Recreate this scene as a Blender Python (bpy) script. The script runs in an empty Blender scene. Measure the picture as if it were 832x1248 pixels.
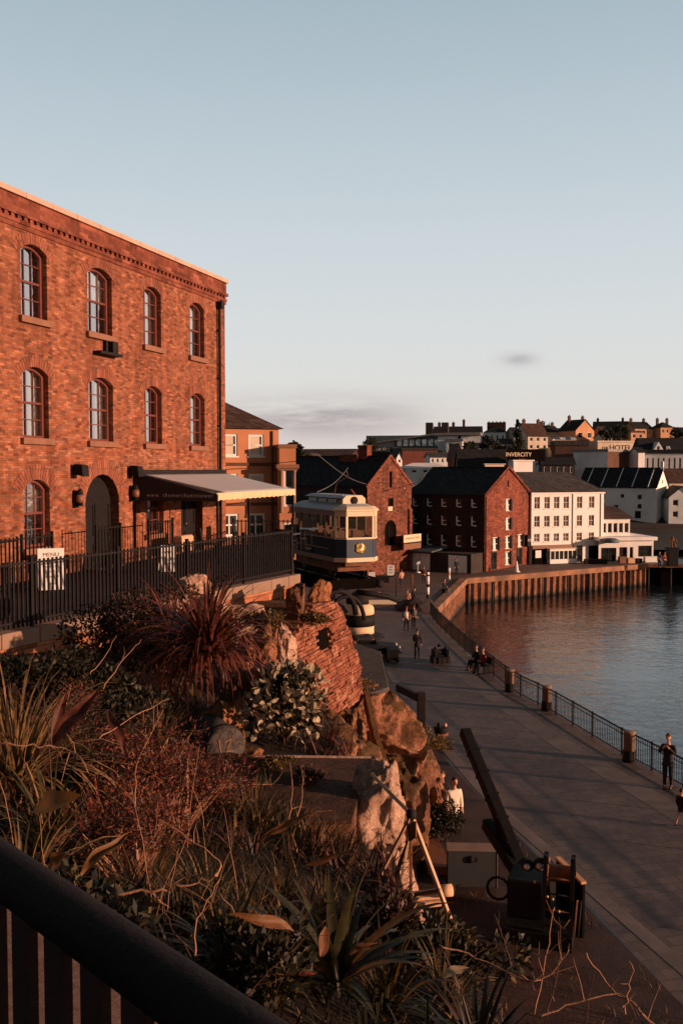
import bpy, bmesh, math, random
from mathutils import Vector, Matrix, noise
from mathutils.geometry import tessellate_polygon
random.seed(7)
C = bpy.context.scene.collection
PI = math.pi
rad = math.radians
V = Vector

# ---------------------------------------------------------------- survey of the photograph
FPX = 1150.0; TH = math.atan(53 / 1150.0); EYE = 11.0
def ray(px, py):
    u = (px - 416) / FPX; v = (624 - py) / FPX
    return V((u, math.cos(TH) + v * math.sin(TH), -math.sin(TH) + v * math.cos(TH)))
def P(px, py, Y):
    r = ray(px, py); k = Y / r.y
    return V((r.x * k, Y, EYE + r.z * k))
def G(px, py, z=0.0):
    r = ray(px, py); k = (z - EYE) / r.z
    return V((r.x * k, r.y * k, z))
def lerp(a, b, t): return a + (b - a) * t
def interp(x, pts):
    if x <= pts[0][0]: return pts[0][1]
    for (a, b), (c, d) in zip(pts, pts[1:]):
        if x <= c: return lerp(b, d, (x - a) / (c - a))
    return pts[-1][1]
def sm(t):
    t = max(0.0, min(1.0, t)); return t * t * (3 - 2 * t)

# ---------------------------------------------------------------- materials
class NT:
    def __init__(s, name):
        s.m = bpy.data.materials.new(name); s.m.use_nodes = True
        s.t = s.m.node_tree; s.n = s.t.nodes; s.l = s.t.links
        s.b = s.n['Principled BSDF']; s.out = s.n['Material Output']
        s.tc = s.n.new('ShaderNodeTexCoord')
    def add(s, typ, **kw):
        n = s.n.new(typ)
        for k, v in kw.items(): setattr(n, k, v)
        return n
    def ln(s, a, b): s.l.new(a, b)
    def noise(s, scale, detail=4, rough=.6, vec=None, dist=0):
        n = s.add('ShaderNodeTexNoise'); n.inputs['Scale'].default_value = scale
        n.inputs['Detail'].default_value = detail; n.inputs['Roughness'].default_value = rough
        n.inputs['Distortion'].default_value = dist
        s.ln(vec or s.tc.outputs['Object'], n.inputs['Vector']); return n
    def ramp(s, fac, stops):
        r = s.add('ShaderNodeValToRGB'); e = r.color_ramp.elements
        while len(e) < len(stops): e.new(.5)
        for i, (p, c) in enumerate(stops):
            e[i].position = p; e[i].color = (*c, 1) if len(c) == 3 else c
        s.ln(fac, r.inputs['Fac']); return r
    def mix(s, mode, fac, a, b):
        m = s.add('ShaderNodeMixRGB', blend_type=mode)
        for k, v in (('Fac', fac), ('Color1', a), ('Color2', b)):
            if hasattr(v, 'is_output') or isinstance(v, bpy.types.NodeSocket): s.ln(v, m.inputs[k])
            elif isinstance(v, (int, float)): m.inputs[k].default_value = v
            else: m.inputs[k].default_value = (*v, 1)
        return m.outputs['Color']
    def bump(s, h, strength, dist=.02):
        b = s.add('ShaderNodeBump'); b.inputs['Strength'].default_value = strength; b.inputs['Distance'].default_value = dist
        s.ln(h, b.inputs['Height']); s.ln(b.outputs['Normal'], s.b.inputs['Normal']); return b
    def math(s, op, a, b=None):
        m = s.add('ShaderNodeMath', operation=op)
        for i, v in enumerate((a, b)):
            if v is None: continue
            if isinstance(v, (int, float)): m.inputs[i].default_value = v
            else: s.ln(v, m.inputs[i])
        return m.outputs[0]
def mul(c, k): return tuple(min(1, x * k) for x in c)

def mat(name, col, rough=.75, var=.35, scale=2.0, bump=.25, bscale=None, metal=0, spec=.4, dirt=None, bdist=.02):
    t = NT(name)
    n = t.noise(scale, 5, .62)
    r = t.ramp(n.outputs['Fac'], [(.28, mul(col, 1 - var)), (.5, col), (.75, mul(col, 1 + var))])
    c = r.outputs['Color']
    if dirt:
        n2 = t.noise(scale * .37, 3, .6); f = t.ramp(n2.outputs['Fac'], [(.45, (0, 0, 0)), (.68, (1, 1, 1))])
        c = t.mix('MIX', f.outputs['Color'], c, dirt)
    t.ln(c, t.b.inputs['Base Color'])
    t.b.inputs['Roughness'].default_value = rough; t.b.inputs['Metallic'].default_value = metal
    t.b.inputs['Specular IOR Level'].default_value = spec
    if bump:
        n3 = t.noise(bscale or scale * 8, 5, .65); t.bump(n3.outputs['Fac'], bump, bdist)
    return t.m

def brick(name, c1, c2, mortar, bw=.3, bh=.1, msize=.012, blotch=.9, dark=(.05, .02, .012), bump=.6, dist=.02, squash=.5):
    t = NT(name)
    sx = t.add('ShaderNodeSeparateXYZ'); t.ln(t.tc.outputs['Object'], sx.inputs[0])
    u = t.math('ADD', sx.outputs['X'], sx.outputs['Y'])
    cb = t.add('ShaderNodeCombineXYZ'); t.ln(u, cb.inputs['X']); t.ln(sx.outputs['Z'], cb.inputs['Y'])
    nz = t.noise(2.6, 3, .6)
    v1 = t.add('ShaderNodeVectorMath', operation='SCALE'); t.ln(nz.outputs['Color'], v1.inputs[0]); v1.inputs['Scale'].default_value = dist
    v2 = t.add('ShaderNodeVectorMath', operation='ADD'); t.ln(cb.outputs[0], v2.inputs[0]); t.ln(v1.outputs[0], v2.inputs[1])
    bk = t.add('ShaderNodeTexBrick'); t.ln(v2.outputs[0], bk.inputs['Vector'])
    bk.inputs['Color1'].default_value = (*c1, 1); bk.inputs['Color2'].default_value = (*c2, 1); bk.inputs['Mortar'].default_value = (*mortar, 1)
    bk.inputs['Scale'].default_value = 1; bk.inputs['Mortar Size'].default_value = msize; bk.inputs['Mortar Smooth'].default_value = .3
    bk.inputs['Bias'].default_value = -.1; bk.inputs['Brick Width'].default_value = bw; bk.inputs['Row Height'].default_value = bh
    bk.offset = .5
    # every brick its own tone
    v3 = t.add('ShaderNodeSeparateXYZ'); t.ln(v2.outputs[0], v3.inputs[0])
    row = t.math('FLOOR', t.math('DIVIDE', v3.outputs['Y'], bh)); odd = t.math('SUBTRACT', 1.0, t.math('FLOORED_MODULO', row, 2.0))
    colm = t.math('FLOOR', t.math('ADD', t.math('DIVIDE', v3.outputs['X'], bw), t.math('MULTIPLY', odd, .5)))
    cv = t.add('ShaderNodeCombineXYZ'); t.ln(colm, cv.inputs['X']); t.ln(row, cv.inputs['Y'])
    wn = t.add('ShaderNodeTexWhiteNoise', noise_dimensions='2D'); t.ln(cv.outputs[0], wn.inputs['Vector'])
    rv = t.ramp(wn.outputs['Value'], [(.0, (.5, .47, .46)), (.22, (.85, .83, .82)), (.65, (1.0, 1.0, 1.0)), (.85, (1.15, 1.2, 1.22)), (1.0, (1.5, 1.62, 1.66))])
    c = t.mix('MULTIPLY', blotch, bk.outputs['Color'], rv.outputs['Color'])
    n2 = t.noise(.5, 7, .72); f2 = t.ramp(n2.outputs['Fac'], [(.5, (0, 0, 0)), (.74, (.62, .62, .62))])
    c = t.mix('MIX', f2.outputs['Color'], c, dark)
    n3 = t.noise(3.3, 4, .7); r3 = t.ramp(n3.outputs['Fac'], [(.3, (.62, .6, .6)), (.6, (1.15, 1.15, 1.15))])
    c = t.mix('MULTIPLY', .8, c, r3.outputs['Color'])
    ms = t.add('ShaderNodeMapping'); ms.inputs['Scale'].default_value = (1.6, .16, 1); t.ln(cb.outputs[0], ms.inputs['Vector'])
    n4 = t.noise(1.1, 6, .7, ms.outputs[0]); r4 = t.ramp(n4.outputs['Fac'], [(.36, (.62, .58, .56)), (.52, (1, 1, 1)), (.7, (1.14, 1.16, 1.18))])
    c = t.mix('MULTIPLY', .85, c, r4.outputs['Color'])
    t.ln(c, t.b.inputs['Base Color']); t.b.inputs['Roughness'].default_value = .9; t.b.inputs['Specular IOR Level'].default_value = .2
    nn = t.noise(9, 4, .7)
    h = t.math('ADD', t.math('MULTIPLY', bk.outputs['Fac'], -1.0), t.math('MULTIPLY', nn.outputs['Fac'], 1.1))
    t.bump(h, bump, .03)
    return t.m

def rockmat(name, c_lo, c_mid, c_hi, moss=None, scale=1.2, bdist=.12):
    t = NT(name)
    n = t.noise(scale, 8, .68, dist=.6)
    r = t.ramp(n.outputs['Fac'], [(.25, c_lo), (.5, c_mid), (.72, c_hi)])
    n2 = t.noise(scale * 5, 9, .78); r2 = t.ramp(n2.outputs['Fac'], [(.3, (.5, .48, .46)), (.65, (1.2, 1.2, 1.2))])
    c = t.mix('MULTIPLY', .85, r.outputs['Color'], r2.outputs['Color'])
    vor = t.add('ShaderNodeTexVoronoi', feature='DISTANCE_TO_EDGE'); vor.inputs['Scale'].default_value = scale * 1.3
    nd = t.noise(scale * 2, 4, .6)
    vv = t.add('ShaderNodeVectorMath', operation='ADD'); t.ln(t.tc.outputs['Object'], vv.inputs[0]); t.ln(nd.outputs['Color'], vv.inputs[1]); t.ln(vv.outputs[0], vor.inputs['Vector'])
    cr = t.ramp(vor.outputs['Distance'], [(.0, (.25, .22, .2)), (.035, (1, 1, 1))])
    c = t.mix('MULTIPLY', .65, c, cr.outputs['Color'])
    if moss:
        g = t.add('ShaderNodeNewGeometry'); sz = t.add('ShaderNodeSeparateXYZ'); t.ln(g.outputs['Normal'], sz.inputs[0])
        nm = t.noise(scale * 2.2, 5, .7)
        f = t.ramp(t.math('ADD', t.math('MULTIPLY', sz.outputs['Z'], .55), nm.outputs['Fac']), [(.66, (0, 0, 0)), (.86, (.85, .85, .85))])
        c = t.mix('MIX', f.outputs['Color'], c, moss)
    t.ln(c, t.b.inputs['Base Color']); t.b.inputs['Roughness'].default_value = .92; t.b.inputs['Specular IOR Level'].default_value = .2
    h = t.math('ADD', t.math('MULTIPLY', n.outputs['Fac'], 1.0), t.math('MULTIPLY', n2.outputs['Fac'], .8))
    t.bump(t.math('ADD', h, t.math('MULTIPLY', cr.outputs['Color'], .25)), .9, bdist)
    return t.m

def leafmat(name, c_base, c_tip, var=.5, trans=.25, rough=.55):
    t = NT(name)
    n = t.noise(9, 3, .7); g = t.noise(1.7, 2, .5)
    r = t.ramp(n.outputs['Fac'], [(.3, c_base), (.68, c_tip)])
    r2 = t.ramp(g.outputs['Fac'], [(.3, (1 - var,) * 3), (.7, (1 + var,) * 3)])
    c = t.mix('MULTIPLY', 1, r.outputs['Color'], r2.outputs['Color'])
    oi = t.add('ShaderNodeObjectInfo'); ro = t.ramp(oi.outputs['Random'], [(0, (.75, .78, .8)), (1, (1.25, 1.2, 1.1))])
    c = t.mix('MULTIPLY', 1, c, ro.outputs['Color'])
    t.ln(c, t.b.inputs['Base Color']); t.b.inputs['Roughness'].default_value = rough; t.b.inputs['Specular IOR Level'].default_value = .3
    tr = t.add('ShaderNodeBsdfTranslucent'); t.ln(c, tr.inputs['Color'])
    mx = t.add('ShaderNodeMixShader'); mx.inputs[0].default_value = trans
    t.ln(t.b.outputs[0], mx.inputs[1]); t.ln(tr.outputs[0], mx.inputs[2]); t.ln(mx.outputs[0], t.out.inputs['Surface'])
    return t.m

def glassmat(name, tint, clear=.45, refl=(.8, .8, .8), rough=.04):
    t = NT(name)
    gl = t.add('ShaderNodeBsdfGlossy'); gl.inputs['Color'].default_value = (*refl, 1); gl.inputs['Roughness'].default_value = rough
    tr = t.add('ShaderNodeBsdfTransparent'); tr.inputs['Color'].default_value = (*tint, 1)
    mx = t.add('ShaderNodeMixShader'); mx.inputs[0].default_value = 1 - clear
    n = t.noise(3.0, 2, .5); b = t.add('ShaderNodeBump'); b.inputs['Strength'].default_value = .12; b.inputs['Distance'].default_value = .05
    t.ln(n.outputs['Fac'], b.inputs['Height']); t.ln(b.outputs['Normal'], gl.inputs['Normal'])
    t.ln(tr.outputs[0], mx.inputs[1]); t.ln(gl.outputs[0], mx.inputs[2]); t.ln(mx.outputs[0], t.out.inputs['Surface'])
    return t.m
def panemat(name, col, refl=.35):
    t = NT(name)
    n = t.noise(.9, 2, .5)
    r = t.ramp(n.outputs['Fac'], [(.35, mul(col, .45)), (.65, mul(col, 1.4))])
    t.ln(r.outputs['Color'], t.b.inputs['Base Color']); t.b.inputs['Roughness'].default_value = .06
    t.b.inputs['Specular IOR Level'].default_value = .5; t.b.inputs['Metallic'].default_value = refl
    return t.m

# ---------------------------------------------------------------- geometry
class MB:
    def __init__(s): s.v = []; s.f = []; s.mi = []; s.cur = 0; s.smooth = False; s.sm = []
    def mesh(s, vs, fs):
        o = len(s.v); s.v += [V(p) for p in vs]
        for f in fs: s.f.append([o + i for i in f]); s.mi.append(s.cur); s.sm.append(s.smooth)
        return s
    def hexa(s, p): return s.mesh(p, [(0, 3, 2, 1), (4, 5, 6, 7), (0, 1, 5, 4), (1, 2, 6, 5), (2, 3, 7, 6), (3, 0, 4, 7)])
    def box(s, x0, y0, z0, x1, y1, z1):
        return s.hexa([(x0, y0, z0), (x1, y0, z0), (x1, y1, z0), (x0, y1, z0), (x0, y0, z1), (x1, y0, z1), (x1, y1, z1), (x0, y1, z1)])
    def bar(s, a, b, w, h=None, up=(0, 0, 1)):
        a, b = V(a), V(b); h = h or w; d = (b - a).normalized(); up = V(up)
        if abs(d.dot(up)) > .98: up = V((1, 0, 0)) if abs(d.x) < .9 else V((0, 1, 0))
        r = d.cross(up).normalized(); u = r.cross(d).normalized()
        r *= w / 2; u *= h / 2
        return s.hexa([a - r - u, a + r - u, b + r - u, b - r - u, a - r + u, a + r + u, b + r + u, b - r + u])
    def tube(s, pts, rs, n=8, cap=True):
        pts = [V(p) for p in pts]; k = len(pts)
        if isinstance(rs, (int, float)): rs = [rs] * k
        vs = []; ref = V((0, 0, 1))
        for i, p in enumerate(pts):
            d = (pts[min(i + 1, k - 1)] - pts[max(i - 1, 0)]).normalized()
            if abs(d.dot(ref)) > .95: ref = V((1, 0, 0)) if abs(d.x) < .9 else V((0, 1, 0))
            a = d.cross(ref).normalized(); b = d.cross(a).normalized(); ref = a.cross(d) * -1 if False else ref
            for j in range(n):
                t = 2 * PI * j / n; vs.append(p + (a * math.cos(t) + b * math.sin(t)) * rs[i])
        fs = []
        for i in range(k - 1):
            for j in range(n):
                fs.append((i * n + j, i * n + (j + 1) % n, (i + 1) * n + (j + 1) % n, (i + 1) * n + j))
        if cap: fs += [tuple(range(n))[::-1], tuple((k - 1) * n + j for j in range(n))]
        old = s.smooth; s.smooth = n > 5; s.mesh(vs, fs); s.smooth = old
        return s
    def lathe(s, prof, c=(0, 0, 0), n=16, axis='z'):
        c = V(c); vs = []
        for r, z in prof:
            for j in range(n):
                t = 2 * PI * j / n
                q = (r * math.cos(t), r * math.sin(t), z) if axis == 'z' else ((z, r * math.cos(t), r * math.sin(t)) if axis == 'x' else (r * math.cos(t), z, -r * math.sin(t)))
                vs.append(c + V(q))
        k = len(prof); fs = []
        for i in range(k - 1):
            for j in range(n): fs.append((i * n + j, i * n + (j + 1) % n, (i + 1) * n + (j + 1) % n, (i + 1) * n + j))
        fs += [tuple(range(n))[::-1], tuple((k - 1) * n + j for j in range(n))]
        old = s.smooth; s.smooth = True; s.mesh(vs, fs); s.smooth = old
        return s
    def quad(s, a, b, c, d): return s.mesh([a, b, c, d], [(0, 1, 2, 3)])
    def prism(s, loop, ext):
        n = len(loop); ext = V(ext); lo = [V(p) for p in loop]
        return s.mesh(lo + [p + ext for p in lo], [tuple(range(n))[::-1], tuple(range(n, 2 * n))] + [(i, (i + 1) % n, n + (i + 1) % n, n + i) for i in range(n)])
    def poly_holes(s, outer, holes, fn, flip=False):
        """flat sheet in (u,w) with holes; fn maps (u,w)->point"""
        loops = [[V((u, w, 0)) for u, w in outer]] + [[V((u, w, 0)) for u, w in h] for h in holes]
        tri = tessellate_polygon(loops); flat = [p for l in loops for p in l]
        return s.mesh([fn(p.x, p.y) for p in flat], [t if not flip else t[::-1] for t in tri])
    def build(s, name, mats, parent=None, world=False, bevel=0):
        me = bpy.data.meshes.new(name)
        vs = s.v
        if parent is not None and world:
            inv = ROOTM[rootof(parent).name].inverted(); vs = [inv @ p for p in vs]
        me.from_pydata([tuple(p) for p in vs], [], s.f)
        if not isinstance(mats, (list, tuple)): mats = [mats]
        for m in mats: me.materials.append(m)
        for p, i, q in zip(me.polygons, s.mi, s.sm): p.material_index = i; p.use_smooth = q
        me.validate(); me.update()
        bm = bmesh.new(); bm.from_mesh(me); bmesh.ops.recalc_face_normals(bm, faces=bm.faces); bm.to_mesh(me); bm.free()
        o = bpy.data.objects.new(name, me); C.objects.link(o)
        if parent is not None: o.parent = parent
        if bevel:
            b = o.modifiers.new('Bevel', 'BEVEL'); b.width = bevel; b.segments = 2; b.limit_method = 'ANGLE'
        return o
ROOTM = {}
def rootof(o):
    while o.parent: o = o.parent
    return o
def thing(name, label, cat, loc=(0, 0, 0), rz=0, group=None):
    o = bpy.data.objects.new(name, None); C.objects.link(o); o.empty_display_size = .3
    o.location = loc; o.rotation_euler = (0, 0, rz); ROOTM[o.name] = Matrix.Translation(V(loc)) @ Matrix.Rotation(rz, 4, 'Z')
    return tag(o, label, cat, group)
def tag(o, label, cat, group=None, kind=None):
    o['label'] = label; o['category'] = cat
    if group: o['group'] = group
    if kind: o['kind'] = kind
    return o
def struct(o): o['kind'] = 'structure'; return o
def centre(o, loc=None):
    """move a single-mesh thing's origin to the base of its mesh"""
    vs = [v.co for v in o.data.vertices]
    c = V(loc) if loc is not None else V(((min(v.x for v in vs) + max(v.x for v in vs)) / 2, (min(v.y for v in vs) + max(v.y for v in vs)) / 2, min(v.z for v in vs)))
    o.data.transform(Matrix.Translation(-c)); o.location = o.location + c
    return o
def copy_tree(o, parent=None):
    c = o.copy(); C.objects.link(c)
    if parent is not None: c.parent = parent
    for ch in o.children: copy_tree(ch, c)
    return c

def arch_loop(u0, u1, w0, spring, top, n=8):
    pts = [(u0, w0), (u1, w0), (u1, spring)]
    cu = (u0 + u1) / 2; hw = (u1 - u0) / 2; rise = top - spring
    if rise > 1e-4:
        R = (hw * hw + rise * rise) / (2 * rise); a0 = math.asin(min(1, hw / R)); cz = top - R
        for i in range(1, n):
            a = a0 - 2 * a0 * i / n; pts.append((cu + R * math.sin(a), cz + R * math.cos(a)))
    pts.append((u0, spring))
    return pts
def rect_loop(u0, u1, w0, w1): return [(u0, w0), (u1, w0), (u1, w1), (u0, w1)]
def inset(loop, d):
    n = len(loop); out = []
    for i in range(n):
        p0, p1, p2 = V(loop[i - 1]).to_2d(), V(loop[i]).to_2d(), V(loop[(i + 1) % n]).to_2d()
        a = (p1 - p0).normalized(); b = (p2 - p1).normalized()
        na = V((-a.y, a.x)); nb = V((-b.y, b.x)); m = (na + nb)
        m = m / max(.3, m.length_squared) * 2 if m.length > 1e-6 else na
        out.append(tuple(p1 + m * d))
    return out
def ring(mb, loop, d, fn, v0, v1):
    """frame following a loop: between depth v0 (front) and v1"""
    inn = inset(loop, d); n = len(loop)
    vs = [fn(u, v0, w) for u, w in loop] + [fn(u, v0, w) for u, w in inn] + [fn(u, v1, w) for u, w in loop] + [fn(u, v1, w) for u, w in inn]
    fs = []
    for i in range(n):
        j = (i + 1) % n
        fs += [(i, j, n + j, n + i), (n + i, n + j, 3 * n + j, 3 * n + i), (i, 2 * n + i, 2 * n + j, j), (2 * n + i, 3 * n + i, 3 * n + j, 2 * n + j)]
    mb.mesh(vs, fs); return inn
def wall(mb, outer, holes, fn, reveal=.2):
    mb.poly_holes(outer, holes, lambda u, w: fn(u, 0, w))
    for h in holes:
        n = len(h)
        for i in range(n):
            (a, b), (c, d) = h[i], h[(i + 1) % n]
            mb.quad(fn(a, 0, b), fn(c, 0, d), fn(c, reveal, d), fn(a, reveal, b))
def boxfn(mb, fn, u0, u1, v0, v1, w0, w1):
    mb.hexa([fn(u0, v0, w0), fn(u1, v0, w0), fn(u1, v1, w0), fn(u0, v1, w0), fn(u0, v0, w1), fn(u1, v0, w1), fn(u1, v1, w1), fn(u0, v1, w1)])

def text_obj(body, size, m, parent, loc, rot, name='lettering', ext=.004, align='CENTER', cat=None, spacing=1.0):
    cu = bpy.data.curves.new(name, 'FONT'); cu.body = body; cu.size = size; cu.extrude = ext; cu.align_x = align; cu.align_y = 'CENTER'; cu.space_character = spacing
    o = bpy.data.objects.new(name, cu); C.objects.link(o)
    dg = bpy.context.evaluated_depsgraph_get(); me = bpy.data.meshes.new_from_object(o.evaluated_get(dg))
    bpy.data.objects.remove(o); me.materials.clear(); me.materials.append(m)
    o = bpy.data.objects.new(name, me); C.objects.link(o); o.parent = parent
    if isinstance(rot, Matrix): o.matrix_local = Matrix.Translation(V(loc)) @ rot
    else: o.location = loc; o.rotation_euler = rot
    return o
# ---------------------------------------------------------------- shared materials
M = dict(
    brick_wh=brick('warehouse brick', (.335, .116, .058), (.25, .077, .038), (.235, .11, .068), .205, .066, .009, .95, (.10, .036, .02), dist=.045),
    brick_arch=brick('arch brick', (.33, .115, .065), (.26, .08, .046), (.2, .09, .06), .12, .5, .01, .5),
    brick_mill=brick('mill brick in shade', (.055, .028, .022), (.038, .02, .017), (.04, .027, .022), .45, .15, .015, .6, (.012, .009, .008)),  # front brick darkened: the shade on that side is in its colour
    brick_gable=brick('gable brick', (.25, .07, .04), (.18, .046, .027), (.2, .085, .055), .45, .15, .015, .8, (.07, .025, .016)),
    brick_old=brick('old chapel brick', (.22, .07, .04), (.13, .045, .028), (.12, .06, .04), .4, .16, .015, .95, (.03, .018, .013)),
    render_orange=mat('orange render', (.5, .2, .095), .85, .14, .6, .15, 12, dirt=(.3, .12, .06)),
    render_white=mat('white render', (.84, .8, .76), .85, .05, .7, .12, 14, dirt=(.72, .67, .61)),
    render_grey=mat('grey white render', (.78, .78, .77), .85, .08, .5, .1, 10, dirt=(.55, .55, .53)),
    render_cream=mat('cream render', (.62, .5, .38), .85, .12, .5, .1, 10, dirt=(.45, .34, .25)),
    render_peach=mat('peach render', (.6, .3, .15), .85, .15, .4, .1, 10, dirt=(.42, .19, .09)),
    dark_wall=mat('dark wall', (.035, .026, .022), .9, .35, .6, .2, 6),
    brown_wall=mat('brown wall', (.1, .045, .028), .9, .3, .5, .2, 6),
    red_wall=mat('dull red brick', (.16, .045, .03), .9, .3, 1.2, .2, 9),
    teal_wall=mat('slate blue cladding', (.09, .115, .13), .6, .25, .5, .1, 6),
    slate=brick('slate roof', (.03, .029, .03), (.02, .02, .021), (.012, .012, .012), .4, .3, .02, .7, (.017, .018, .014), .5),
    slate_brown=brick('brown roof tiles', (.10, .055, .04), (.07, .038, .03), (.035, .022, .018), .4, .3, .02, .7, (.05, .03, .024), .5),
    slate_grey=brick('grey roof slates', (.075, .067, .064), (.055, .05, .048), (.03, .028, .027), .35, .26, .02, .7, (.05, .042, .04), .5),
    metal_roof=mat('sheet roof', (.2, .19, .185), .5, .2, .5, .1, 5),
    stone_pale=mat('pale coping stone', (.25, .155, .105), .85, .2, 1.6, .35, 14, dirt=(.28, .19, .14)),
    stone_sill=mat('sandstone sill', (.24, .11, .065), .85, .2, 2.5, .3, 20),
    frame_red=mat('oxblood window paint', (.15, .038, .026), .55, .2, 5, .1, 30),
    frame_white=mat('white window paint', (.74, .71, .66), .55, .06, 3, .05, 30),
    black_iron=mat('black ironwork', (.011, .009, .009), .7, .4, 6, .15, 40, spec=.18),
    iron_dull=mat('dull black iron', (.016, .012, .011), .75, .4, 3, .25, 30, spec=.2),
    glass=glassmat('window glass', (.85, .85, .85), .42, (.95, .95, .95)),
    tram_glass=glassmat('tram glass', (.7, .7, .68), .86, (.85, .85, .85)),
    pane=panemat('dark pane', (.08, .085, .09), .55),
    pane_dark=panemat('black pane', (.02, .02, .022), .2),
    curtain=mat('net curtain', (.72, .66, .6), .9, .25, 6, .3, 14),
    interior=mat('dark room', (.007, .005, .0045), .95, .2, 2, 0, spec=0),
    canvas_dark=mat('charcoal canvas', (.035, .022, .02), .9, .2, 2, .1, 30),
    canvas_grey=mat('grey white canvas', (.42, .41, .42), .8, .07, 1.2, .1, 25),
    canvas_cream=mat('cream fringe canvas', (.7, .5, .3), .85, .12, 3, .1, 25),
    paint_cream=mat('cream paint', (.68, .54, .36), .5, .06, 2, .05, 20),
    paint_white=mat('white paint', (.8, .77, .72), .5, .05, 2, .05, 20),
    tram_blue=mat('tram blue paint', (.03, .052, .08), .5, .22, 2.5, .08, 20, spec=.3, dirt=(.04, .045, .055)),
    tram_dark=mat('tram side shade and car blue', (.010, .012, .018), .7, .2, 1.5, .05, 20, spec=.15),  # near black tone holds the shade on the tram sides; also the car body
    wood_trim=mat('varnished wood', (.2, .085, .045), .5, .25, 3, .15, 20),
    tram_roof=mat('painted tram roof', (.36, .36, .37), .6, .1, 1, .1, 10),
    gold=mat('gold crest', (.45, .27, .09), .4, .2, 8, .1, 30, metal=.3),
    sign_white=mat('white sign board', (.78, .74, .7), .6, .04, 2, 0),
    ink=mat('dark lettering', (.03, .022, .02), .7, .1, 2, 0),
    ink_brown=mat('brown lettering', (.2, .12, .08), .7, .1, 2, 0),
    letter_pale=mat('pale lettering', (.5, .42, .38), .7, .1, 2, 0),
    letter_white=mat('white lettering', (.85, .83, .8), .6, .03, 2, 0),
    rust=mat('rust', (.2, .075, .03), .85, .5, 2, .3, 14, dirt=(.06, .03, .02)),
    timber=mat('pale sawn timber', (.62, .37, .21), .75, .25, 4, .25, 24),
    crane_black=mat('crane black', (.007, .006, .006), .7, .5, 3, .3, 30, spec=.15), pane_warm=panemat('pane with warm reflection', (.16, .1, .075), .35), pane_pale=panemat('pane with sky reflection', (.4, .43, .45), .6),  # warm and pale panes have evening and sky reflections put into their colour
    red_paint=mat('red paint', (.35, .05, .03), .6, .3, 3, .1, 20),
    steel_grey=mat('grey steel cabinet', (.042, .046, .05), .5, .2, 1.2, .1, 12),
)
def pile_mat():
    t = NT('rusted sheet piles')
    n = t.noise(2.2, 6, .7); r = t.ramp(n.outputs['Fac'], [(.3, (.09, .035, .018)), (.5, (.22, .09, .042)), (.72, (.36, .16, .075))])
    mp = t.add('ShaderNodeMapping'); mp.inputs['Scale'].default_value = (1, 1, .12); t.ln(t.tc.outputs['Object'], mp.inputs['Vector'])
    n2 = t.noise(5, 4, .7, mp.outputs[0]); r2 = t.ramp(n2.outputs['Fac'], [(.35, (.3, .28, .27)), (.6, (1.1, 1.1, 1.1))])
    c = t.mix('MULTIPLY', .9, r.outputs['Color'], r2.outputs['Color'])
    sx = t.add('ShaderNodeSeparateXYZ'); t.ln(t.tc.outputs['Object'], sx.inputs[0])
    w = t.math('ADD', sx.outputs['Z'], t.math('MULTIPLY', n.outputs['Fac'], .9))
    f = t.ramp(t.math('MULTIPLY', t.math('ADD', w, 2.4), .5), [(.28, (1, 1, 1)), (.52, (0, 0, 0))])
    c = t.mix('MIX', f.outputs['Color'], c, (.018, .014, .01))
    t.ln(c, t.b.inputs['Base Color']); t.b.inputs['Roughness'].default_value = .9; t.bump(n2.outputs['Fac'], .5, .05); return t.m
M['piles'] = pile_mat()

# ---------------------------------------------------------------- water, ground, paving
def water_mat():
    t = NT('harbour water')
    t.b.inputs['Base Color'].default_value = (.012, .018, .022, 1); t.b.inputs['Roughness'].default_value = .05; t.b.inputs['IOR'].default_value = 1.33
    mp = t.add('ShaderNodeMapping'); mp.inputs['Scale'].default_value = (1, 1.0, 1); mp.inputs['Rotation'].default_value = (0, 0, .5); t.ln(t.tc.outputs['Object'], mp.inputs['Vector'])
    a = t.noise(1.5, 4, .62, mp.outputs[0], .4); b = t.noise(.42, 3, .55, mp.outputs[0], .6)
    h = t.math('ADD', t.math('MULTIPLY', a.outputs['Fac'], .5), t.math('MULTIPLY', b.outputs['Fac'], .8))
    lf = t.noise(.035, 4, .6, None, .8); rf = t.ramp(lf.outputs['Fac'], [(.38, (.02,) * 3), (.62, (.085,) * 3)]); t.ln(rf.outputs['Color'], t.b.inputs['Roughness'])
    rb = t.ramp(lf.outputs['Fac'], [(.35, (.22,) * 3), (.65, (.75,) * 3)]); bn = t.bump(h, .5, .22); t.ln(rb.outputs['Color'], bn.inputs['Strength']); return t.m
w = MB(); w.quad((-60, 10, -2.4), (420, 10, -2.4), (420, 430, -2.4), (-60, 430, -2.4))
struct(w.build('water', water_mat()))

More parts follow.
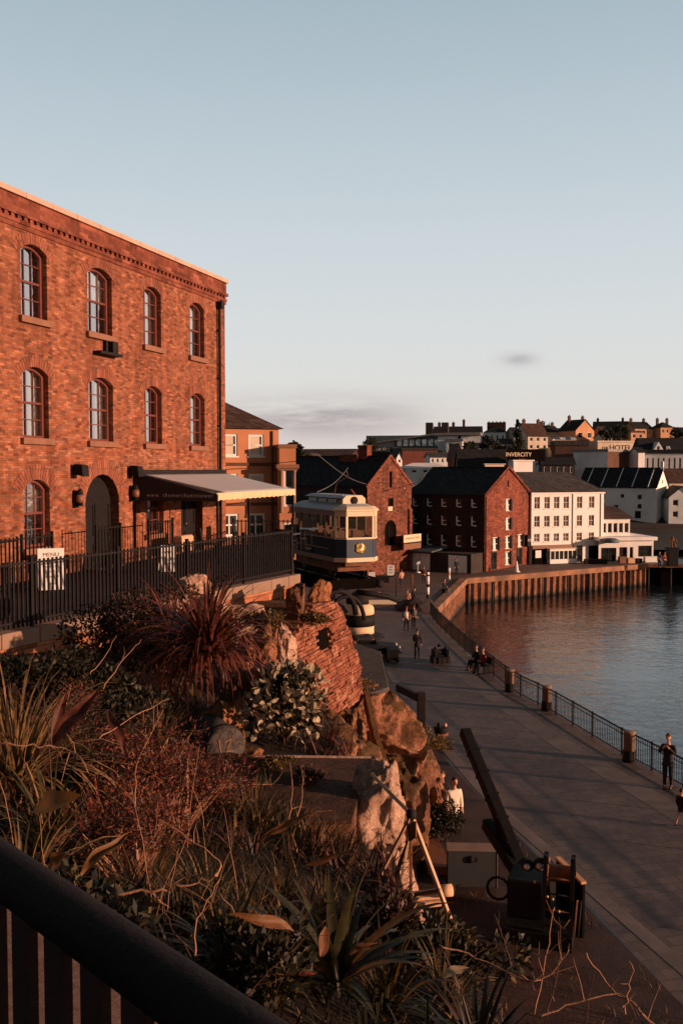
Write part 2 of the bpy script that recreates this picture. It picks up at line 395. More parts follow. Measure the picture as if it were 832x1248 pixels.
QUAY = [(16.6, 12), (14.6, 20), (11.95, 32), (10.98, 35.6), (9.6, 42.4), (8.6, 46.4), (7.75, 55.4), (7.2, 62), (6.9, 67), (6.75, 72.3), (12.0, 93.4), (34.6, 107.8), (31.5, 125), (24, 140), (-60, 140), (-60, 10)]
def paving_mat():
    t = NT('promenade paving')
    rot = t.add('ShaderNodeMapping'); rot.inputs['Rotation'].default_value = (0, 0, rad(-13.5)); t.ln(t.tc.outputs['Object'], rot.inputs['Vector'])
    bk = t.add('ShaderNodeTexBrick'); t.ln(rot.outputs[0], bk.inputs['Vector']); bk.inputs['Scale'].default_value = 1; bk.inputs['Brick Width'].default_value = .62; bk.inputs['Row Height'].default_value = .42
    bk.inputs['Mortar Size'].default_value = .018; bk.inputs['Color1'].default_value = (.15, .105, .088, 1); bk.inputs['Color2'].default_value = (.105, .075, .064, 1); bk.inputs['Mortar'].default_value = (.075, .055, .047, 1)
    n = t.noise(.22, 6, .68); r = t.ramp(n.outputs['Fac'], [(.3, (.5, .47, .46)), (.5, (.95, .93, .92)), (.72, (1.5, 1.38, 1.32))])
    n2 = t.noise(3.5, 5, .7); r2 = t.ramp(n2.outputs['Fac'], [(.3, (.68, .68, .68)), (.65, (1.15, 1.15, 1.15))])
    c = t.mix('MULTIPLY', .95, bk.outputs['Color'], r.outputs['Color']); c = t.mix('MULTIPLY', .8, c, r2.outputs['Color'])
    n3 = t.noise(.09, 3, .6); f = t.ramp(n3.outputs['Fac'], [(.5, (0, 0, 0)), (.7, (.7, .7, .7))])
    c = t.mix('MIX', f.outputs['Color'], c, (.15, .078, .056))
    t.ln(c, t.b.inputs['Base Color']); t.b.inputs['Roughness'].default_value = .72; t.b.inputs['Specular IOR Level'].default_value = .35
    t.bump(t.math('ADD', t.math('MULTIPLY', bk.outputs['Fac'], -.7), n2.outputs['Fac']), .35, .02); return t.m
M['paving'] = paving_mat()
M['kerb'] = mat('granite band', (.165, .121, .103), .75, .3, 1.4, .3, 16, dirt=(.11, .082, .07))
M['setts'] = brick('dark setts', (.146, .102, .086), (.112, .08, .068), (.06, .045, .04), .3, .2, .02, .9, (.025, .02, .02), .5)
M['gutter'] = mat('wet gutter', (.035, .028, .026), .5, .4, 1.5, .3, 14)
M['bed'] = mat('red brown yard', (.05, .022, .015), .9, .5, .9, .5, 8, dirt=(.018, .011, .009))
g = MB(); n = len(QUAY)
g.mesh([(x, y, 0) for x, y in QUAY] + [(x, y, -4) for x, y in QUAY], [tuple(range(n))] + [(i, (i + 1) % n, n + (i + 1) % n, n + i) for i in range(n)])
struct(g.build('promenade', M['paving']))
def strip(name, pts, m, z, w):
    """a band laid on the paving along a line, w wide to the left of it"""
    b = MB(); L = []
    for i, p in enumerate(pts):
        a = V(pts[max(i - 1, 0)]); c = V(pts[min(i + 1, len(pts) - 1)]); d = (c - a).normalized(); nn = V((-d.y, d.x))
        L.append((V(p), V(p) + nn * w))
    for (a, b2), (c, d) in zip(L, L[1:]): b.quad((a.x, a.y, z), (c.x, c.y, z), (d.x, d.y, z), (b2.x, b2.y, z))
    return struct(b.build(name, m))
def curve(pts, k=6):
    out = []
    for i in range(len(pts) - 1):
        p0, p1, p2, p3 = [V(pts[max(0, min(len(pts) - 1, i + j))]) for j in (-1, 0, 1, 2)]
        for s in range(k):
            t = s / k; out.append(tuple(.5 * ((2 * p1) + (p2 - p0) * t + (2 * p0 - 5 * p1 + 4 * p2 - p3) * t * t + (3 * p1 - p0 - 3 * p2 + p3) * t ** 3)))
    return out + [tuple(pts[-1])]
inner = curve([(8.9, 16), (7.65, 20.66), (6.14, 26.7), (5.26, 30.5), (4.55, 35), (3.6, 42), (2.9, 50), (2.6, 58)])
strip('kerb_band', inner, M['kerb'], .008, .42)
strip('gutter', [(x - .05, y) for x, y in curve([(8.0, 15), (7.02, 18.9), (6.23, 23.7), (5.2, 28.6), (4.35, 33), (3.9, 37)])], M['gutter'], .004, .3)
0 and strip('sett_lane', curve([(11.0, 18), (10.2, 21.5), (8.85, 28), (7.6, 34.5), (6.7, 41), (5.7, 50), (5.4, 53)]), M['setts'], .004, 1.9)
strip('quay_band', curve([(15.3, 14), (13.2, 22), (10.9, 31), (9.3, 37.5), (7.7, 46), (6.55, 54), (6.2, 58)]), M['kerb'], .004, 1.0)
strip('crossing_band', [(5.6, 54.2), (2.6, 55.0)], M['kerb'], .012, .35)
# raised yard below the cliff
y = MB(); yl = [(8.0, 13), (7.35, 16.5), (6.65, 20), (5.9, 24), (5.0, 28.6), (4.2, 33), (3.6, 36.5), (1.5, 37), (1, 13)]
y.prism([(a, b, -.3) for a, b in yl], (0, 0, .42)); struct(y.build('yard', M['bed']))

# ---------------------------------------------------------------- hillside
def hill_z(x, yy):
    z = interp(yy, [(150, -1.5), (178, -.6), (186, 1.3), (205, 6), (240, 10), (265, 13.0), (300, 18), (335, 22), (400, 26.5), (470, 28), (800, 24)])
    u = x / max(yy, 1) * FPX + 416          # the slope dies away to the west of the town
    k = interp(u, [(300, .35), (430, .55), (520, .85), (600, 1), (760, 1.02), (1000, .9)])
    zz = z * k if z > 0 else z
    return zz + (noise.noise(V((x * .02, yy * .02, 3))) * 1.2 if yy > 200 else 0)
h = MB(); NX, NY = 70, 44
for j in range(NY):
    yy = 145 + 655 * (j / (NY - 1)) ** 1.6
    for i in range(NX): 
        x = (-.75 + 1.7 * i / (NX - 1)) * yy
        h.v.append(V((x, yy, hill_z(x, yy))))
for j in range(NY - 1):
    for i in range(NX - 1): h.f.append([j * NX + i, j * NX + i + 1, (j + 1) * NX + i + 1, (j + 1) * NX + i]); h.mi.append(0); h.sm.append(True)
struct(h.build('hillside', mat('dark hillside scrub', (.03, .024, .017), .95, .6, .12, .6, .8, dirt=(.014, .014, .01))))

# ---------------------------------------------------------------- the brick warehouse on the left
WA = math.atan2(.94628, .32334)
wh = thing('brick_warehouse', 'three storey red brick warehouse with arched sash windows and stone coping', 'warehouse', (-4.495, 36.7, 0), WA)
WL = 19.0
fn = lambda u, v, ww: V((u, v, ww))
cols = [(-15.25, 1.12), (-11.66, 1.12), (-8.52, 1.3), (-5.44, 1.12), (-2.3, 1.14)]
wins = []
for k, (c, ww_) in enumerate(cols):
    for s, t in ((15.04, 17.0), (11.82, 13.74)): wins.append((c - ww_ / 2, c + ww_ / 2, s, t, .21))
wins += [(-12.23, -11.11, 8.85, 10.7, .26), (-15.8, -14.68, 8.85, 10.7, .26), (-6.0, -4.82, 8.82, 10.5, .26)]
doors = [(-9.41, -7.6, 7.95, 10.83, .72), (-3.6, -1.95, 7.95, 10.35, .05)]
loops = [arch_loop(a, b, s, t - r, t) for a, b, s, t, r in wins + doors]
b = MB(); wall(b, rect_loop(-WL, 0, 0, 17.3), loops, fn, .34)
b.quad((0, 0, 0), (0, 9, 0), (0, 9, 17.3), (0, 0, 17.3)); b.quad((-WL, 0, 0), (-WL, 9, 0), (-WL, 9, 17.3), (-WL, 0, 17.3)); b.quad((-WL, 9, 0), (0, 9, 0), (0, 9, 17.3), (-WL, 9, 17.3))
b.build('wall', M['brick_wh'], wh)
b = MB()
for z0, z1, p in ((17.3, 17.42, .04), (17.42, 17.52, .07), (17.62, 17.72, .11), (17.72, 18.12, .05)):
    b.box(-WL, -p, z0, p, 9, z1)
x = -WL + .1
while x < 0: b.box(x, -.075, 17.52, x + .13, .1, 17.62); x += .26
b.box(-WL, 0, 17.52, 0, 8.9, 17.62)
b.build('cornice', M['brick_gable'], wh)
b = MB(); x = -WL
while x < .05:
    e = min(x + 1.15, .1); b.box(x + .006, -.13, 18.12, e - .006, .4, 18.27); x = e
b.build('coping', mat('pale coping', (.5, .34, .25), .8, .15, 2, .3, 16), wh, bevel=.012)
b = MB(); b.box(-.5, .4, 18.0, .05, 8.9, 18.5); b.build('parapet_block', M['brick_wh'], wh)
b = MB(); b.box(-WL, .4, 17.9, -.5, 8.9, 18.05); b.build('roof', M['slate'], wh)
# arches of bricks on end above every opening
for (a, bb, s, t, r) in wins + doors[:1]:
    b = MB(); cu = (a + bb) / 2; hw = (bb - a) / 2; R = (hw * hw + r * r) / (2 * r); a0 = math.asin(min(1, hw / R)); cz = t - R
    hgt = .42 if s < 9 else .3; a1 = a0 + .14 / R * 1.2; k = max(9, int(2 * a1 * (R + hgt / 2) / .105))
    for i in range(k):
        q0 = -a1 + 2 * a1 * i / k + .005 / R; q1 = -a1 + 2 * a1 * (i + 1) / k - .005 / R; ro = R + hgt + random.uniform(-.012, .012); d = .012 + random.uniform(0, .006)
        pts = [(cu + rr * math.sin(q), cz + rr * math.cos(q)) for rr, q in ((R + .001, q0), (R + .001, q1), (ro, q1), (ro, q0))]
        b.prism([(u, -d, w_) for u, w_ in pts], (0, d + .02, 0))
    b.build('arch', M['brick_arch'], wh)
def sash(parent, a, bb, s, t, r, fr, v=.17, curt=None, low=None, bars=2):
    loop = arch_loop(a + .004, bb - .004, s + .004, t - r, t - .004); f = MB()
    inn = ring(f, loop, .075, fn, v, v + .12)
    mid = s + (t - s) * .5; cu = (a + bb) / 2
    boxfn(f, fn, a + .07, bb - .07, v + .015, v + .07, mid - .03, mid + .03)
    for x in ([cu] if bars == 1 else [a + .075 + (bb - a - .15) * q / 3 for q in (1, 2)]): boxfn(f, fn, x - .013, x + .013, v + .03, v + .06, s + .07, t - r * .35 - .05)
    for zz in (s + (mid - s) * .53, mid + (t - mid) * .47): boxfn(f, fn, a + .07, bb - .07, v + .032, v + .058, zz - .013, zz + .013)
    o = f.build('window', fr, parent)
    g = MB(); il = inset(loop, .05); g.mesh([fn(u, v + .065, w_) for u, w_ in il], [tuple(range(len(il)))]); g.build('pane', M['glass'], o)
    i_ = MB(); boxfn(i_, fn, a - .3, bb + .3, v + .9, v + .92, s - .3, t + .3)
    boxfn(i_, fn, a - .3, a - .28, v + .2, v + .9, s - .3, t + .3); boxfn(i_, fn, bb + .28, bb + .3, v + .2, v + .9, s - .3, t + .3)
    boxfn(i_, fn, a - .3, bb + .3, v + .2, v + .9, s - .32, s - .3); i_.build('room', M['interior'], o)
    if curt:
        for e in ('l', 'r', 'm'):
            if e not in curt: continue
            c = MB(); k = 14; x0, x1 = {'l': (a + .03, a + .42), 'r': (bb - .42, bb - .03), 'm': (a + .03, bb - .03)}[e]; z0 = s + .05 if e != 'm' else mid; z1 = t
            vs = []
            for q in range(k + 1):
                u = lerp(x0, x1, q / k); d = v + .2 + .035 * math.sin(q * 2.1) 
                pinch = .12 * math.sin(PI * .8) if e != 'm' else 0
                vs += [fn(u, d, z0), fn(u, d, z1)]
            c.mesh(vs, [(2 * q, 2 * q + 2, 2 * q + 3, 2 * q + 1) for q in range(k)]); c.smooth = True
            c.build('curtain', M['curtain'], o)
    if low != 0:
        sl = MB(); sl.box(a - .12, -.12, s - .17, bb + .12, v + .02, s); sl.build('sill', M['stone_sill'], o, bevel=.01)
    return o
cur = ['lm', 'rm', 'l', 'lr', 'm', 'lr', 'rm', 'l', 'lm', 'r']
for i, wd in enumerate(wins): sash(wh, *wd, M['frame_red'], curt=cur[i % 10])
for i, (a, bb, s, t, r) in enumerate(doors):
    d = MB(); boxfn(d, fn, a, bb, .31, .36, s, t + .1); x = a + .1
    for x0, x1 in ((a + .1, (a + bb) / 2 - .03), ((a + bb) / 2 + .03, bb - .1)):
        for z0, z1 in ((s + .15, s + .8), (s + .95, s + 2.0)):
            boxfn(d, fn, x0, x0 + .05, .28, .32, z0, z1); boxfn(d, fn, x1 - .05, x1, .28, .32, z0, z1); boxfn(d, fn, x0 + .05, x1 - .05, .28, .32, z0, z0 + .05); boxfn(d, fn, x0 + .05, x1 - .05, .28, .32, z1 - .05, z1)
    dd = d.build('door', M['black_iron'], wh)
    k = MB(); k.lathe([(.0, 0), (.03, .0), (.035, .03), (.0, .06)], ((a + bb) / 2 + .1, .28, s + 1.05), 10, 'y'); k.build('handle', M['gold'], dd)
    st = MB(); st.box(a - .1, -.3, s - .1, bb + .1, .3, s + .06); st.build('step', M['stone_pale'], wh)
b = MB(); b.tube([(-.66, -.1, 8), (-.66, -.1, 17.2), (-.66, -.2, 17.35)], .055, 8)
for z in (9, 10.8, 12.6, 14.4, 16.2): b.box(-.75, -.1, z, -.57, 0, z + .05)
b.box(-.78, -.24, 17.05, -.54, -.05, 17.3); b.build('drainpipe', M['iron_dull'], wh)
b = MB(); b.box(-8.95, -.3, 14.42, -7.75, 0, 14.5); b.box(-8.4, -.12, 14.5, -8.3, 0, 14.87); b.box(-8.15, -.2, 14.5, -7.85, 0, 14.87); b.build('iron_bracket', M['iron_dull'], wh)
for u, z in ((-9.97, 10.93), (-6.95, 10.9)):
    l = MB(); l.box(u - .04, -.05, z - .1, u + .04, 0, z + .12); l.bar((u, -.03, z), (u, -.25, z + .06), .04); l.hexa([(u - .16, -.42, z - .16), (u + .16, -.42, z - .16), (u + .16, -.14, z - .1), (u - .16, -.14, z - .1), (u - .16, -.38, z + .16), (u + .16, -.38, z + .16), (u + .16, -.12, z + .2), (u - .16, -.12, z + .2)])
    l.build('floodlight', M['black_iron'], wh)
for u, z in ((-9.97, 10.12), (-6.93, 10.2)):
    l = MB(); l.box(u - .09, -.1, z - .25, u + .09, 0, z + .25); l.lathe([(.0, -.2), (.08, -.2), (.11, .0), (.1, .18), (.03, .3), (0, .3)], (u, -.2, z), 10); q = l.build('wall_lantern', M['black_iron'], wh)
    l = MB(); l.lathe([(0, -.12), (.1, -.1), (.118, .0), (.107, .12), (0, .14)], (u, -.2, z), 10); l.build('lantern_glass', M['wood_trim'], q)
b = MB(); b.box(-11.55 - .75, -.5, 8.62, -11.0 + .25, -.02, 8.7); b.box(-12.2, -.42, 8.2, -12.1, -.02, 8.62); b.box(-10.9, -.42, 8.2, -10.8, -.02, 8.62); b.build('wall_bench', M['wood_trim'], wh)

# ---------------------------------------------------------------- the terrace in front of it
FA, FB = V((-5.93, 16.4, 0)), V((-1.35, 25.5, 0)); FD = (FB - FA).normalized()
FZ = FA - FD * 6.5
b = MB(); tl = [(FZ.x, FZ.y), (FB.x, FB.y), (-1.9, 37.4), (-4.3, 37.3), (-10.65, 18.7), (-13.2, 11.2)]
b.prism([(p[0], p[1], 2) for p in tl], (0, 0, 6.0)); struct(b.build('terrace', brick('terrace paving', (.1, .06, .045), (.07, .042, .034), (.03, .022, .02), .5, .4, .02, .7)))
# retaining wall below the railing: coping, string of bricks on end, lower courses
FWA = math.atan2(FD.y, FD.x); FLN = (FB - FZ).length
rw = thing('retaining_wall', 'orange brick retaining wall with pale coping under the terrace railing', 'retaining wall', tuple(FZ), FWA)
M['brick_ret'] = brick('retaining wall brick', (.43, .16, .075), (.34, .11, .05), (.22, .1, .06), .7, .2, .018, .9, (.12, .055, .03))
M['brick_end'] = mat('brick on end', (.44, .17, .08), .9, .35, 2.5, .35, 20)
b = MB(); b.box(0, -.12, 4, FLN, .35, 7.0); b.build('lower_wall', M['brick_ret'], rw)
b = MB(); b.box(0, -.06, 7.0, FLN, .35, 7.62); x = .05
b.build('back_band', mat('shadowed band', (.12, .05, .03), .9, .3, 2, .3, 10), rw)  # shade between the end bricks is put into this dark colour
b = MB()
while x < FLN - .12: b.box(x, -.13 - random.uniform(0, .02), 7.0, x + .15, -.06, 7.6 + random.uniform(-.02, .02)); x += .25
b.build('end_brick_course', M['brick_end'], rw)
b = MB(); b.box(0, -.16, 7.62, FLN + .05, .35, 7.86); b.build('string_course', M['brick_ret'], rw)
b = MB(); x = 0
while x < FLN: b.box(x + .006, -.2, 7.86, min(x + .9, FLN + .15) - .006, .4, 8.14); x += .9
b.build('coping', M['stone_pale'], rw, bevel=.02)
def fence(name, label, a, bb, z, hgt, gap=.115, post=2.0, bw=.02, m='black_iron', group=None, spike=True):
    a, bb = V(a), V(bb); L = (bb - a).to_2d().length; r = thing(name, label, 'fence', (a.x, a.y, z), math.atan2(bb.y - a.y, bb.x - a.x), group); dz = (bb.z - a.z)
    np_ = max(1, round(L / post)); st = L / np_
    for i in range(np_ + 1):
        q = MB(); q.box(i * st - .03, -.03, -.05, i * st + .03, .03, hgt + .06); q.box(i * st - .036, -.036, hgt + .06, i * st + .036, .036, hgt + .075); q.build('post', M[m], r)
    for nm, z0 in (('top_rail', hgt - .06), ('bottom_rail', .1)):
        q = MB(); q.box(0, -.015, z0, L, .015, z0 + .035); q.build(nm, M[m], r)
    for i in range(np_):
        q = MB(); k = int(st / gap)
        for j in range(1, k): 
            x = i * st + st * j / k; q.box(x - bw / 2, -bw / 2, .02, x + bw / 2, bw / 2, hgt + (.012 if spike else -.03))
        q.build('railing_panel', M[m], r)
    return r
fence('terrace_railing', 'black iron railing with flat bars on the stone coping of the terrace', FZ + FD * .1, FB - FD * .02, 8.14, 1.2, .105, 2.3, .032)
fence('cafe_railing', 'low black railing along the far edge of the terrace', (-1.95, 37.0, 0), (-4.25, 37.0, 0), 8.0, .98, .15, 1.2, .045)
fence('side_railing', 'black railing on the open end of the terrace near the tram', FB + V((.0, .1, 0)), V((-1.9, 37.0, 0)), 8.0, 1.0, .14, 2.4, .03)
# short railings beside the doors against the warehouse
def wpt(u, v, z=0): return ROOTM[wh.name] @ V((u, v, z))
fence('door_railing', 'short black railing standing left of the arched doorway', wpt(-10.55, -1.1), wpt(-9.3, -1.1), 8.0, 1.35, .14, 1.3, .03)
fence('door_railing', 'short black railing standing between the arched doorway and the awning', wpt(-7.7, -1.1), wpt(-6.2, -1.1), 8.0, 1.35, .14, 1.5, .03)
fence('door_railing', 'short black railing at the left edge of the picture by the first window', wpt(-15, -1.1), wpt(-12.55, -1.1), 8.0, 1.3, .14, 1.3, .03)

# ---------------------------------------------------------------- awning
aw = thing('cafe_awning', 'pale grey canvas awning with dark lettered side panel over the terrace cafe', 'awning', tuple(wpt(-6.75, 0, 0)), WA)
def A(u, v, z): return (u, -v, z)
b = MB(); pr = 2.98
def az(v): return lerp(10.86, 10.22, v / pr)
k = 16; vs = []
for i in range(k + 1):
    for j in range(9):
        u = 6.45 * i / k; v = pr * j / 8
        vs.append(A(u, v, az(v) - .035 * math.sin(PI * j / 8) * (1 - .6 * abs(math.cos(PI * i / k * 4)))))
b.smooth = True; b.mesh(vs, [(i * 9 + j, i * 9 + j + 1, (i + 1) * 9 + j + 1, (i + 1) * 9 + j) for i in range(k) for j in range(8)])
o = b.build('canopy', M['canvas_grey'], aw)
s = o.modifiers.new('Solid', 'SOLIDIFY'); s.thickness = .012
b = MB(); b.prism([A(-.02, 0, 9.97), A(-.02, pr, 9.97), A(-.02, pr, 10.2), A(-.02, 0, 10.86)], (.015, 0, 0)); sp = b.build('side_panel', M['canvas_dark'], aw)
b = MB(); b.prism([A(.0, .0, 10.875), A(.0, pr, 10.235), A(.62, pr, 10.24), A(.06, .0, 10.885)], (0, 0, .004)); b.build('dark_edge', M['canvas_dark'], aw)
rotp = Matrix(((0, 0, -1), (-1, 0, 0), (0, 1, 0))).to_4x4()
text_obj('www. themerchantstower', .18, M['letter_pale'], sp, (-.032, -1.68, 10.15), rotp, 'lettering', .002, spacing=1.22)
b = MB(); k = 0; u = 0; vs = []; N = 120
for i in range(N + 1):
    u = 6.45 * i / N; d = .02 * math.sin(i * 1.9) + .01 * math.sin(i * .7)
    zb = 9.99 + .03 * abs(math.sin(i * .42)); vs += [A(u, pr + .03 + d * .3, 10.2), A(u, pr + .03 + d, zb)]
b.mesh(vs, [(2 * i, 2 * i + 2, 2 * i + 3, 2 * i + 1) for i in range(N)]); b.build('valance', M['canvas_cream'], aw)
b = MB(); b.tube([A(-.04, pr, 10.215), A(6.5, pr, 10.215)], .03, 8); b.build('front_bar', M['paint_cream'], aw)
b = MB(); b.box(-.06, -.16, 10.8, 6.5, 0, 10.96); b.build('wall_cassette', M['iron_dull'], aw)
for u, v in ((0, .02), (.05, pr - .05), (2.4, pr - .05), (6.35, pr - .05)):
    b = MB(); b.bar(A(u, v + .03, 8), A(u, v + .03, az(v) - .02), .06); b.build('post', M['iron_dull'], aw)
# terrace furniture
def cafe_table(loc, rz, label):
    t = thing('cafe_table', label, 'table', loc, rz, 'tables on the cafe terrace')
    b = MB(); b.box(-.45, -.4, .72, .45, .4, .76); b.build('table_top', M['steel_grey'], t, bevel=.01)
    b = MB(); b.tube([(0, 0, .03), (0, 0, .72)], .035, 8); b.build('stem', M['black_iron'], t)
    b = MB(); b.lathe([(0, 0), (.28, 0), (.26, .03), (.05, .06), (0, .06)], n=12); b.build('foot', M['black_iron'], t); return t
def cafe_chair(loc, rz, label):
    t = thing('cafe_chair', label, 'chair', loc, rz, 'dark chairs on the cafe terrace')
    b = MB(); b.box(-.22, -.22, .43, .22, .22, .47); b.build('seat', M['iron_dull'], t, bevel=.01)
    b = MB(); b.hexa([(-.22, .2, .5), (.22, .2, .5), (.22, .23, .5), (-.22, .23, .5), (-.21, .28, .98), (.21, .28, .98), (.21, .31, .98), (-.21, .31, .98)]); b.build('backrest', M['iron_dull'], t)
    for sx in (-.2, .2):
        for sy in (-.2, .2):
            b = MB(); b.bar((sx, sy, 0), (sx, sy, .5 if sy > 0 else .43), .03); b.build('leg', M['black_iron'], t)
    return t
cafe_table(tuple(wpt(-3.2, -3.8, 8.0)), WA, 'dark cafe table nearest the railing under the awning corner')
cafe_table(tuple(wpt(-.4, -3.4, 8.0)), WA, 'dark cafe table behind the railing right of the awning post')
for u, v, r, l in ((-3.9, -4.1, 1.2, 'dark terrace chair left of the nearest cafe table'), (-2.4, -3.6, -1.4, 'dark terrace chair right of the nearest cafe table'),
                   (-1.2, -3.5, 1.4, 'dark terrace chair tucked left of the farther cafe table'), (.4, -3.2, -1.3, 'dark terrace chair right of the farther cafe table'),
                   (-4.6, -1.6, .4, 'dark terrace chair with its back to the warehouse under the awning'), (-1.4, -1.3, .2, 'dark terrace chair beside the cafe doorway')):
    cafe_chair(tuple(wpt(u, v, 8.0)), WA + r, l)
b = MB(); b.box(-.5, -.17, 0, .5, .17, .5); b.box(-.46, -.13, .5, .46, .13, .53); o = b.build('timber_planter', M['timber'], None, bevel=.015); o.location = wpt(-5.2, -1.0, 8.25); o.rotation_euler = (0, 0, WA); tag(o, 'pale timber trough against the wall below the awning window', 'planter')
def aboard(loc, rz, label, lines, h=1.05, w=.62):
    t = thing('sandwich_board', label, 'sign', loc, rz)
    for s_ in (-1, 1):
        b = MB(); b.hexa([(-w / 2, s_ * .25 - .012, .06), (w / 2, s_ * .25 - .012, .06), (w / 2, s_ * .25 + .012, .06), (-w / 2, s_ * .25 + .012, .06), (-w / 2, s_ * .03 - .012, h), (w / 2, s_ * .03 - .012, h), (w / 2, s_ * .03 + .012, h), (-w / 2, s_ * .03 + .012, h)])
        p = b.build('board', M['sign_white'], t)
        if s_ < 0:
            for i, (tx, sz, z) in enumerate(lines):
                text_obj(tx, sz, M['ink_brown'], p, (0, -.25 + (z - .06) / (h - .06) * .22 - .017, z), (rad(78), 0, 0), 'lettering', .001)
    return t
aboard((-7.1, 23.0, 8.0), rad(22), 'white sandwich board with menu lines standing below the far left ground floor window', [('MENU', .14, .9), ('fish & chips', .075, .74), ('soup  4.50', .075, .62), ('coffee  2.00', .075, .5), ('cakes  3.00', .075, .38), ('open', .1, .22)])
aboard((-5.0, 27.0, 8.0), rad(20), 'small white sandwich board behind the railing under the awning', [('OPEN', .12, .6), ('tea & cake', .07, .45), ('today', .08, .3)], .8, .42)
# ---------------------------------------------------------------- generic building
def face_fn(side, W, D):
    if side == 'f': return lambda u, v, w: V((u, v, w))
    if side == 'r': return lambda u, v, w: V((W - v, u, w))
    return lambda u, v, w: V((v, D - u, w))
def win(parent, f, u, w, ww, hh, frame, pane, style='sash', v=.12, t=.06, sill=None):
    a, b_ = u - ww / 2, u + ww / 2; m = MB()
    boxfn(m, f, a, a + t, v - .06, v, w, w + hh); boxfn(m, f, b_ - t, b_, v - .06, v, w, w + hh)
    boxfn(m, f, a + t, b_ - t, v - .06, v, w, w + t); boxfn(m, f, a + t, b_ - t, v - .06, v, w + hh - t, w + hh)
    if style in ('sash', 'six'): boxfn(m, f, a + t, b_ - t, v - .05, v - .005, w + hh / 2 - t * .4, w + hh / 2 + t * .4)
    if style in ('six', 'cross'): boxfn(m, f, u - t * .35, u + t * .35, v - .045, v - .01, w + t, w + hh - t)
    if style == 'cross': boxfn(m, f, a + t, b_ - t, v - .05, v - .012, w + hh / 2 - t * .4, w + hh / 2 + t * .4)
    o = m.build('window', frame, parent)
    g = MB(); g.quad(f(a + t * .5, v - .02, w + t * .5), f(b_ - t * .5, v - .02, w + t * .5), f(b_ - t * .5, v - .02, w + hh - t * .5), f(a + t * .5, v - .02, w + hh - t * .5)); g.build('pane', pane, o)
    if sill:
        s = MB(); boxfn(s, f, a - .08, b_ + .08, -.07, v - .06, w - .1, w); s.build('sill', sill, o)
    return o
def gable_outline(L, h, rise): return [(0, 0), (L, 0), (L, h), (L / 2, h + rise), (0, h)]
def building(name, label, cat, loc, rz, W, D, Hh, rise, roof, wallm, roofm, front=(), right=(), left=(), reveal=.14, over=.18, rightm=None, group=None, thick=.14, eave=None):
    r = thing(name, label, cat, loc, rz, group)
    gf = gable_outline(W, Hh, rise) if roof == 'gy' else rect_loop(0, W, 0, Hh)
    gr = gable_outline(D, Hh, rise) if roof == 'gx' else rect_loop(0, D, 0, Hh)
    def holes(ws): return [rect_loop(u - w_ / 2, u + w_ / 2, w, w + h_) for u, w, w_, h_ in [q[:4] for q in ws]]
    b = MB(); wall(b, gf, holes(front), face_fn('f', W, D), reveal)
    if roof == 'gy': b.mesh([(u, D, w) for u, w in gf], [tuple(range(len(gf)))])
    else: b.quad((0, D, 0), (W, D, 0), (W, D, Hh), (0, D, Hh))
    wall(b, gr, holes(left), face_fn('l', W, D), reveal)
    if not rightm: wall(b, gr, holes(right), face_fn('r', W, D), reveal)
    b.build('wall', wallm, r)
    if rightm:
        b = MB(); wall(b, gr, holes(right), face_fn('r', W, D), reveal); b.build('gable_wall', rightm, r)
    b = MB(); o = over
    def slab(p): b.prism(p, (0, 0, thick))
    if roof == 'gx':
        k = rise / (D / 2)
        slab([(-o, -o, Hh - o * k), (W + o, -o, Hh - o * k), (W + o, D / 2, Hh + rise), (-o, D / 2, Hh + rise)])
        slab([(-o, D / 2, Hh + rise), (W + o, D / 2, Hh + rise), (W + o, D + o, Hh - o * k), (-o, D + o, Hh - o * k)])
        b.box(-o, D / 2 - .12, Hh + rise + thick - .04, W + o, D / 2 + .12, Hh + rise + thick + .07)
    elif roof == 'gy':
        k = rise / (W / 2)
        slab([(-o, -o, Hh - o * k), (W / 2, -o, Hh + rise), (W / 2, D + o, Hh + rise), (-o, D + o, Hh - o * k)])
        slab([(W / 2, -o, Hh + rise), (W + o, -o, Hh - o * k), (W + o, D + o, Hh - o * k), (W / 2, D + o, Hh + rise)])
    elif roof == 'hip':
        h2 = min(D, W) / 2
        e = [(-o, -o, Hh), (W + o, -o, Hh), (W + o, D + o, Hh), (-o, D + o, Hh)]; r0, r1 = ((h2, D / 2), (W - h2, D / 2)) if W >= D else ((W / 2, h2), (W / 2, D - h2))
        vs = e + [(r0[0], r0[1], Hh + rise), (r1[0], r1[1], Hh + rise)]
        fs = [(0, 1, 5, 4), (1, 2, 5), (2, 3, 4, 5), (3, 0, 4)] if W >= D else [(0, 1, 4), (1, 2, 5, 4), (2, 3, 5), (3, 0, 4, 5)]
        b.mesh(vs, fs + [(3, 2, 1, 0)])
    elif roof == 'hipr':
        e = [(-o - 3.5, -o, Hh), (W + o, -o, Hh), (W + o, D + o, Hh), (-o - 3.5, D + o, Hh), (-o - 3.5, D / 2, Hh + rise), (W - 2.6, D / 2, Hh + rise)]
        b.mesh(e, [(0, 1, 5, 4), (1, 2, 5), (2, 3, 4, 5), (0, 4, 3), (3, 2, 1, 0)])
    elif roof == 'mono':
        slab([(-o, -o, Hh), (W + o, -o, Hh), (W + o, D + o, Hh + rise), (-o, D + o, Hh + rise)])
    else:
        b.box(-o, -o, Hh, W + o, D + o, Hh + max(.15, rise))
    ro = b.build('roof', roofm, r)
    return r, ro
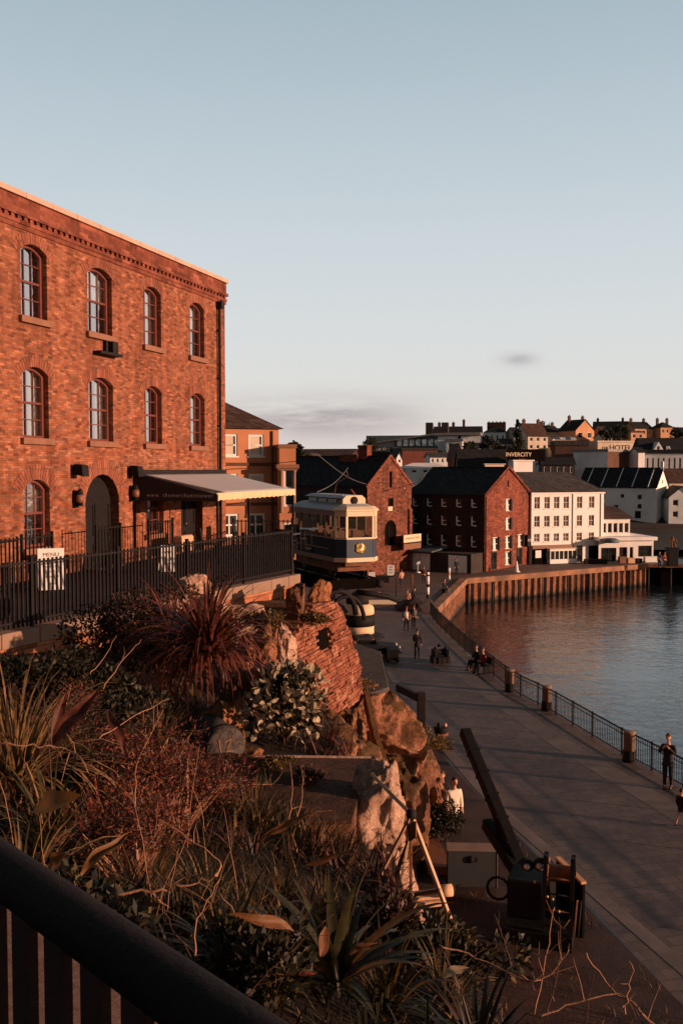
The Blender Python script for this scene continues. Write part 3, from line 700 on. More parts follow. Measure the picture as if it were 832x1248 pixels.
def chimney(roof, x, y, z, w=.7, h=1.6, m='red_wall', pots=2):
    b = MB(); b.box(x - w / 2, y - w * .35, z - 1.4, x + w / 2, y + w * .35, z + h); b.box(x - w / 2 - .06, y - w * .35 - .06, z + h - .22, x + w / 2 + .06, y + w * .35 + .06, z + h - .08)
    for i in range(pots): b.lathe([(.1, z + h), (.12, z + h + .05), (.09, z + h + .35)], (x + (i - (pots - 1) / 2) * .3, y, 0), 8)
    return b.build('chimney', M[m], roof)
def put_windows(r, W, D, side, ws, frame, pane, **kw):
    f = face_fn(side, W, D)
    for q in ws: win(r, f, q[0], q[1], q[2], q[3], frame, pane, q[4] if len(q) > 4 else 'sash', **kw)

# ---------------------------------------------------------------- orange rendered house behind the awning
c = P(340, 660, 66); az_ = rad(24); W, D = 10.5, 9
loc = (c.x - W * math.cos(az_), 66 - W * math.sin(az_), 4.0)
fr = [(u, z, 1.1, 1.5, 'sash') for u in (6.95, 8.85) for z in (7.85, 5.15)] + [(u, 2.35, 1.3, 1.55, 'cross') for u in (6.9, 8.8)] + [(5.0, 7.85, 1.1, 1.5, 'sash'), (5.0, 5.15, 1.1, 1.5, 'sash')]
r, ro = building('orange_house', 'three storey orange rendered house with white windows and dark hipped roof', 'house', loc, az_, W, D, 9.75, 2.9, 'hip', M['render_orange'], M['slate_brown'], front=fr, over=.3)
put_windows(r, W, D, 'f', fr, M['frame_white'], M['pane'], t=.14, sill=M['frame_white'])
f = face_fn('f', W, D)
for k, q in enumerate(fr[:4]):
    b = MB(); boxfn(b, f, q[0] - .42, q[0] + .26 + .14 * (k % 2), .07, .08, q[1] + .13, q[1] + 1.38); b.build('window_blind', M['render_cream'], r)
for z in (7.2, 4.45):
    b = MB(); b.box(-.02, -.1, z, W + .1, -.001, z + .2); b.build('string_course', M['brown_wall'], r)
b = MB(); b.tube([(W - .5, -.08, 0), (W - .5, -.08, 9.6)], .06, 6); b.build('drainpipe', M['brown_wall'], r)
c0, c1 = P(341, 660, 64.5), P(361, 660, 64.5)
fr = [((c1.x - c0.x) / 2 + .1, 4.4, .75, 2.6, 'sash'), ((c1.x - c0.x) / 2, 1.2, .75, 2.1, 'sash')]
W = c1.x - c0.x; r, ro = building('bay_tower', 'narrow orange bay tower with a moulded cornice beside the orange house', 'tower', (c0.x, 64.3, 4.0), rad(10), W, 1.9, 8.4, .25, 'flat', M['render_orange'], M['stone_sill'], front=fr, over=.08)
put_windows(r, W, 1.9, 'f', fr, M['frame_white'], M['pane'], t=.14)
b = MB(); b.box(-.2, -.22, 7.0, W + .2, 1.9, 7.28); b.box(-.1, -.12, 6.88, W + .1, 1.9, 7.0); b.build('cornice', M['stone_sill'], r)
for u in (.12, W - .12):
    b = MB(); b.lathe([(.14, 4), (.14, 4.1), (.1, 4.15), (.09, 6.7), (.15, 6.8), (.15, 6.88)], (u, -.08, 0), 10); b.build('column', M['stone_pale'], r)

# ---------------------------------------------------------------- stone chapel with gable
ax = math.atan2(-.6, .8); X, Y_ = V((.8, -.6)), V((.6, .8))
W, D = 13.0, 8.2; fc = V((2.42, 96)); o_ = fc - X * W
rg = [(4.1, 8.2, .55, 1.9), (4.1, 3.6, 2.2, 2.7), (4.1, 6.4, 1.0, 1.0)]
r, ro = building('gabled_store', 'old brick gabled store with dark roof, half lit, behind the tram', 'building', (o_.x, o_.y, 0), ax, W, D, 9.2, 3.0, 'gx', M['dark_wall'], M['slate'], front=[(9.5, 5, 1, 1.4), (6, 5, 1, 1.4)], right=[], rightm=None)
put_windows(r, W, D, 'f', [(9.5, 5, 1, 1.4), (6, 5, 1, 1.4)], M['frame_white'], M['pane_dark'])
f = face_fn('r', W, D); b = MB()
lp = [arch_loop(3.1, 5.3, 2.9, 4.6, 5.6), rect_loop(3.75, 4.75, 6.5, 7.9), rect_loop(3.95, 4.45, 9.0, 10.7)]
wall(b, [(-.05, 0), (8.25, 0), (8.25, 9.2), (4.1, 12.22), (-.05, 9.2)], lp, lambda u, v, w: f(u, v - .28, w), .27); b.build('gable_wall', M['brick_old'], r)
for l in lp:
    b = MB(); b.mesh([f(u, -.012, w) for u, w in l], [tuple(range(len(l)))]); w_ = b.build('window', M['interior'], r)
    b = MB(); ring(b, l, .09, f, -.1, -.02); cu = (l[0][0] + l[1][0]) / 2; boxfn(b, f, cu - .04, cu + .04, -.1, -.02, l[0][1], l[2][1] + .3); b.build('frame', M['iron_dull'], w_)
b = MB(); boxfn(b, f, 3.8, 4.7, -.2, -.11, 6.55, 7.0); b.build('sill_board', M['paint_cream'], r)
b = MB()
for (u0, w0), (u1, w1) in (((-.25, 9.1), (4.1, 12.35)), ((4.1, 12.35), (8.45, 9.1))): b.bar(f(u0, -.3, w0), f(u1, -.3, w1), .16, .3)
b.build('gable_verge', M['brick_gable'], r)
chimney(ro, W - 3.0, D / 2, 12.2, 1.2, 1.3, 'brick_gable', 0); chimney(ro, W - 4.6, D / 2, 12.0, 2.4, .5, 'brick_gable', 0)
for k in range(2):
    b = MB(); f_ = f; boxfn(b, f, 8.0 - .45, 8.1, -.5, -.285, 0, 6.6); b.build('buttress', M['brick_old'], r) if k == 0 else None
b = MB(); boxfn(b, f, 4.6, 8.3, -1.6, -.285, 3.05, 3.2); b.build('shop_canopy', M['iron_dull'], r)
b = MB(); boxfn(b, f, 4.7, 8.1, -1.62, -1.5, 3.2, 4.0); s_ = b.build('shop_sign', M['paint_cream'], r)
b = MB(); boxfn(b, f, 4.7, 8.1, -1.61, -1.5, 2.45, 3.04); b.build('sign_board', M['wood_trim'], r)
rr = Matrix(((0, 0, 1), (1, 0, 0), (0, 1, 0))).to_4x4()
text_obj('HARBOUR STORES', .34, M['ink_brown'], s_, f(6.4, -1.63, 3.6), rr, 'lettering', .003)

# ---------------------------------------------------------------- brick mill
W, D = 9.57, 10.7; fc = V((15.2, 100.1)); o_ = fc - X * W
fr = [(.85 + 1.85 * i, z, .75, h_, 'six') for i in range(5) for z, h_ in ((6.75, 1.0), (4.75, 1.15), (2.5, 1.3))]
rg = [(5.35, z, 1.1, h_, 'six') for z, h_ in ((6.3, 1.35), (4.2, 1.35))] + [(u, 2.1, 1.25, 1.45, 'six') for u in (2.4, 5.35, 8.4)] + [(5.35, .3, 1.2, 1.5, 'six'), (2.1, .05, 1.35, 1.95, 'plain'), (8.2, .05, 1.5, 1.95, 'plain'), (5.35, 9.0, .4, .7, 'plain')]
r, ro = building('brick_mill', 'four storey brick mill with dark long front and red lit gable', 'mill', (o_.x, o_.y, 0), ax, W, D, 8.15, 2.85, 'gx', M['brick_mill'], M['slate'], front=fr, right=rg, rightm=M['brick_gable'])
f = face_fn('f', W, D); gf_ = face_fn('r', W, D)
for q in fr:
    o = win(r, f, q[0], q[1], q[2], q[3], M['dark_wall'], M['pane_dark'], 'sash', sill=None)
    b = MB(); boxfn(b, f, q[0] - q[2] / 2 + .06, q[0] - q[2] / 2 + .2, .02, .05, q[1] + .1, q[1] + q[3] - .06); boxfn(b, f, q[0] - q[2] / 2 + .2, q[0] + q[2] / 2 - .05, .02, .05, q[1] + .06, q[1] + .17); boxfn(b, f, q[0] - q[2] / 2 + .2, q[0] + .15, .02, .05, q[1] + q[3] / 2 - .04, q[1] + q[3] / 2 + .05); b.build('open_casement', M['render_grey'], o)
for q in rg:
    o = win(r, gf_, q[0], q[1], q[2], q[3], M['frame_white'] if q[4] == 'six' else M['dark_wall'], M['pane_dark'], q[4], t=.08, sill=M['stone_sill'] if q[4] == 'six' else None)
    if q[4] == 'six':
        b = MB(); boxfn(b, gf_, q[0] + q[2] / 2 - .03, q[0] + q[2] / 2 + .3, -.14, -.02, q[1], q[1] + q[3]); b.build('shutter', M['dark_wall'], o)
        b = MB(); b.mesh([gf_(q[0] - .35, .05, q[1] + .1), gf_(q[0] + .2, .05, q[1] + .1), gf_(q[0] + .05, .05, q[1] + q[3] - .15), gf_(q[0] - .4, .05, q[1] + q[3] - .15)], [(0, 1, 2, 3)]); b.build('blind', M['curtain'], o)
b = MB()
for (u0, w0), (u1, w1) in (((-.25, 8.1), (5.35, 11.2)), ((5.35, 11.2), (10.95, 8.1))): b.bar(gf_(u0, -.1, w0), gf_(u1, -.1, w1), .16, .3)
b.build('gable_verge', M['brick_gable'], r)
b = MB(); b.tube([gf_(.15, -.06, 0), gf_(.15, -.06, 8)], .06, 6); b.build('drainpipe', M['iron_dull'], r)
b = MB(); boxfn(b, gf_, 9.3, 10.2, -.5, -.02, 2.1, 3.4); s_ = b.build('hanging_sign', M['black_iron'], r)
text_obj('INN', .5, M['letter_pale'], s_, gf_(9.75, -.52, 2.8), rr, 'lettering', .003)
# lean-to shop along its dark front
b0 = ROOTM[r.name]
sh = thing('waterfront_shop', 'low dark shop front with teal canopy and white doors below the mill', 'shop', tuple(b0 @ V((-1.2, -2.6, 0))), ax)
b = MB(); b.box(0, 0, 0, 10.6, 2.5, 2.05); b.build('wall', M['dark_wall'], sh)
b = MB(); b.hexa([(-.2, -1.0, 2.06), (6.4, -1.0, 2.06), (6.4, 2.5, 2.35), (-.2, 2.5, 2.35), (-.2, -1.0, 2.2), (6.4, -1.0, 2.2), (6.4, 2.5, 2.5), (-.2, 2.5, 2.5)]); b.build('canopy', mat('teal canopy', (.075, .105, .12), .4, .2, 1, .05, 10), sh)
for x0, x1 in ((3.2, 5.6), (7.9, 10.1)):
    b = MB(); b.box(x0, -.06, .03, (x0 + x1) / 2 - .03, -.002, 1.85); b.box((x0 + x1) / 2 + .03, -.06, .03, x1, -.002, 1.85); d_ = b.build('door', M['paint_white'], sh)
    b = MB(); b.box((x0 + x1) / 2 - .1, -.12, .7, (x0 + x1) / 2 - .05, -.06, 1.2); b.build('handle', M['iron_dull'], d_)
b = MB(); b.box(.2, -.3, 2.5, 1.2, .3, 3.3); b.lathe([(.25, 2.5), (.3, 2.6), (.3, 3.0), (0, 3.1)], (1.8, .2, 0), 10); b.build('roof_vent', M['paint_white'], sh)
b = MB(); b.box(.1, -.1, .05, .5, -.004, 1.9); b.build('door_post', M['paint_white'], sh)

# ---------------------------------------------------------------- white building
aw_ = math.atan2(.34, .94); W, D = 9.8, 8.0
fr = [(u, z, .74, h_, 'six') for u in (.72, 2.04, 3.33, 4.62, 6.44, 8.1) for z, h_ in ((6.35, 1.4), (4.25, 1.3), (2.55, .95))]
r, ro = building('white_hotel', 'white rendered three storey building with sash windows and grey slate roof', 'hotel', (21.8, 108.3, 0), aw_, W, D, 8.25, 2.35, 'hipr', M['render_white'], M['slate_grey'], front=fr + [(6.5, .02, .85, 1.95), (8.5, .02, 1.5, 1.9)], over=.22)
f = face_fn('f', W, D)
for i, q in enumerate(fr):
    o = win(r, f, *q[:4], M['frame_white'], M['pane_warm'], 'six', sill=M['render_white'], t=.05)
    if i % 3 != 1:
        b = MB(); boxfn(b, f, q[0] - .28, q[0] - .02 + .1 * (i % 4), .105, .11, q[1] + (.1 if i % 2 else .5), q[1] + q[3] - .1); b.build('curtain', M['curtain'], o)
for u, ww_, hh in ((6.5, .85, 1.95), (8.5, 1.5, 1.9)): win(r, f, u, .02, ww_, hh, M['dark_wall'], M['pane_dark'], 'plain')
b = MB(); b.tube([(5.5, -.06, 2.2), (5.5, -.06, 8.2)], .05, 6); b.tube([(9.35, -.06, .1), (9.35, -.06, 8.2)], .05, 6); b.build('drainpipe', M['render_cream'], r)
b = MB(); b.box(-.1, -.12, 8.05, W + .1, 0, 8.25); b.build('eaves_board', M['frame_white'], r)
b = MB(); b.box(.0, -.3, 1.75, 5.5, -.002, 2.15); b.build('fascia', M['wood_trim'], r)
b = MB(); b.box(1.9, -1.0, .05, 5.5, -.01, .55); b.box(1.9, -1.0, 1.5, 5.5, -.01, 1.72)
for i in range(7): b.box(1.9 + i * .585, -1.0, .55, 1.99 + i * .585, -.9, 1.5)
bay = b.build('bay_shopfront', M['frame_white'], r)
for i in range(6):
    b = MB(); b.quad((1.99 + i * .585, -.94, .55), (2.485 + i * .585, -.94, .55), (2.485 + i * .585, -.94, 1.5), (1.99 + i * .585, -.94, 1.5)); b.build('pane', M['pane_dark'], bay)
b = MB(); b.box(1.8, -1.1, 1.72, 5.6, -.02, 1.82); b.build('bay_roof', M['render_cream'], r)
b = MB(); b.box(.1, -.5, .02, 1.7, -.003, 1.7); b.build('dark_shopfront', M['interior'], r)
b = MB(); b.box(.25, -.54, .75, 1.0, -.5, 1.6); b.build('shop_window', M['frame_white'], r)
# extension to the right: cafe with flat roof and a glazed upper room
b0 = ROOTM[r.name]
r2 = thing('cafe_pavilion', 'low white flat roofed cafe pavilion joined to the white building', 'cafe', tuple(b0 @ V((W + .05, -.3, 0))), rad(8))
b = MB(); wall(b, rect_loop(-1.2, 5.6, 0, 2.55), [rect_loop(-.9, 1.0, .05, 1.7), rect_loop(1.35, 2.35, .05, 1.75), rect_loop(2.65, 3.1, .05, 1.75), rect_loop(3.7, 5.4, .6, 1.9)], lambda u, v, w: V((u, v - .9, w)), .3)
b.quad((5.6, -.9, 0), (5.6, 6, 0), (5.6, 6, 2.55), (5.6, -.9, 2.55)); b.build('wall', M['render_white'], r2)
b = MB(); b.box(-1.3, -1.3, 2.55, 5.9, 6, 2.95); b.build('roof', M['render_white'], r2)
for u0, u1, w0, w1 in ((-.9, 1.0, .05, 1.7), (1.35, 2.35, .05, 1.75), (2.65, 3.1, .05, 1.75), (3.7, 5.4, .6, 1.9)):
    k = win(r2, lambda u, v, w: V((u, v - .9, w)), (u0 + u1) / 2, w0, u1 - u0, w1 - w0, M['dark_wall'], M['pane_dark'], 'cross', v=.25)
b = MB(); wall(b, rect_loop(-.3, 3.6, 2.95, 5.0), [rect_loop(.1 + .7 * i, .65 + .7 * i, 3.3, 4.5) for i in range(5)], lambda u, v, w: V((u, v + 1.2, w)), .15); b.quad((3.6, 1.2, 2.95), (3.6, 6, 2.95), (3.6, 6, 5), (3.6, 1.2, 5)); b.build('upper_room', M['render_white'], r2)
for i in range(5): win(r2, lambda u, v, w: V((u, v + 1.2, w)), .375 + .7 * i, 3.3, .55, 1.2, M['frame_white'], M['pane_dark'], 'plain')
b = MB(); b.hexa([(-.5, .9, 5.0), (3.9, .9, 5.0), (3.9, 6, 5.2), (-.5, 6, 5.2), (-.5, .9, 5.12), (3.9, .9, 5.12), (3.9, 6, 6.3), (-.5, 6, 6.3)]); b.build('upper_roof', M['slate_brown'], r2)
b = MB(); b.lathe([(.1, 0), (1.0, .05), (1.05, .35), (.6, .55), (.0, .6)], (-.2, -1.9, 2.35), 14); b.build('round_canopy', M['teal_wall'], r2)
for i, (u, y_, w_, h_, m, lb) in enumerate(((1.2, -2.0, .75, .75, 'wood_trim', 'brown box planter nearest the pavilion doors'), (2.2, -2.1, .8, .6, 'timber', 'pale timber planter right of the brown box planter'), (4.6, -2.2, 1.5, .75, 'paint_white', 'white cloth covered table outside the pavilion window'), (-2.2, -2.4, 2.6, .55, 'iron_dull', 'low dark row of outdoor seating in front of the white building'), (3.3, -1.9, .6, .5, 'iron_dull', 'dark low barrel between the pavilion planters'))):
    p_ = ROOTM[r2.name] @ V((u, y_, 0)); b = MB(); b.box(-w_ / 2, -.3, 0, w_ / 2, .3, h_ - .06); b.box(-w_ / 2 - .04, -.34, h_ - .06, w_ / 2 + .04, .34, h_)
    o = b.build(('planter', 'planter', 'cafe_table', 'cafe_seating', 'tub')[i], M[m]); o.location = p_; o.rotation_euler = (0, 0, rad(8)); tag(o, lb, ('planter', 'planter', 'table', 'seating', 'tub')[i])

# ---------------------------------------------------------------- quay walls
def quay_wall(name, label, a, b_, z0=-3.4, top=.12, pitch=.9, cap='piles'):
    a, b_ = V(a), V(b_); L = (b_ - a).length; d = (b_ - a) / L; r = thing(name, label, 'quay wall', (a.x, a.y, 0), math.atan2(d.y, d.x))
    m = MB(); k = int(L / pitch * 2); x = 0; pts = []
    for i in range(k + 1):
        x = L * i / k; pts += [(x - pitch * .12, -.32 if i % 2 else -.05), (x + pitch * .12, -.32 if i % 2 else -.05)]
    pts = [(max(0, min(L, x)), y_) for x, y_ in pts]
    vs = [V((x, y_, z0)) for x, y_ in pts] + [V((x, y_, -.38)) for x, y_ in pts]; n = len(pts)
    m.mesh(vs, [(i, i + 1, n + i + 1, n + i) for i in range(n - 1)]); m.build('sheet_piles', M['piles'], r)
    m = MB(); q = 0
    while q < L: m.box(q + .005, -.5, -.42, min(q + 3.2, L) - .005, .25, top); q += 3.2
    m.build('cap_beam', M['rust'] if cap == 'rust' else mat('quay cap', (.3, .14, .07), .85, .4, .9, .3, 8, dirt=(.14, .075, .045)), r)
    return r
q1 = quay_wall('quay_wall', 'long rusty sheet pile quay wall below the white building', (12.0, 93.4), (34.6, 107.8))
q2 = quay_wall('quay_wall', 'short rusty sheet pile wall turning in beside the promenade', (6.75, 72.3), (12.0, 93.4))
for q in (.4, 3.6, 7.2, 11, 14.2, 17.5, 20.4, 24):
    b = MB(); b.box(q, -.42, -3.4, q + .16, -.33, -.42); b.build('fender_post', M['iron_dull'], q1)
pr_ = thing('dark_pier', 'dark timber pier running out to the right of the quay wall', 'pier', (34.7, 107.6, 0), rad(-4))
b = MB(); b.box(0, 0, -.15, 34, 4.5, .1); b.build('deck', M['gutter'], pr_)
b = MB(); b.box(0, -.1, -.3, 34, -.005, .1); b.build('edge_beam', M['rust'], pr_)
for i in range(14):
    b = MB(); b.tube([(.4 + i * 2.5, .2, -4), (.4 + i * 2.5, .2, -.2)], .16, 8); b.build('pile', M['iron_dull'], pr_)
b = MB(); b.box(0, .6, -3, 34, .7, -.2); b.build('backing', M['interior'], pr_)
# far shore wall
b = MB(); b.hexa([(20, 178, -4), (260, 176, -4), (260, 190, -4), (20, 190, -4), (20, 178.5, .3), (260, 176.5, .3), (260, 190, .9), (20, 190, .9)])
o = b.build('far_quay_wall', M['dark_wall']); tag(o, 'long black quay wall across the water below the white houses', 'quay wall')
# ---------------------------------------------------------------- tram car on its trestle
TA = math.atan2(.416, .909)
tr = thing('tram_car', 'vintage blue and cream tram car with gold crest on its front', 'tram', (.78, 40.35, 6.98), TA)
hw, nl, L = .96, .42, 5.7
plan = [(-hw, nl), (-.62, 0), (.62, 0), (hw, nl), (hw, L - nl), (.62, L), (-.62, L), (-hw, L - nl)]
def ringwall(mb, z0, z1, off=0.0, sides=None):
    pl = inset(plan, -off) if off else plan
    for i in range(8):
        if sides is None or i in sides:
            a, b_ = pl[i], pl[(i + 1) % 8]
            mb.quad((a[0], a[1], z0), (b_[0], b_[1], z0), (b_[0], b_[1], z1), (a[0], a[1], z1))
def solidify(o, t=.05):
    s = o.modifiers.new('Solid', 'SOLIDIFY'); s.thickness = t; s.offset = 0; return o
# sides: index i = edge plan[i]->plan[i+1]; 0 nose-left,1 front,2 nose-right,3 right,4..6 back,7 left
b = MB(); ringwall(b, .2, 1.0, 0, (0, 1, 2, 3, 4, 5, 6, 7)); solidify(b.build('lower_panel', M['tram_blue'], tr))
b = MB(); ringwall(b, .21, .99, .03, (7, 3)); solidify(b.build('side_panel', M['tram_dark'], tr), .02)  # shade of the tram sides put into the panel colour
b = MB(); ringwall(b, .02, .2, .05, (0, 1, 2)); solidify(b.build('front_bumper', M['paint_cream'], tr), .1)
b = MB(); ringwall(b, .0, .2, .04, (3, 4, 5, 6, 7)); solidify(b.build('side_skirt', M['wood_trim'], tr), .08)
b = MB(); ringwall(b, .99, 1.07, .04, (0, 1, 2)); solidify(b.build('waist_rail', M['paint_cream'], tr), .07)
b = MB(); ringwall(b, .99, 1.06, .04, (3, 4, 5, 6, 7)); b2 = solidify(b.build('side_waist_rail', M['wood_trim'], tr), .07)
b = MB(); b.box(-hw - .06, 1.0, .52, -hw - .04, L - .8, .57); b.build('side_moulding', M['wood_trim'], tr)
b = MB(); b.box(-hw - .06, 2.85, .22, -hw - .045, 2.9, 1.0); b.build('door_seam', M['interior'], tr)
def post(x, y_, m, w=.09, z0=1.05, z1=2.02):
    b = MB(); b.box(x - w / 2, y_ - w / 2, z0, x + w / 2, y_ + w / 2, z1); b.build('window_post', M[m], tr, bevel=.01)
for x, y_ in plan[:4]: post(x, y_, 'paint_cream', .1)
for x, y_ in plan[4:]: post(x, y_, 'wood_trim', .1)
for sx in (-1, 1):
    for i in range(1, 5): post(sx * hw, nl + (L - 2 * nl) * i / 5, 'wood_trim', .09)
for a, b_ in ((0, 1), (1, 2), (2, 3), (5, 6)):
    p, q = plan[a], plan[b_]; b = MB(); b.quad((p[0], p[1] + .01, 1.06), (q[0], q[1] + .01, 1.06), (q[0], q[1] + .01, 2.02), (p[0], p[1] + .01, 2.02)); b.build('window_pane', M['tram_glass'], tr)
for sx in (-1, 1):
    for i in range(5):
        y0, y1 = nl + (L - 2 * nl) * i / 5, nl + (L - 2 * nl) * (i + 1) / 5
        b = MB(); b.quad((sx * (hw - .01), y0 + .05, 1.06), (sx * (hw - .01), y1 - .05, 1.06), (sx * (hw - .01), y1 - .05, 1.98), (sx * (hw - .01), y0 + .05, 1.98)); b.build('window_pane', M['tram_glass'], tr)
b = MB(); ringwall(b, 1.98, 2.24, .03, (0, 1, 2)); solidify(b.build('front_header', M['paint_cream'], tr), .08)
b = MB(); ringwall(b, 1.98, 2.2, .03, (3, 4, 5, 6, 7)); solidify(b.build('side_header', M['wood_trim'], tr), .08)
def plan_at(off, z, rise=0): return [V((x, y_, z)) for x, y_ in inset(plan, off)]
b = MB(); rings = [plan_at(-.12, 2.2), plan_at(-.12, 2.25), plan_at(.1, 2.38), plan_at(.4, 2.5)]
vs = sum(rings, []); b.mesh(vs, [(k * 8 + i, k * 8 + (i + 1) % 8, (k + 1) * 8 + (i + 1) % 8, (k + 1) * 8 + i) for k in range(3) for i in range(8)] + [tuple(range(24, 32)), tuple(range(8))[::-1]])
b.build('roof', M['tram_roof'], tr)
b = MB(); p4 = inset(plan, -.13); vs = [V((x, y_, 2.2)) for x, y_ in p4[:4]] + [V((x, y_ , 2.26)) for x, y_ in p4[:4]] + [V((x * .86, y_ + .14, 2.385)) for x, y_ in p4[:4]]
b.mesh(vs, [(i, i + 1, 5 + i, 4 + i) for i in range(3)] + [(4 + i, 5 + i, 9 + i, 8 + i) for i in range(3)]); solidify(b.build('front_hood', M['paint_cream'], tr), .02)
b = MB(); b.hexa([(-.5, .75, 2.45), (.5, .75, 2.45), (.5, 4.6, 2.45), (-.5, 4.6, 2.45), (-.45, .8, 2.74), (.45, .8, 2.74), (.45, 4.5, 2.74), (-.45, 4.5, 2.74)]); cl = b.build('clerestory', M['wood_trim'], tr)
b = MB(); b.hexa([(-.62, .7, 2.74), (.62, .7, 2.74), (.62, 4.7, 2.74), (-.62, 4.7, 2.74), (-.4, .9, 2.86), (.4, .9, 2.86), (.4, 4.5, 2.86), (-.4, 4.5, 2.86)]); b.build('clerestory_roof', M['tram_roof'], cl)
for i in range(3):
    b = MB(); b.quad((-.5, 1.3 + i * 1.1, 2.52), (-.5, 2.2 + i * 1.1, 2.52), (-.475, 2.2 + i * 1.1, 2.68), (-.475, 1.3 + i * 1.1, 2.68)); b.v = [p + V((-.012, 0, 0)) for p in b.v]; b.build('clerestory_pane', M['pane_dark'], cl)
b = MB(); b.prism([(-.55, .55, 2.42), (.55, .55, 2.42), (.55, .55, 2.7), (.38, .55, 2.86), (-.38, .55, 2.86), (-.55, .55, 2.7)], (0, .16, 0)); hb = b.build('destination_box', M['paint_cream'], tr, bevel=.02)
b = MB(); b.lathe([(0, 0), (.15, 0), (.17, .02), (.13, .05), (0, .05)], (0, .5, 2.64), 14, 'y'); b.build('lamp', M['iron_dull'], hb)
b = MB(); b.lathe([(0, 0), (.2, 0), (.22, .015), (.2, .04), (.17, .045), (0, .05)], (0, -.075, .62), 24, 'y'); cr = b.build('crest', M['gold'], tr)
b = MB()
for k in range(5):
    t = 2 * PI * k / 5; b.lathe([(0, 0), (.05, 0), (.06, .03), (0, .035)], (.19 * math.cos(t), -.08, .62 + .19 * math.sin(t)), 10, 'y')
b.build('crest_rim', M['gold'], cr)
b = MB(); pts = [(.05 * math.cos(t) + .02, -.085, .63 + .1 * math.sin(t * .9)) for t in [i * .5 for i in range(9)]]; b.tube(pts, .016, 6); b.build('crest_emblem', M['wood_trim'], cr)
b = MB(); b.bar((-.05, -.03, 1.55), (.35, -.03, 1.14), .025); b.build('wiper', M['black_iron'], tr)
b = MB(); b.box(-hw + .05, .3, .1, hw - .05, L - .3, .2); b.build('floor', M['wood_trim'], tr)
for i in range(5):
    for sx in (-1, 1):
        b = MB(); b.box(sx * .48 - .32, .8 + i * .9, .2, sx * .48 + .32, 1.2 + i * .9, .62); b.box(sx * .48 - .32, 1.18 + i * .9, .62, sx * .48 + .32, 1.24 + i * .9, 1.3); b.build('bench_seat', M['wood_trim'], tr)
b = MB(); b.box(-.8, .5, -.42, .8, L - .5, .0); b.box(-.6, .15, -.18, .6, .5, .0); b.build('chassis', M['rust'], tr)
for y_ in (1.3, 4.3):
    for sx in (-.72, .72):
        b = MB(); b.lathe([(0, -.05), (.3, -.05), (.34, -.02), (.34, .02), (.3, .05), (0, .05)], (sx, y_, -.42), 16, 'x'); b.build('wheel', M['black_iron'], tr)
b = MB(); b.tube([(.0, 2.6, 2.86), (.0, 2.6, 2.98), (-.1, 2.2, 3.35), (.25, 1.7, 3.7), (.05, 1.5, 3.95)], .014, 6); b.build('trolley_pole', M['wood_trim'], tr)
b = MB(); b.bar((.3, 1.0, 2.8), (.15, 1.2, 3.1), .05); b.build('roof_lamp', M['red_paint'], tr)
# trestle
ts = thing('tram_trestle', 'dark iron trestle and track carrying the tram out over the promenade', 'trestle', (.78, 40.35, 0), TA)
b = MB(); b.box(-1.35, .9, 5.7, 1.25, 9.5, 6.18); b.build('deck', M['interior'], ts)
for sx in (-.72, .72):
    b = MB(); b.box(sx - .05, .6, 6.18, sx + .05, 9.5, 6.24); b.build('rail', M['iron_dull'], ts)
for sx in (-1.2, .1):
    for y_ in (4.6, 8.5):
        b = MB(); b.bar((sx, y_, -.1), (sx, y_, 5.7), .3); b.build('leg', M['iron_dull'], ts)
for y_ in (4.6, 8.5):
    b = MB(); b.bar((-1.2, y_, 1.5), (.1, y_, 5.2), .12); b.bar((.1, y_ + .1, 1.5), (-1.2, y_ + .1, 5.2), .12); b.build('cross_brace', M['iron_dull'], ts)
b = MB()
for x0, z0, rr_ in ((-.5, 5.75, .13), (-.1, 5.5, .1)):
    b.tube([(x0 + .9 * math.cos(t) - .2, .8 - .1 * math.sin(t), z0 - 1.3 + 1.25 * math.sin(t)) for t in [PI * .95 - i * .22 for i in range(14)]], rr_, 8)
b.build('curved_pipe', M['black_iron'], ts)
b = MB(); b.tube([(.2, .7, 5.6), (.9, .5, 5.5), (1.6, .4, 5.35), (2.1, .5, 5.15)], .12, 8); b.build('buffer_arm', M['black_iron'], ts)
b = MB(); n_ = 11
for i in range(n_):
    t0, t1 = PI * (.15 + .7 * i / n_), PI * (.15 + .7 * (i + .8) / n_)
    b.prism([(-1.0, .9, 4.2), (-1.0 + 1.1 * math.cos(t1), 1.1, 4.2 + 1.05 * math.sin(t1)), (-1.0 + 1.1 * math.cos(t0), 1.1, 4.2 + 1.05 * math.sin(t0))], (0, .08, 0))
b.box(-1.3, 1.0, 3.9, -.7, 1.9, 5.7); b.build('ribbed_fan', mat('ribbed steel', (.07, .068, .078), .5, .4, 4, .1, 14), ts)
# overhead wires
ow = MB()
for a, b_ in ((P(386, 553, 62), P(446, 590, 95.5)), (P(386, 600, 60), P(424, 570, 92)), (P(500, 594, 97), P(521, 574, 108))):
    k = 10; ow.tube([a.lerp(b_, i / k) - V((0, 0, .35 * math.sin(PI * i / k))) for i in range(k + 1)], .03, 4)
o = ow.build('overhead_wire', mat('wire', (.12, .1, .09), .6, .1, 2, 0)); tag(o, 'thin overhead tram wires strung across the roofs above the tram', 'wire')
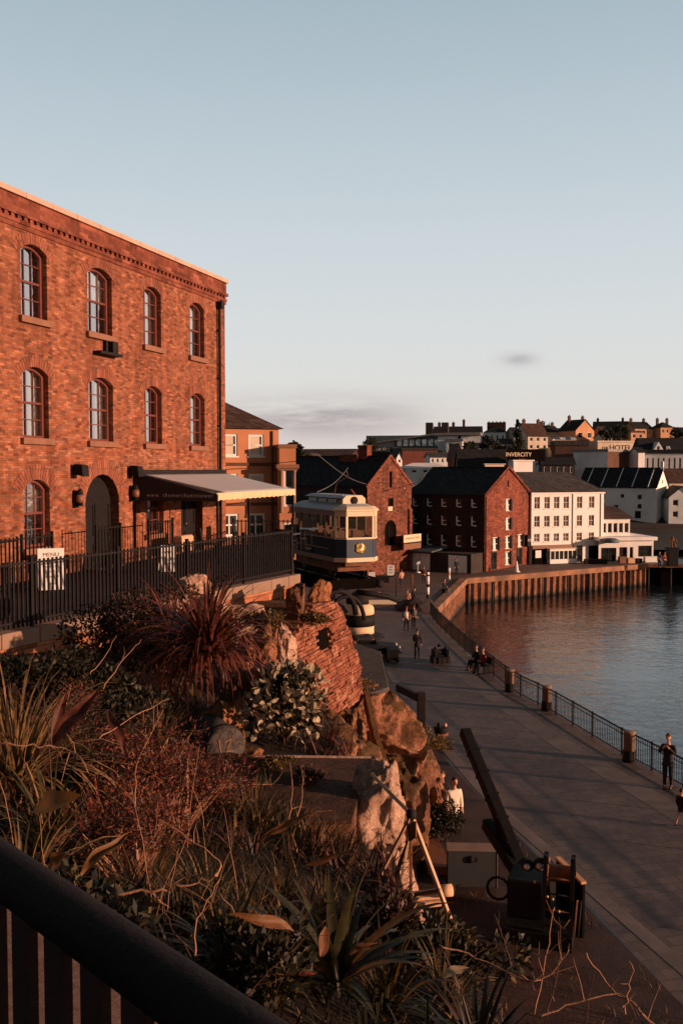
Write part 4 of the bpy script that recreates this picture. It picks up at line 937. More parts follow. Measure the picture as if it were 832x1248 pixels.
# ---------------------------------------------------------------- houses on the hill
def hh(name, label, x0, x1, base, eave, top, Y, wallm, roofm, roof='gx', yaw=0, D=9, cols=0, rows=0, frame='frame_white', wfrac=.45, chims=(), rightm=None, rcols=0, rrows=0, cat='house', pane='pane_dark', group='houses on the hill', sink=3.0, wstyle='plain', over=.25):
    cxp = (x0 + x1) / 2; a = P(x0, base, Y); b_ = P(x1, base, Y); wapp = b_.x - a.x; yw = rad(yaw)
    # apparent width = front * cos + side * sin
    W = max(1.5, (wapp - D * abs(math.sin(yw))) / math.cos(yw)) if yaw else wapp
    zb = a.z; zt = P(cxp, eave, Y).z; zr = P(cxp, top, Y).z
    Xd, Yd = V((math.cos(yw), math.sin(yw))), V((-math.sin(yw), math.cos(yw)))
    org = V((a.x, Y)) + (V((D * math.sin(yw), 0)) if yaw > 0 else V((0, 0)))
    if roof in ('flat',): rise = zr - zt
    else: rise = max(.2, zr - zt)
    Hh = zt - zb + sink; ws = []; rs = []
    if cols:
        for j in range(rows):
            fh = (Hh - sink) / rows
            for i in range(cols): ws.append(((i + .5) * W / cols, sink + fh * (j + .25), W / cols * wfrac, fh * .55))
    if rcols:
        for j in range(rrows):
            fh = (Hh - sink) / rrows
            for i in range(rcols): rs.append(((i + .5) * D / rcols, sink + fh * (j + .25), min(1.2, D / rcols * .4), fh * .5))
    r, ro = building(name, label, cat, (org.x, org.y, zb - sink), yw, W, D, Hh, rise, roof, M[wallm], M[roofm], front=ws, right=rs, rightm=M[rightm] if rightm else None, group=group, over=over, reveal=.2)
    for q in ws: win(r, face_fn('f', W, D), *q, M[frame], M[pane], wstyle, t=min(.12, q[2] * .2), v=.14)
    for q in rs: win(r, face_fn('r', W, D), *q, M[frame], M[pane], wstyle, t=.1, v=.14)
    for (fx, fy, w_, h_) in chims: chimney(ro, W * fx, D * fy, Hh + rise * .8, w_, h_ + rise * .2, 'brown_wall')
    return r, ro, W, D, Hh
# far white gable house over the water
r, ro, W, D, Hh = hh('white_cottage', 'long white gabled house with black roof across the water, its end wall sunlit', 704, 814, 631, 593, 571, 190, 'render_white', 'slate', 'gx', -32, 10, 0, 0, rightm='render_white', rcols=0, sink=1)
f = face_fn('f', W, D)
for fx, fz, w_, h_ in ((.33, .62, .9, 1.0), (.33, .33, .9, 1.0), (.58, .66, .8, .8), (.8, .62, .9, 1.0), (.8, .33, .9, 1.0), (.5, .1, 1.0, 2.2), (.78, .02, 1.3, 1.6)):
    win(r, f, W * fx, 1 + (Hh - 1) * fz, w_, h_, M['frame_white'], M['pane_dark'], 'plain', v=-.01, t=.08)
for i in range(5):
    b = MB(); a = V((W * (.1 + .2 * i), -.2, Hh + .05)); c_ = V((W * (.1 + .2 * i), D / 2 - .1, Hh + (P(0, 571, 190).z - P(0, 593, 190).z) + .1)); b.bar(a, c_, .14, .14); b.build('roof_seam', M['render_grey'], ro)
g_ = face_fn('r', W, D)
for u, z in ((5, Hh + .6), (5, Hh - 1.2), (2.4, 2.2)): win(r, g_, u, z, .55, .8, M['render_grey'], M['pane_dark'], 'plain', v=-.01, t=.06)
b = MB(); b.box(W - .35, D / 2 - .35, Hh + 3.3, W + .2, D / 2 + .35, Hh + 5.0); b.build('chimney', M['render_white'], ro)

# long modern block with sloping roof
r, ro, W, D, Hh = hh('long_block', 'long modern block with pale sloping roof and glazed upper floors on the skyline', 446, 592, 566, 531, 522, 262, 'teal_wall', 'metal_roof', 'flat', -12, 14, 0, 0, cat='building')
bpy.data.objects.remove(ro)
b = MB(); zl = Hh - 2.2; b.prism([(-.6, -1.0, zl), (W * .62, -1.0, Hh + .55), (W + .4, -1.0, Hh + .7), (W + .4, -1.0, Hh - .1), (W * .58, -1.0, Hh - .1), (0, -1.0, zl - .3)], (0, D + 2, 0)); ro = b.build('roof', M['metal_roof'], r)
f = face_fn('f', W, D)
for i in range(9): win(r, f, W * .3 + i * 1.72, Hh - 3.0, 1.5, 2.0, M['dark_wall'], M['pane_pale'], 'plain', v=-.02, t=.1)
for i in range(5): win(r, f, W * .66 + i * 1.9, Hh - 6.2, 1.5, 2.2, M['frame_white'], M['pane'], 'cross', v=-.11, t=.12)
b = MB(); b.box(W * .64, -.1, 0, W, -.022, Hh - .3); b.build('front_panel', M['render_grey'], r)
b = MB(); b.box(W * .82, -.5, 0, W * .84, -.1, Hh - .3); b.build('dark_pier', M['interior'], r)
for x in (W * .52, W * .66):
    b = MB(); b.box(x, 3, Hh, x + 1.8, 6, Hh + 3.6); b.build('chimney', M['dark_wall'], ro)
b = MB(); b.box(.6, -.35, Hh - 6, W * .24, -.02, Hh - 3.2); s_ = b.build('sign_panel', M['dark_wall'], r)
text_obj('MANUELL', 1.35, M['letter_white'], s_, (W * .125, -.38, Hh - 3.9), (PI / 2, 0, 0), 'lettering', .02)

H = [
 ('brick_workshop', 'red brown brick workshop with one sunlit cream end below the long block', 487, 533, 560, 549, 546, 236, 'red_wall', 'dark_wall', 'flat', 6, 6, 0, 0),
 ('white_pavilion', 'low white pavilion with pale sloping roof just behind the mill ridge', 484, 552, 578, 571, 564, 200, 'render_grey', 'render_white', 'hip', 0, 7, 5, 1),
 ('white_terrace', 'pale terrace with black roof and chimneys highest above the long block', 528, 590, 542, 528, 520, 300, 'render_grey', 'slate', 'gx', -10, 8, 6, 1),
 ('pale_block', 'pale grey fronted block right of the long block with four windows', 543, 570, 558, 538, 535, 250, 'render_grey', 'metal_roof', 'flat', -14, 7, 2, 2),
 ('white_villa', 'large pale villa with row of chimneys along its dark roof', 589, 624, 560, 527, 518, 290, 'render_grey', 'slate', 'hip', -16, 9, 4, 2),
 ('tan_villa', 'narrow tan rendered house between the pale villa and the brown roofed house', 620, 634, 548, 527, 521, 286, 'render_cream', 'slate', 'gx', 15, 6, 1, 2),
 ('dark_warehouse', 'broad black roofed shed directly behind the mill', 560, 624, 582, 574, 548, 190, 'dark_wall', 'slate', 'gx', 0, 9, 0, 0),
 ('brown_ruin', 'tall rust brown brick gable standing behind the mill roof', 548, 562, 582, 556, 541, 205, 'red_wall', 'brown_wall', 'gy', 14, 5, 0, 0),
 ('brown_roofed_house', 'grey gabled house with brown roof and beige sunlit front on the hill', 632, 669, 549, 531, 516, 258, 'render_cream', 'slate_brown', 'gx', 20, 7, 3, 2),
 ('grey_gable_house', 'tall blue grey gable end left of the beige sunlit house', 630, 650, 549, 526, 517, 268, 'render_grey', 'slate_brown', 'gy', -16, 8, 1, 2),
 ('peach_cottage', 'small peach cottage with dark roof on the skyline', 657, 682, 540, 526, 519, 300, 'render_peach', 'slate', 'gx', 14, 7, 2, 1),
 ('orange_gable_house', 'big orange sunlit gabled house with dark roof on the skyline', 686, 727, 537, 524, 511, 290, 'render_peach', 'slate', 'gy', 28, 8, 2, 1),
 ('black_shed', 'wide black shed below the orange gabled house', 676, 719, 566, 543, 537, 245, 'brown_wall', 'slate_grey', 'flat', -6, 9, 0, 0),
 ('flat_white_shed', 'flat roofed shed with blank pale front and brown side', 698, 774, 577, 551, 548, 208, 'render_grey', 'metal_roof', 'flat', -46, 11, 0, 0),
 ('arcade_house', 'dark low house with white arched openings behind the white hotel', 660, 702, 580, 566, 558, 200, 'dark_wall', 'slate', 'gx', -5, 6, 5, 1),
 ('cream_hotel', 'long cream hotel with large dark letters on its front', 721, 776, 553, 539, 537, 250, 'render_cream', 'render_cream', 'flat', 14, 6, 0, 0),
 ('slate_row_house', 'low dark roofed row house with glowing end gable on the skyline', 722, 768, 533, 524, 514, 320, 'dark_wall', 'slate', 'gx', -18, 7, 0, 0),
 ('amber_house', 'amber sunlit house under a dark roof on the right skyline', 765, 797, 532, 522, 514, 310, 'render_peach', 'slate', 'gx', 18, 7, 3, 1),
 ('amber_annex', 'small lower amber annexe beside the amber house', 763, 785, 536, 527, 525, 295, 'render_peach', 'slate_brown', 'flat', 15, 5, 2, 1),
 ('far_orange_house', 'orange house with dark hipped roof farthest right on the skyline', 799, 822, 530, 521, 514, 310, 'render_peach', 'slate', 'hip', 14, 6, 3, 1),
 ('dark_villa', 'great dark roofed villa above the pale gallery at the right edge', 782, 850, 566, 552, 534, 232, 'dark_wall', 'slate', 'gx', 0, 9, 0, 0),
 ('gallery_house', 'pale blue grey gallery house with a long strip of windows', 785, 860, 578, 553, 548, 216, 'render_grey', 'slate', 'flat', -12, 7, 11, 1),
 ('white_tower_house', 'narrow white house end standing between brown shed and gallery', 773, 784, 580, 551, 546, 204, 'render_white', 'slate', 'gx', 10, 4, 0, 0),
 ('brown_roof_shed', 'brown roofed shed with pale pink wall behind the sunlit cottage gable', 806, 860, 600, 588, 572, 204, 'render_cream', 'slate_brown', 'gx', 6, 8, 0, 0),
 ('small_white_house', 'small white house cut by the right edge of the picture near the water', 814, 850, 634, 606, 593, 181, 'render_grey', 'slate', 'gy', -6, 8, 2, 2),
 ('back_roof_house', 'dark long roof rising behind the gabled store left of its chimney', 352, 446, 575, 560, 548, 150, 'dark_wall', 'slate_brown', 'gx', -15, 12, 0, 0),
 ('back_roof_house', 'dark hipped roof just right of the orange house', 362, 402, 575, 563, 552, 130, 'dark_wall', 'slate_brown', 'hip', -10, 9, 0, 0),
 ('distant_house', 'tiny dark roofed house on the skyline between the cottage and the orange gable', 676, 692, 536, 528, 522, 320, 'dark_wall', 'slate', 'gx', 0, 6, 1, 1),
 ('distant_house', 'tiny dark roofed house on the skyline at the right picture edge', 820, 850, 534, 526, 521, 330, 'dark_wall', 'slate', 'gx', 0, 6, 2, 1),
 ('distant_house', 'pale cottage low on the slope right of the brown roofed house', 668, 682, 556, 548, 543, 262, 'render_cream', 'slate_brown', 'gx', 12, 5, 2, 1),
 ('distant_house', 'dark slate house above the cream hotel left of the amber annexe', 738, 764, 541, 532, 524, 285, 'brown_wall', 'slate', 'gx', -12, 6, 2, 1),
 ('hill_cottage', 'white cottage with grey roof between the pale villa and the black pointed conifer', 606, 626, 552, 541, 535, 262, 'render_grey', 'slate_grey', 'gx', 12, 5, 3, 1),
 ('hill_cottage', 'cream cottage with two windows directly right of the brown roofed house', 668, 682, 545, 534, 528, 284, 'render_cream', 'slate_grey', 'gx', 14, 5, 2, 1),
 ('hill_cottage', 'white low cottage under the striped roof', 676, 700, 556, 548, 543, 250, 'render_grey', 'slate_grey', 'gx', 8, 5, 3, 1),
 ('hill_cottage', 'pale cottage with a brown roof left of the arcade house', 640, 662, 572, 561, 555, 215, 'render_grey', 'slate_brown', 'gx', 10, 5, 3, 1),
 ('hill_cottage', 'white gabled cottage peeping over the flat shed with the pale front', 700, 716, 551, 543, 537, 246, 'render_white', 'slate', 'gy', 16, 5, 1, 1),
 ('hill_cottage', 'pale pink cottage just above the cream hotel', 728, 746, 540, 533, 528, 275, 'render_cream', 'slate_grey', 'gx', 18, 5, 3, 1),
 ('hill_cottage', 'white cottage on the slope left of the dark villa', 776, 792, 548, 541, 536, 262, 'render_grey', 'slate_grey', 'gx', 10, 5, 2, 1),
 ('hill_cottage', 'white low house between the white pavilion and the rust brown gable', 520, 548, 566, 557, 552, 215, 'render_grey', 'slate_grey', 'gx', 8, 5, 4, 1),
 ('hill_cottage', 'grey white cottage with a dark roof left of the rust brown gable on the slope', 566, 588, 556, 546, 540, 250, 'render_grey', 'slate', 'gx', 6, 5, 3, 1),
 ('hill_cottage', 'small sunlit white gable left of the brick workshop', 474, 490, 566, 558, 551, 225, 'render_white', 'slate_grey', 'gy', 20, 5, 1, 1),
 ('hill_cottage', 'pale row cottage low on the slope above the long white cottage roof', 740, 772, 576, 568, 562, 214, 'render_grey', 'slate_grey', 'gx', 6, 5, 5, 1),
 ('hill_cottage', 'amber fronted cottage between the slate row house and the orange gable', 726, 742, 533, 526, 520, 300, 'render_peach', 'slate_grey', 'gx', 20, 5, 2, 1),
]
HB = {}
for q in H:
    kw = dict(cols=q[13], rows=q[14])
    if q[0] in ('flat_white_shed',): kw['rightm'] = 'brown_wall'
    if q[0] in ('slate_row_house',): kw['rightm'] = 'render_peach'
    if q[0] == 'white_villa': kw['chims'] = [(.15 + .175 * i, .5, 1.1, 1.0) for i in range(5)]
    if q[0] == 'white_terrace': kw['chims'] = [(.1, .5, .9, 1.4), (.4, .5, .9, 1.4), (.62, .5, .8, 2.2)]
    if q[0] in ('peach_cottage', 'slate_row_house', 'amber_house', 'orange_gable_house', 'far_orange_house', 'brown_roofed_house'): kw['chims'] = [(.12, .5, .8, 1.2), (.85, .5, .8, 1.2)]
    HB[q[0]] = hh(q[0], q[1], *q[2:13], **kw)
def sign(h, txt, size, u, z, col, name='sign'):
    r, ro, W, D, Hh = h
    return text_obj(txt, size, M[col], r, (W * u, -.06, z), (PI / 2, 0, 0), 'lettering', .02)
h = HB['cream_hotel']; sign(h, 'HOTEL', 2.1, .62, h[4] - 1.5, 'ink'); sign(h, 'THE', 1.1, .2, h[4] - 1.6, 'ink')
for u in (.1, .3, .55): win(h[0], face_fn('f', h[2], h[3]), h[2] * u, 3.0, 1.0, 1.3, M['wood_trim'], M['pane_dark'], 'plain', v=-.01, t=.08)
# white sign block with letters standing on the dark roof above it
r, ro, W, D, Hh = hh('sign_block', 'plain white rooftop block with bold white letters standing above it', 621, 650, 580, 562, 560.5, 186, 'render_white', 'render_white', 'flat', 16, 2.5, 0, 0, cat='building', sink=2)
b = MB(); b.box(-.6, 1.6, Hh + .02, W + 3.6, 1.75, Hh + 2.4); fr_ = b.build('sign_backing', M['interior'], r)
text_obj('INVERCITY', 1.15, M['paint_cream'], fr_, (W * .44, 1.5, Hh + 1.3), (PI / 2, 0, 0), 'lettering', .06)
text_obj('hotel', .6, M['red_paint'], fr_, (W * .6, 1.5, Hh + .35), (PI / 2, 0, 0), 'lettering', .04)
r, ro, W, D, Hh = hh('signboard', 'beige hoarding with brown lettering behind the mill ridge', 590, 615, 574, 566, 565.6, 182, 'render_cream', 'render_cream', 'flat', 14, .4, 0, 0, cat='sign', group=None, sink=1.5)
text_obj('HARBOUR HALL', .62, M['ink_brown'], r, (W / 2, -.06, Hh - .65), (PI / 2, 0, 0), 'lettering', .02)
# white gable on the dark villa, blue striped roof lights
r, ro, W, D, Hh = HB['dark_villa']
for x, w_, h_ in ((W * .28, 3.2, 2.6), (W * .47, 1.4, 1.6)):
    b = MB(); z0 = Hh + .1; b.prism([(x - w_ / 2, -.35, z0), (x + w_ / 2, -.35, z0), (x, -.35, z0 + h_)], (0, 3.2, 0)); d_ = b.build('dormer', M['render_grey'], r)
    b = MB(); b.box(x - .22, -.4, z0 + .3, x + .22, -.355, z0 + h_ * .6); b.build('pane', M['pane_dark'], d_)
rr_ = thing('striped_roof', 'curved blue and white striped roof below the orange gabled house', 'roof', tuple(P(676, 537, 262)), rad(-6), None)
for i in range(4):
    b = MB(); n = 8; w_ = 1.45
    vs = [V((i * w_ + j * 0, 0, 0)) for j in (0,)]; pts = []
    for j in range(n + 1):
        t = j / n; pts.append((t * 4.0, .2 + 1.5 * math.sin(PI * .5 * (.3 + t * .7)) - .6))
    vs = [V((i * w_, y_, z)) for y_, z in pts] + [V(((i + 1) * w_, y_, z)) for y_, z in pts]
    b.smooth = True; b.mesh(vs, [(j, n + 1 + j, n + 2 + j, j + 1) for j in range(n)]); b.build('roof_bay', M['paint_white'] if i % 2 else M['tram_blue'], rr_)
b = MB(); b.box(0, .05, -3, 5.8, 4, .18); b.build('wall', M['render_cream'], rr_)

# ---------------------------------------------------------------- trees of the town
M['leaf_dark'] = leafmat('dark tree leaves', (.012, .016, .009), (.03, .035, .016), .5, .1)
M['bark'] = mat('bark', (.05, .032, .022), .9, .4, 3, .5, 14)
def tree(name, label, base, hgt, w, n=1100, shape='round', leaf='leaf_dark', ls=.3, group='dark trees on the hillside'):
    r = thing(name, label, 'tree', tuple(base), 0, group); b = MB(); rnd = random.Random(hash(label) % 999 if False else len(label) * 7 + int(base[0] * 10))
    b.tube([(0, 0, -.5), (.03 * hgt * .2, 0, hgt * .3), (0, .02 * hgt, hgt * .75)], [w * .09, w * .06, w * .02], 7)
    for k in range(5):
        a = rnd.random() * 6.28; z = hgt * rnd.uniform(.25, .6); b.tube([(0, 0, z), (math.cos(a) * w * .2, math.sin(a) * w * .2, z + hgt * .12), (math.cos(a) * w * .36, math.sin(a) * w * .36, z + hgt * .2)], [w * .035, w * .022, w * .01], 5)
    b.build('trunk', M['bark'], r); m = MB(); cl = []
    for k in range(16):
        if shape == 'cone': t = rnd.random(); a = rnd.random() * 6.28; rr = w * .42 * (1 - t) * rnd.uniform(.3, 1); cl.append((V((math.cos(a) * rr, math.sin(a) * rr, hgt * (.15 + .83 * t))), w * (.24 * (1 - t) + .07)))
        else: a = rnd.random() * 6.28; t = rnd.uniform(-1, 1); rr = w * .36 * math.sqrt(max(.05, 1 - t * t)); cl.append((V((math.cos(a) * rr, math.sin(a) * rr, hgt * (.62 + .27 * t))), w * rnd.uniform(.13, .23)))
    for i in range(n):
        c_, rr = cl[i % 16]; d = V((rnd.gauss(0, 1), rnd.gauss(0, 1), rnd.gauss(0, 1))).normalized() * rr * rnd.uniform(.55, 1.08); p = c_ + d
        a = V((rnd.gauss(0, 1), rnd.gauss(0, 1), rnd.gauss(0, .6))).normalized() * ls * rnd.uniform(.6, 1.3); q = a.cross(V((rnd.gauss(0, 1), rnd.gauss(0, 1), rnd.gauss(0, 1)))).normalized() * ls * .55
        m.quad(p - a, p + q, p + a, p - q)
    m.build('crown', M[leaf], r); return r
def hz(px, py, Y): p = P(px, py, Y); return (p.x, p.y, p.z)
tree('broad_tree', 'dark rounded tree beside the orange house cornice', hz(357, 572, 120), 3.6, 3.4)
tree('round_tree', 'black rounded tree in front of the pale villa', hz(593, 560, 235), 6.0, 3.6, 900)
tree('pointed_tree', 'black pointed conifer in front of the grey gable house', hz(630, 556, 236), 9.4, 4.2, 1300, 'cone')
tree('round_tree', 'black round tree on the skyline left of the peach cottage', hz(663, 534, 305), 6.5, 4.0, 800)
tree('round_tree', 'dark tree among roofs left of the amber annexe', hz(755, 545, 270), 6.5, 5.0, 900)
tree('round_tree', 'dark tree below the slate row house', hz(738, 541, 262), 4.5, 4.4, 800)
tree('broad_tree', 'dark shrubby tree on the slope in front of the pale villa', hz(610, 556, 240), 3.2, 5.2, 900)
tree('broad_tree', 'dark tree on the far left end of the long block roof', hz(451, 556, 255), 5.2, 4.4, 800)
tree('broad_tree', 'dark tree on the slope behind the rust brown gable', hz(572, 562, 225), 5.0, 4.0, 800)
tree('broad_tree', 'dark tree at the right edge under the far orange house', hz(826, 545, 275), 5.5, 6.0, 900)
b = MB(); rnd = random.Random(5)
for i in range(9000):
    Y = 186 + 200 * rnd.random() ** 1.4; u = rnd.uniform(430, 870); x = (u - 416) / FPX * Y
    z = hill_z(x, Y); k = 1.0 + noise.noise(V((x * .08, Y * .08, 9))) * 2.2
    if k < .7: continue
    p = V((x, Y, z + rnd.random() * k * 1.0)); a = V((rnd.gauss(0, 1), rnd.gauss(0, 1), rnd.gauss(0, .7))).normalized() * .5; q = a.cross(V((rnd.gauss(0, 1), rnd.gauss(0, 1), 1))).normalized() * .3
    b.quad(p - a, p + q, p + a, p - q)
o = b.build('scrub', M['leaf_dark']); tag(o, 'dark scrub and garden bushes covering the slope between the houses', 'scrub', kind='stuff')
# ---------------------------------------------------------------- cliff and garden slope in front of the camera
TOPP = [(0, 9.25), (2, 9.05), (3.5, 8.75), (5, 8.35), (7, 7.9), (9, 7.62), (13, 7.55), (18, 7.35), (23, 7.0), (30, 6.2), (36, 5.2), (42, 3.5)]
EDGE = [(0, 1.3), (3, .95), (5, .75), (7, .52), (9, .42), (11, .3), (13, -.1), (15, -.75), (18, -1.5), (21, -1.9), (24, -1.9), (28, -1.5), (34, -1.5), (42, -2.5)]
BASE = [(0, 2.6), (6, 2.0), (12, 1.75), (17, 1.8), (21.6, 1.65), (25, 2.1), (29, 2.7), (32, 2.3), (36, 1.2), (42, .3)]
def ground_z(x, y, rough=True):
    t = interp(y, TOPP); e, bs = interp(y, EDGE), interp(y, BASE)
    k = interp(y, [(0, .1), (3, .28), (10, .3), (15, .1), (20, .0)])
    t += max(-.25, min(1.05, -(x + .6) * k)) if x < e else max(-.25, min(1.05, -(e + .6) * k))
    if x > e:
        ex = interp(y, [(8, .95), (14, 1.0), (24, 1.0), (28, 1.4)]); q = (x - e) / (bs - e); t = t * (1 - min(1, q) ** ex) - (.5 if q > 1 else 0) - max(0, q - 1) * 3
    if rough:
        a = 1.0 if x > e - .2 else .55
        t += a * (noise.noise(V((x * .9, y * .9, 1.3))) * .22 + noise.noise(V((x * 2.7, y * 2.7, 5.1))) * .09)
        if x > e: t += noise.noise(V((x * 1.6, y * .7, t * 1.2))) * .35 * min(1, (x - e) * 1.5)
    return t
def hit(px, py):
    """the point of the garden slope seen there"""
    r = ray(px, py); k = .8
    while k < 45:
        p = V((0, 0, EYE)) + r * k
        if p.z <= ground_z(p.x, p.y): break
        k += .03
    return V((0, 0, EYE)) + r * k
def at(px, d): x = (px - 416) / FPX * d; return V((x, d, ground_z(x, d)))
M['cliff'] = rockmat('red cliff rock', (.11, .045, .026), (.36, .155, .082), (.58, .31, .19), (.075, .04, .016), 1.1)
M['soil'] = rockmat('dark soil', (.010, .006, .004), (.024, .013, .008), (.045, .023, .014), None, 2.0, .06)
M['rock_pale'] = rockmat('pale pink rock', (.3, .16, .1), (.6, .36, .25), (.78, .54, .4), None, 2.0, .08)
M['rock_orange'] = rockmat('orange rock', (.16, .06, .03), (.42, .17, .08), (.58, .29, .15), (.09, .05, .018), 1.7, .09)
M['rock_dark'] = rockmat('dark brown rock', (.06, .026, .016), (.22, .095, .05), (.4, .2, .115), (.06, .035, .014), 1.8, .12)
M['slab'] = rockmat('grey slab', (.045, .036, .032), (.085, .068, .06), (.12, .095, .08), None, 1.2, .03)
b = MB(); xs = [-13 + i * .32 for i in range(29)] + [-4 + .14 * i for i in range(57)]; ys = []; y_ = .1
while y_ < 42: ys.append(y_); y_ += .1 + y_ * .012
nx = len(xs)
for y_ in ys:
    for x in xs:
        xx = x
        b.v.append(V((xx, y_, ground_z(xx, y_) if y_ > .2 else 9.0)))
for j in range(len(ys) - 1):
    for i in range(nx - 1):
        b.f.append([j * nx + i, j * nx + i + 1, (j + 1) * nx + i + 1, (j + 1) * nx + i]); b.sm.append(True)
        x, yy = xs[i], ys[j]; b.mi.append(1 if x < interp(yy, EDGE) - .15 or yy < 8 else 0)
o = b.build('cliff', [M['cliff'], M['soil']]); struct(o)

def rock(name, label, px, py, d, wpx, hpx, dep=None, m='cliff', seed=1, cuts=9, tilt=(0, 0, 0), group=None, sub=4, rough=.3, world=None):
    c = V(world) if world else P(px, py, d); sx, sz = wpx * d / FPX / 2, hpx * d / FPX / 2; sy = dep / 2 if dep else (sx + sz) / 2
    bm = bmesh.new(); bmesh.ops.create_icosphere(bm, subdivisions=sub, radius=1); rnd = random.Random(seed)
    pl = [(V((rnd.gauss(0, 1), rnd.gauss(0, 1), rnd.gauss(0, 1))).normalized(), rnd.uniform(.72, 1.0)) for _ in range(cuts)]
    R = Matrix.Rotation(tilt[2], 3, 'Z') @ Matrix.Rotation(tilt[1], 3, 'Y') @ Matrix.Rotation(tilt[0], 3, 'X')
    for v in bm.verts:
        n = v.co.copy(); p = n / (abs(n.x) ** 4 + abs(n.y) ** 4 + abs(n.z) ** 4) ** .25; p *= 1 + rough * noise.noise(n * 1.1 + V((seed * 3.1, 0, 0)))
        for q, c0 in pl:
            dd = p.dot(q) - c0
            if dd > 0: p -= q * dd * .85
        p *= 1 + .10 * noise.noise(n * 3.2 + V((0, seed * 2.3, 0))) + .06 * noise.noise(n * 8 + V((seed, 0, 0))) + .10 * (noise.ridged_multi_fractal(n * 1.7 + V((seed, seed, 0)), 1.0, 2.1, 5, 1.0, 2.0) - 1.1)
        v.co = R @ V((p.x * sx * 1.02, p.y * sy * 1.02, p.z * sz * 1.02))
    me = bpy.data.meshes.new(name); bm.to_mesh(me); bm.free()
    for p in me.polygons: p.use_smooth = True
    me.materials.append(M[m]); o = bpy.data.objects.new(name, me); C.objects.link(o); o.location = c
    centre(o); return tag(o, label, 'rock', group)
RK = [
 ('boulder', 'pale pink layered boulder just right of the red spiky plant, below the coping', 290, 764, 16.2, 66, 56, 1.0, 'rock_pale', 3),
 ('boulder', 'small pale rock on top of the brown dome shrub by the railing foot', 235, 715, 15.2, 38, 28, .5, 'rock_pale', 4),
 ('boulder', 'pale rock lying left of the layered boulder above the red spiky plant', 256, 740, 15.8, 40, 34, .7, 'rock_pale', 5),
 ('boulder', 'rounded orange boulder behind the grey drum', 276, 885, 11.4, 52, 76, .8, 'rock_orange', 6),
 ('boulder', 'tall orange rock column right of the red spiky plant', 314, 812, 14.6, 52, 92, .9, 'rock_orange', 7),
 ('boulder', 'tan rock rib between the orange column and the brick buttress', 350, 812, 17.0, 22, 100, .6, 'rock_pale', 8),
 ('boulder', 'horn shaped orange rock perched on top of the brick buttress', 390, 724, 24.2, 26, 36, .6, 'rock_orange', 9),
 ('boulder', 'brown rounded rock hanging below the end of the terrace coping', 361, 735, 22.4, 24, 44, .6, 'rock_dark', 10),
 ('boulder', 'mossy rock head between the wall of bricks on end and the tan rock rib', 336, 778, 18.2, 34, 36, .7, 'rock_orange', 11),
 ('boulder', 'big pink and brown cliff block below the grey slab', 470, 888, 27.0, 76, 92, 1.8, 'cliff', 12),
 ('boulder', 'long leaning brown rock slab left of the big cliff block', 424, 898, 24.0, 44, 80, 1.2, 'cliff', 13),
 ('boulder', 'narrow dark rock rib running down the cliff above the two walkers', 458, 980, 22.5, 46, 190, 1.4, 'rock_dark', 14),
 ('boulder', 'brown layered cliff foot nearest the two walkers', 508, 940, 28.0, 52, 100, 1.6, 'rock_dark', 15),
 ('boulder', 'knobbly dark rock stack at the cliff foot behind the timber tripod', 488, 1005, 25.5, 66, 130, 1.6, 'rock_dark', 16),
 ('boulder', 'reddish rock wedge under the brick buttress', 398, 895, 19.0, 50, 56, 1.0, 'rock_orange', 17),
 ('boulder', 'orange stone lying on the grey slab edge', 447, 838, 27.0, 26, 12, .5, 'rock_orange', 18),
 ('boulder', 'pale pink holed rock pillar at the end of the flat ledge', 458, 1025, 9.3, 66, 185, .6, 'rock_pale', 19),
 ('boulder', 'lower foot of the pale rock pillar behind the big agave', 486, 1090, 9.0, 50, 120, .5, 'rock_pale', 20),
 ('boulder', 'orange rubble stone under the front of the flat ledge', 385, 1018, 9.0, 60, 34, .5, 'rock_orange', 21),
 ('boulder', 'brown rubble stone left of the orange stone under the ledge', 335, 1025, 8.8, 54, 30, .5, 'rock_dark', 22),
 ('boulder', 'flat reddish stone at the foot of the grey drum', 300, 918, 10.6, 40, 14, .4, 'rock_orange', 23),
 ('boulder', 'red brown rock below the brick buttress, right of the pale leaved bush', 405, 915, 18.0, 60, 60, 1.2, 'cliff', 24),
 ('boulder', 'red rock shelf under the grey slab, left of the big cliff block', 440, 868, 25.5, 44, 50, 1.2, 'cliff', 25),
 ('boulder', 'tilted red rock between the stone gutter and the pale pillar', 436, 945, 19.0, 50, 90, 1.2, 'rock_orange', 26),
 ('boulder', 'brown rock step above the knobbly dark stack', 486, 950, 26.2, 46, 60, 1.4, 'cliff', 27),
 ('boulder', 'reddish outcrop at the cliff foot behind the white coat', 526, 972, 28.0, 34, 70, 1.2, 'cliff', 28),
 ('boulder', 'tan outcrop between the orange rock column and the flowering bush', 336, 838, 13.6, 40, 50, .6, 'rock_pale', 29),
]
for q in RK: rock(q[0], q[1], q[2], q[3], q[4], q[5], q[6], q[7], q[8], q[9], tilt=(0, {13: -.35, 14: -.28, 12: -.15, 19: .12, 20: -.12, 15: -.3}.get(q[9], 0), 0), cuts=9, rough=.32, sub=5)
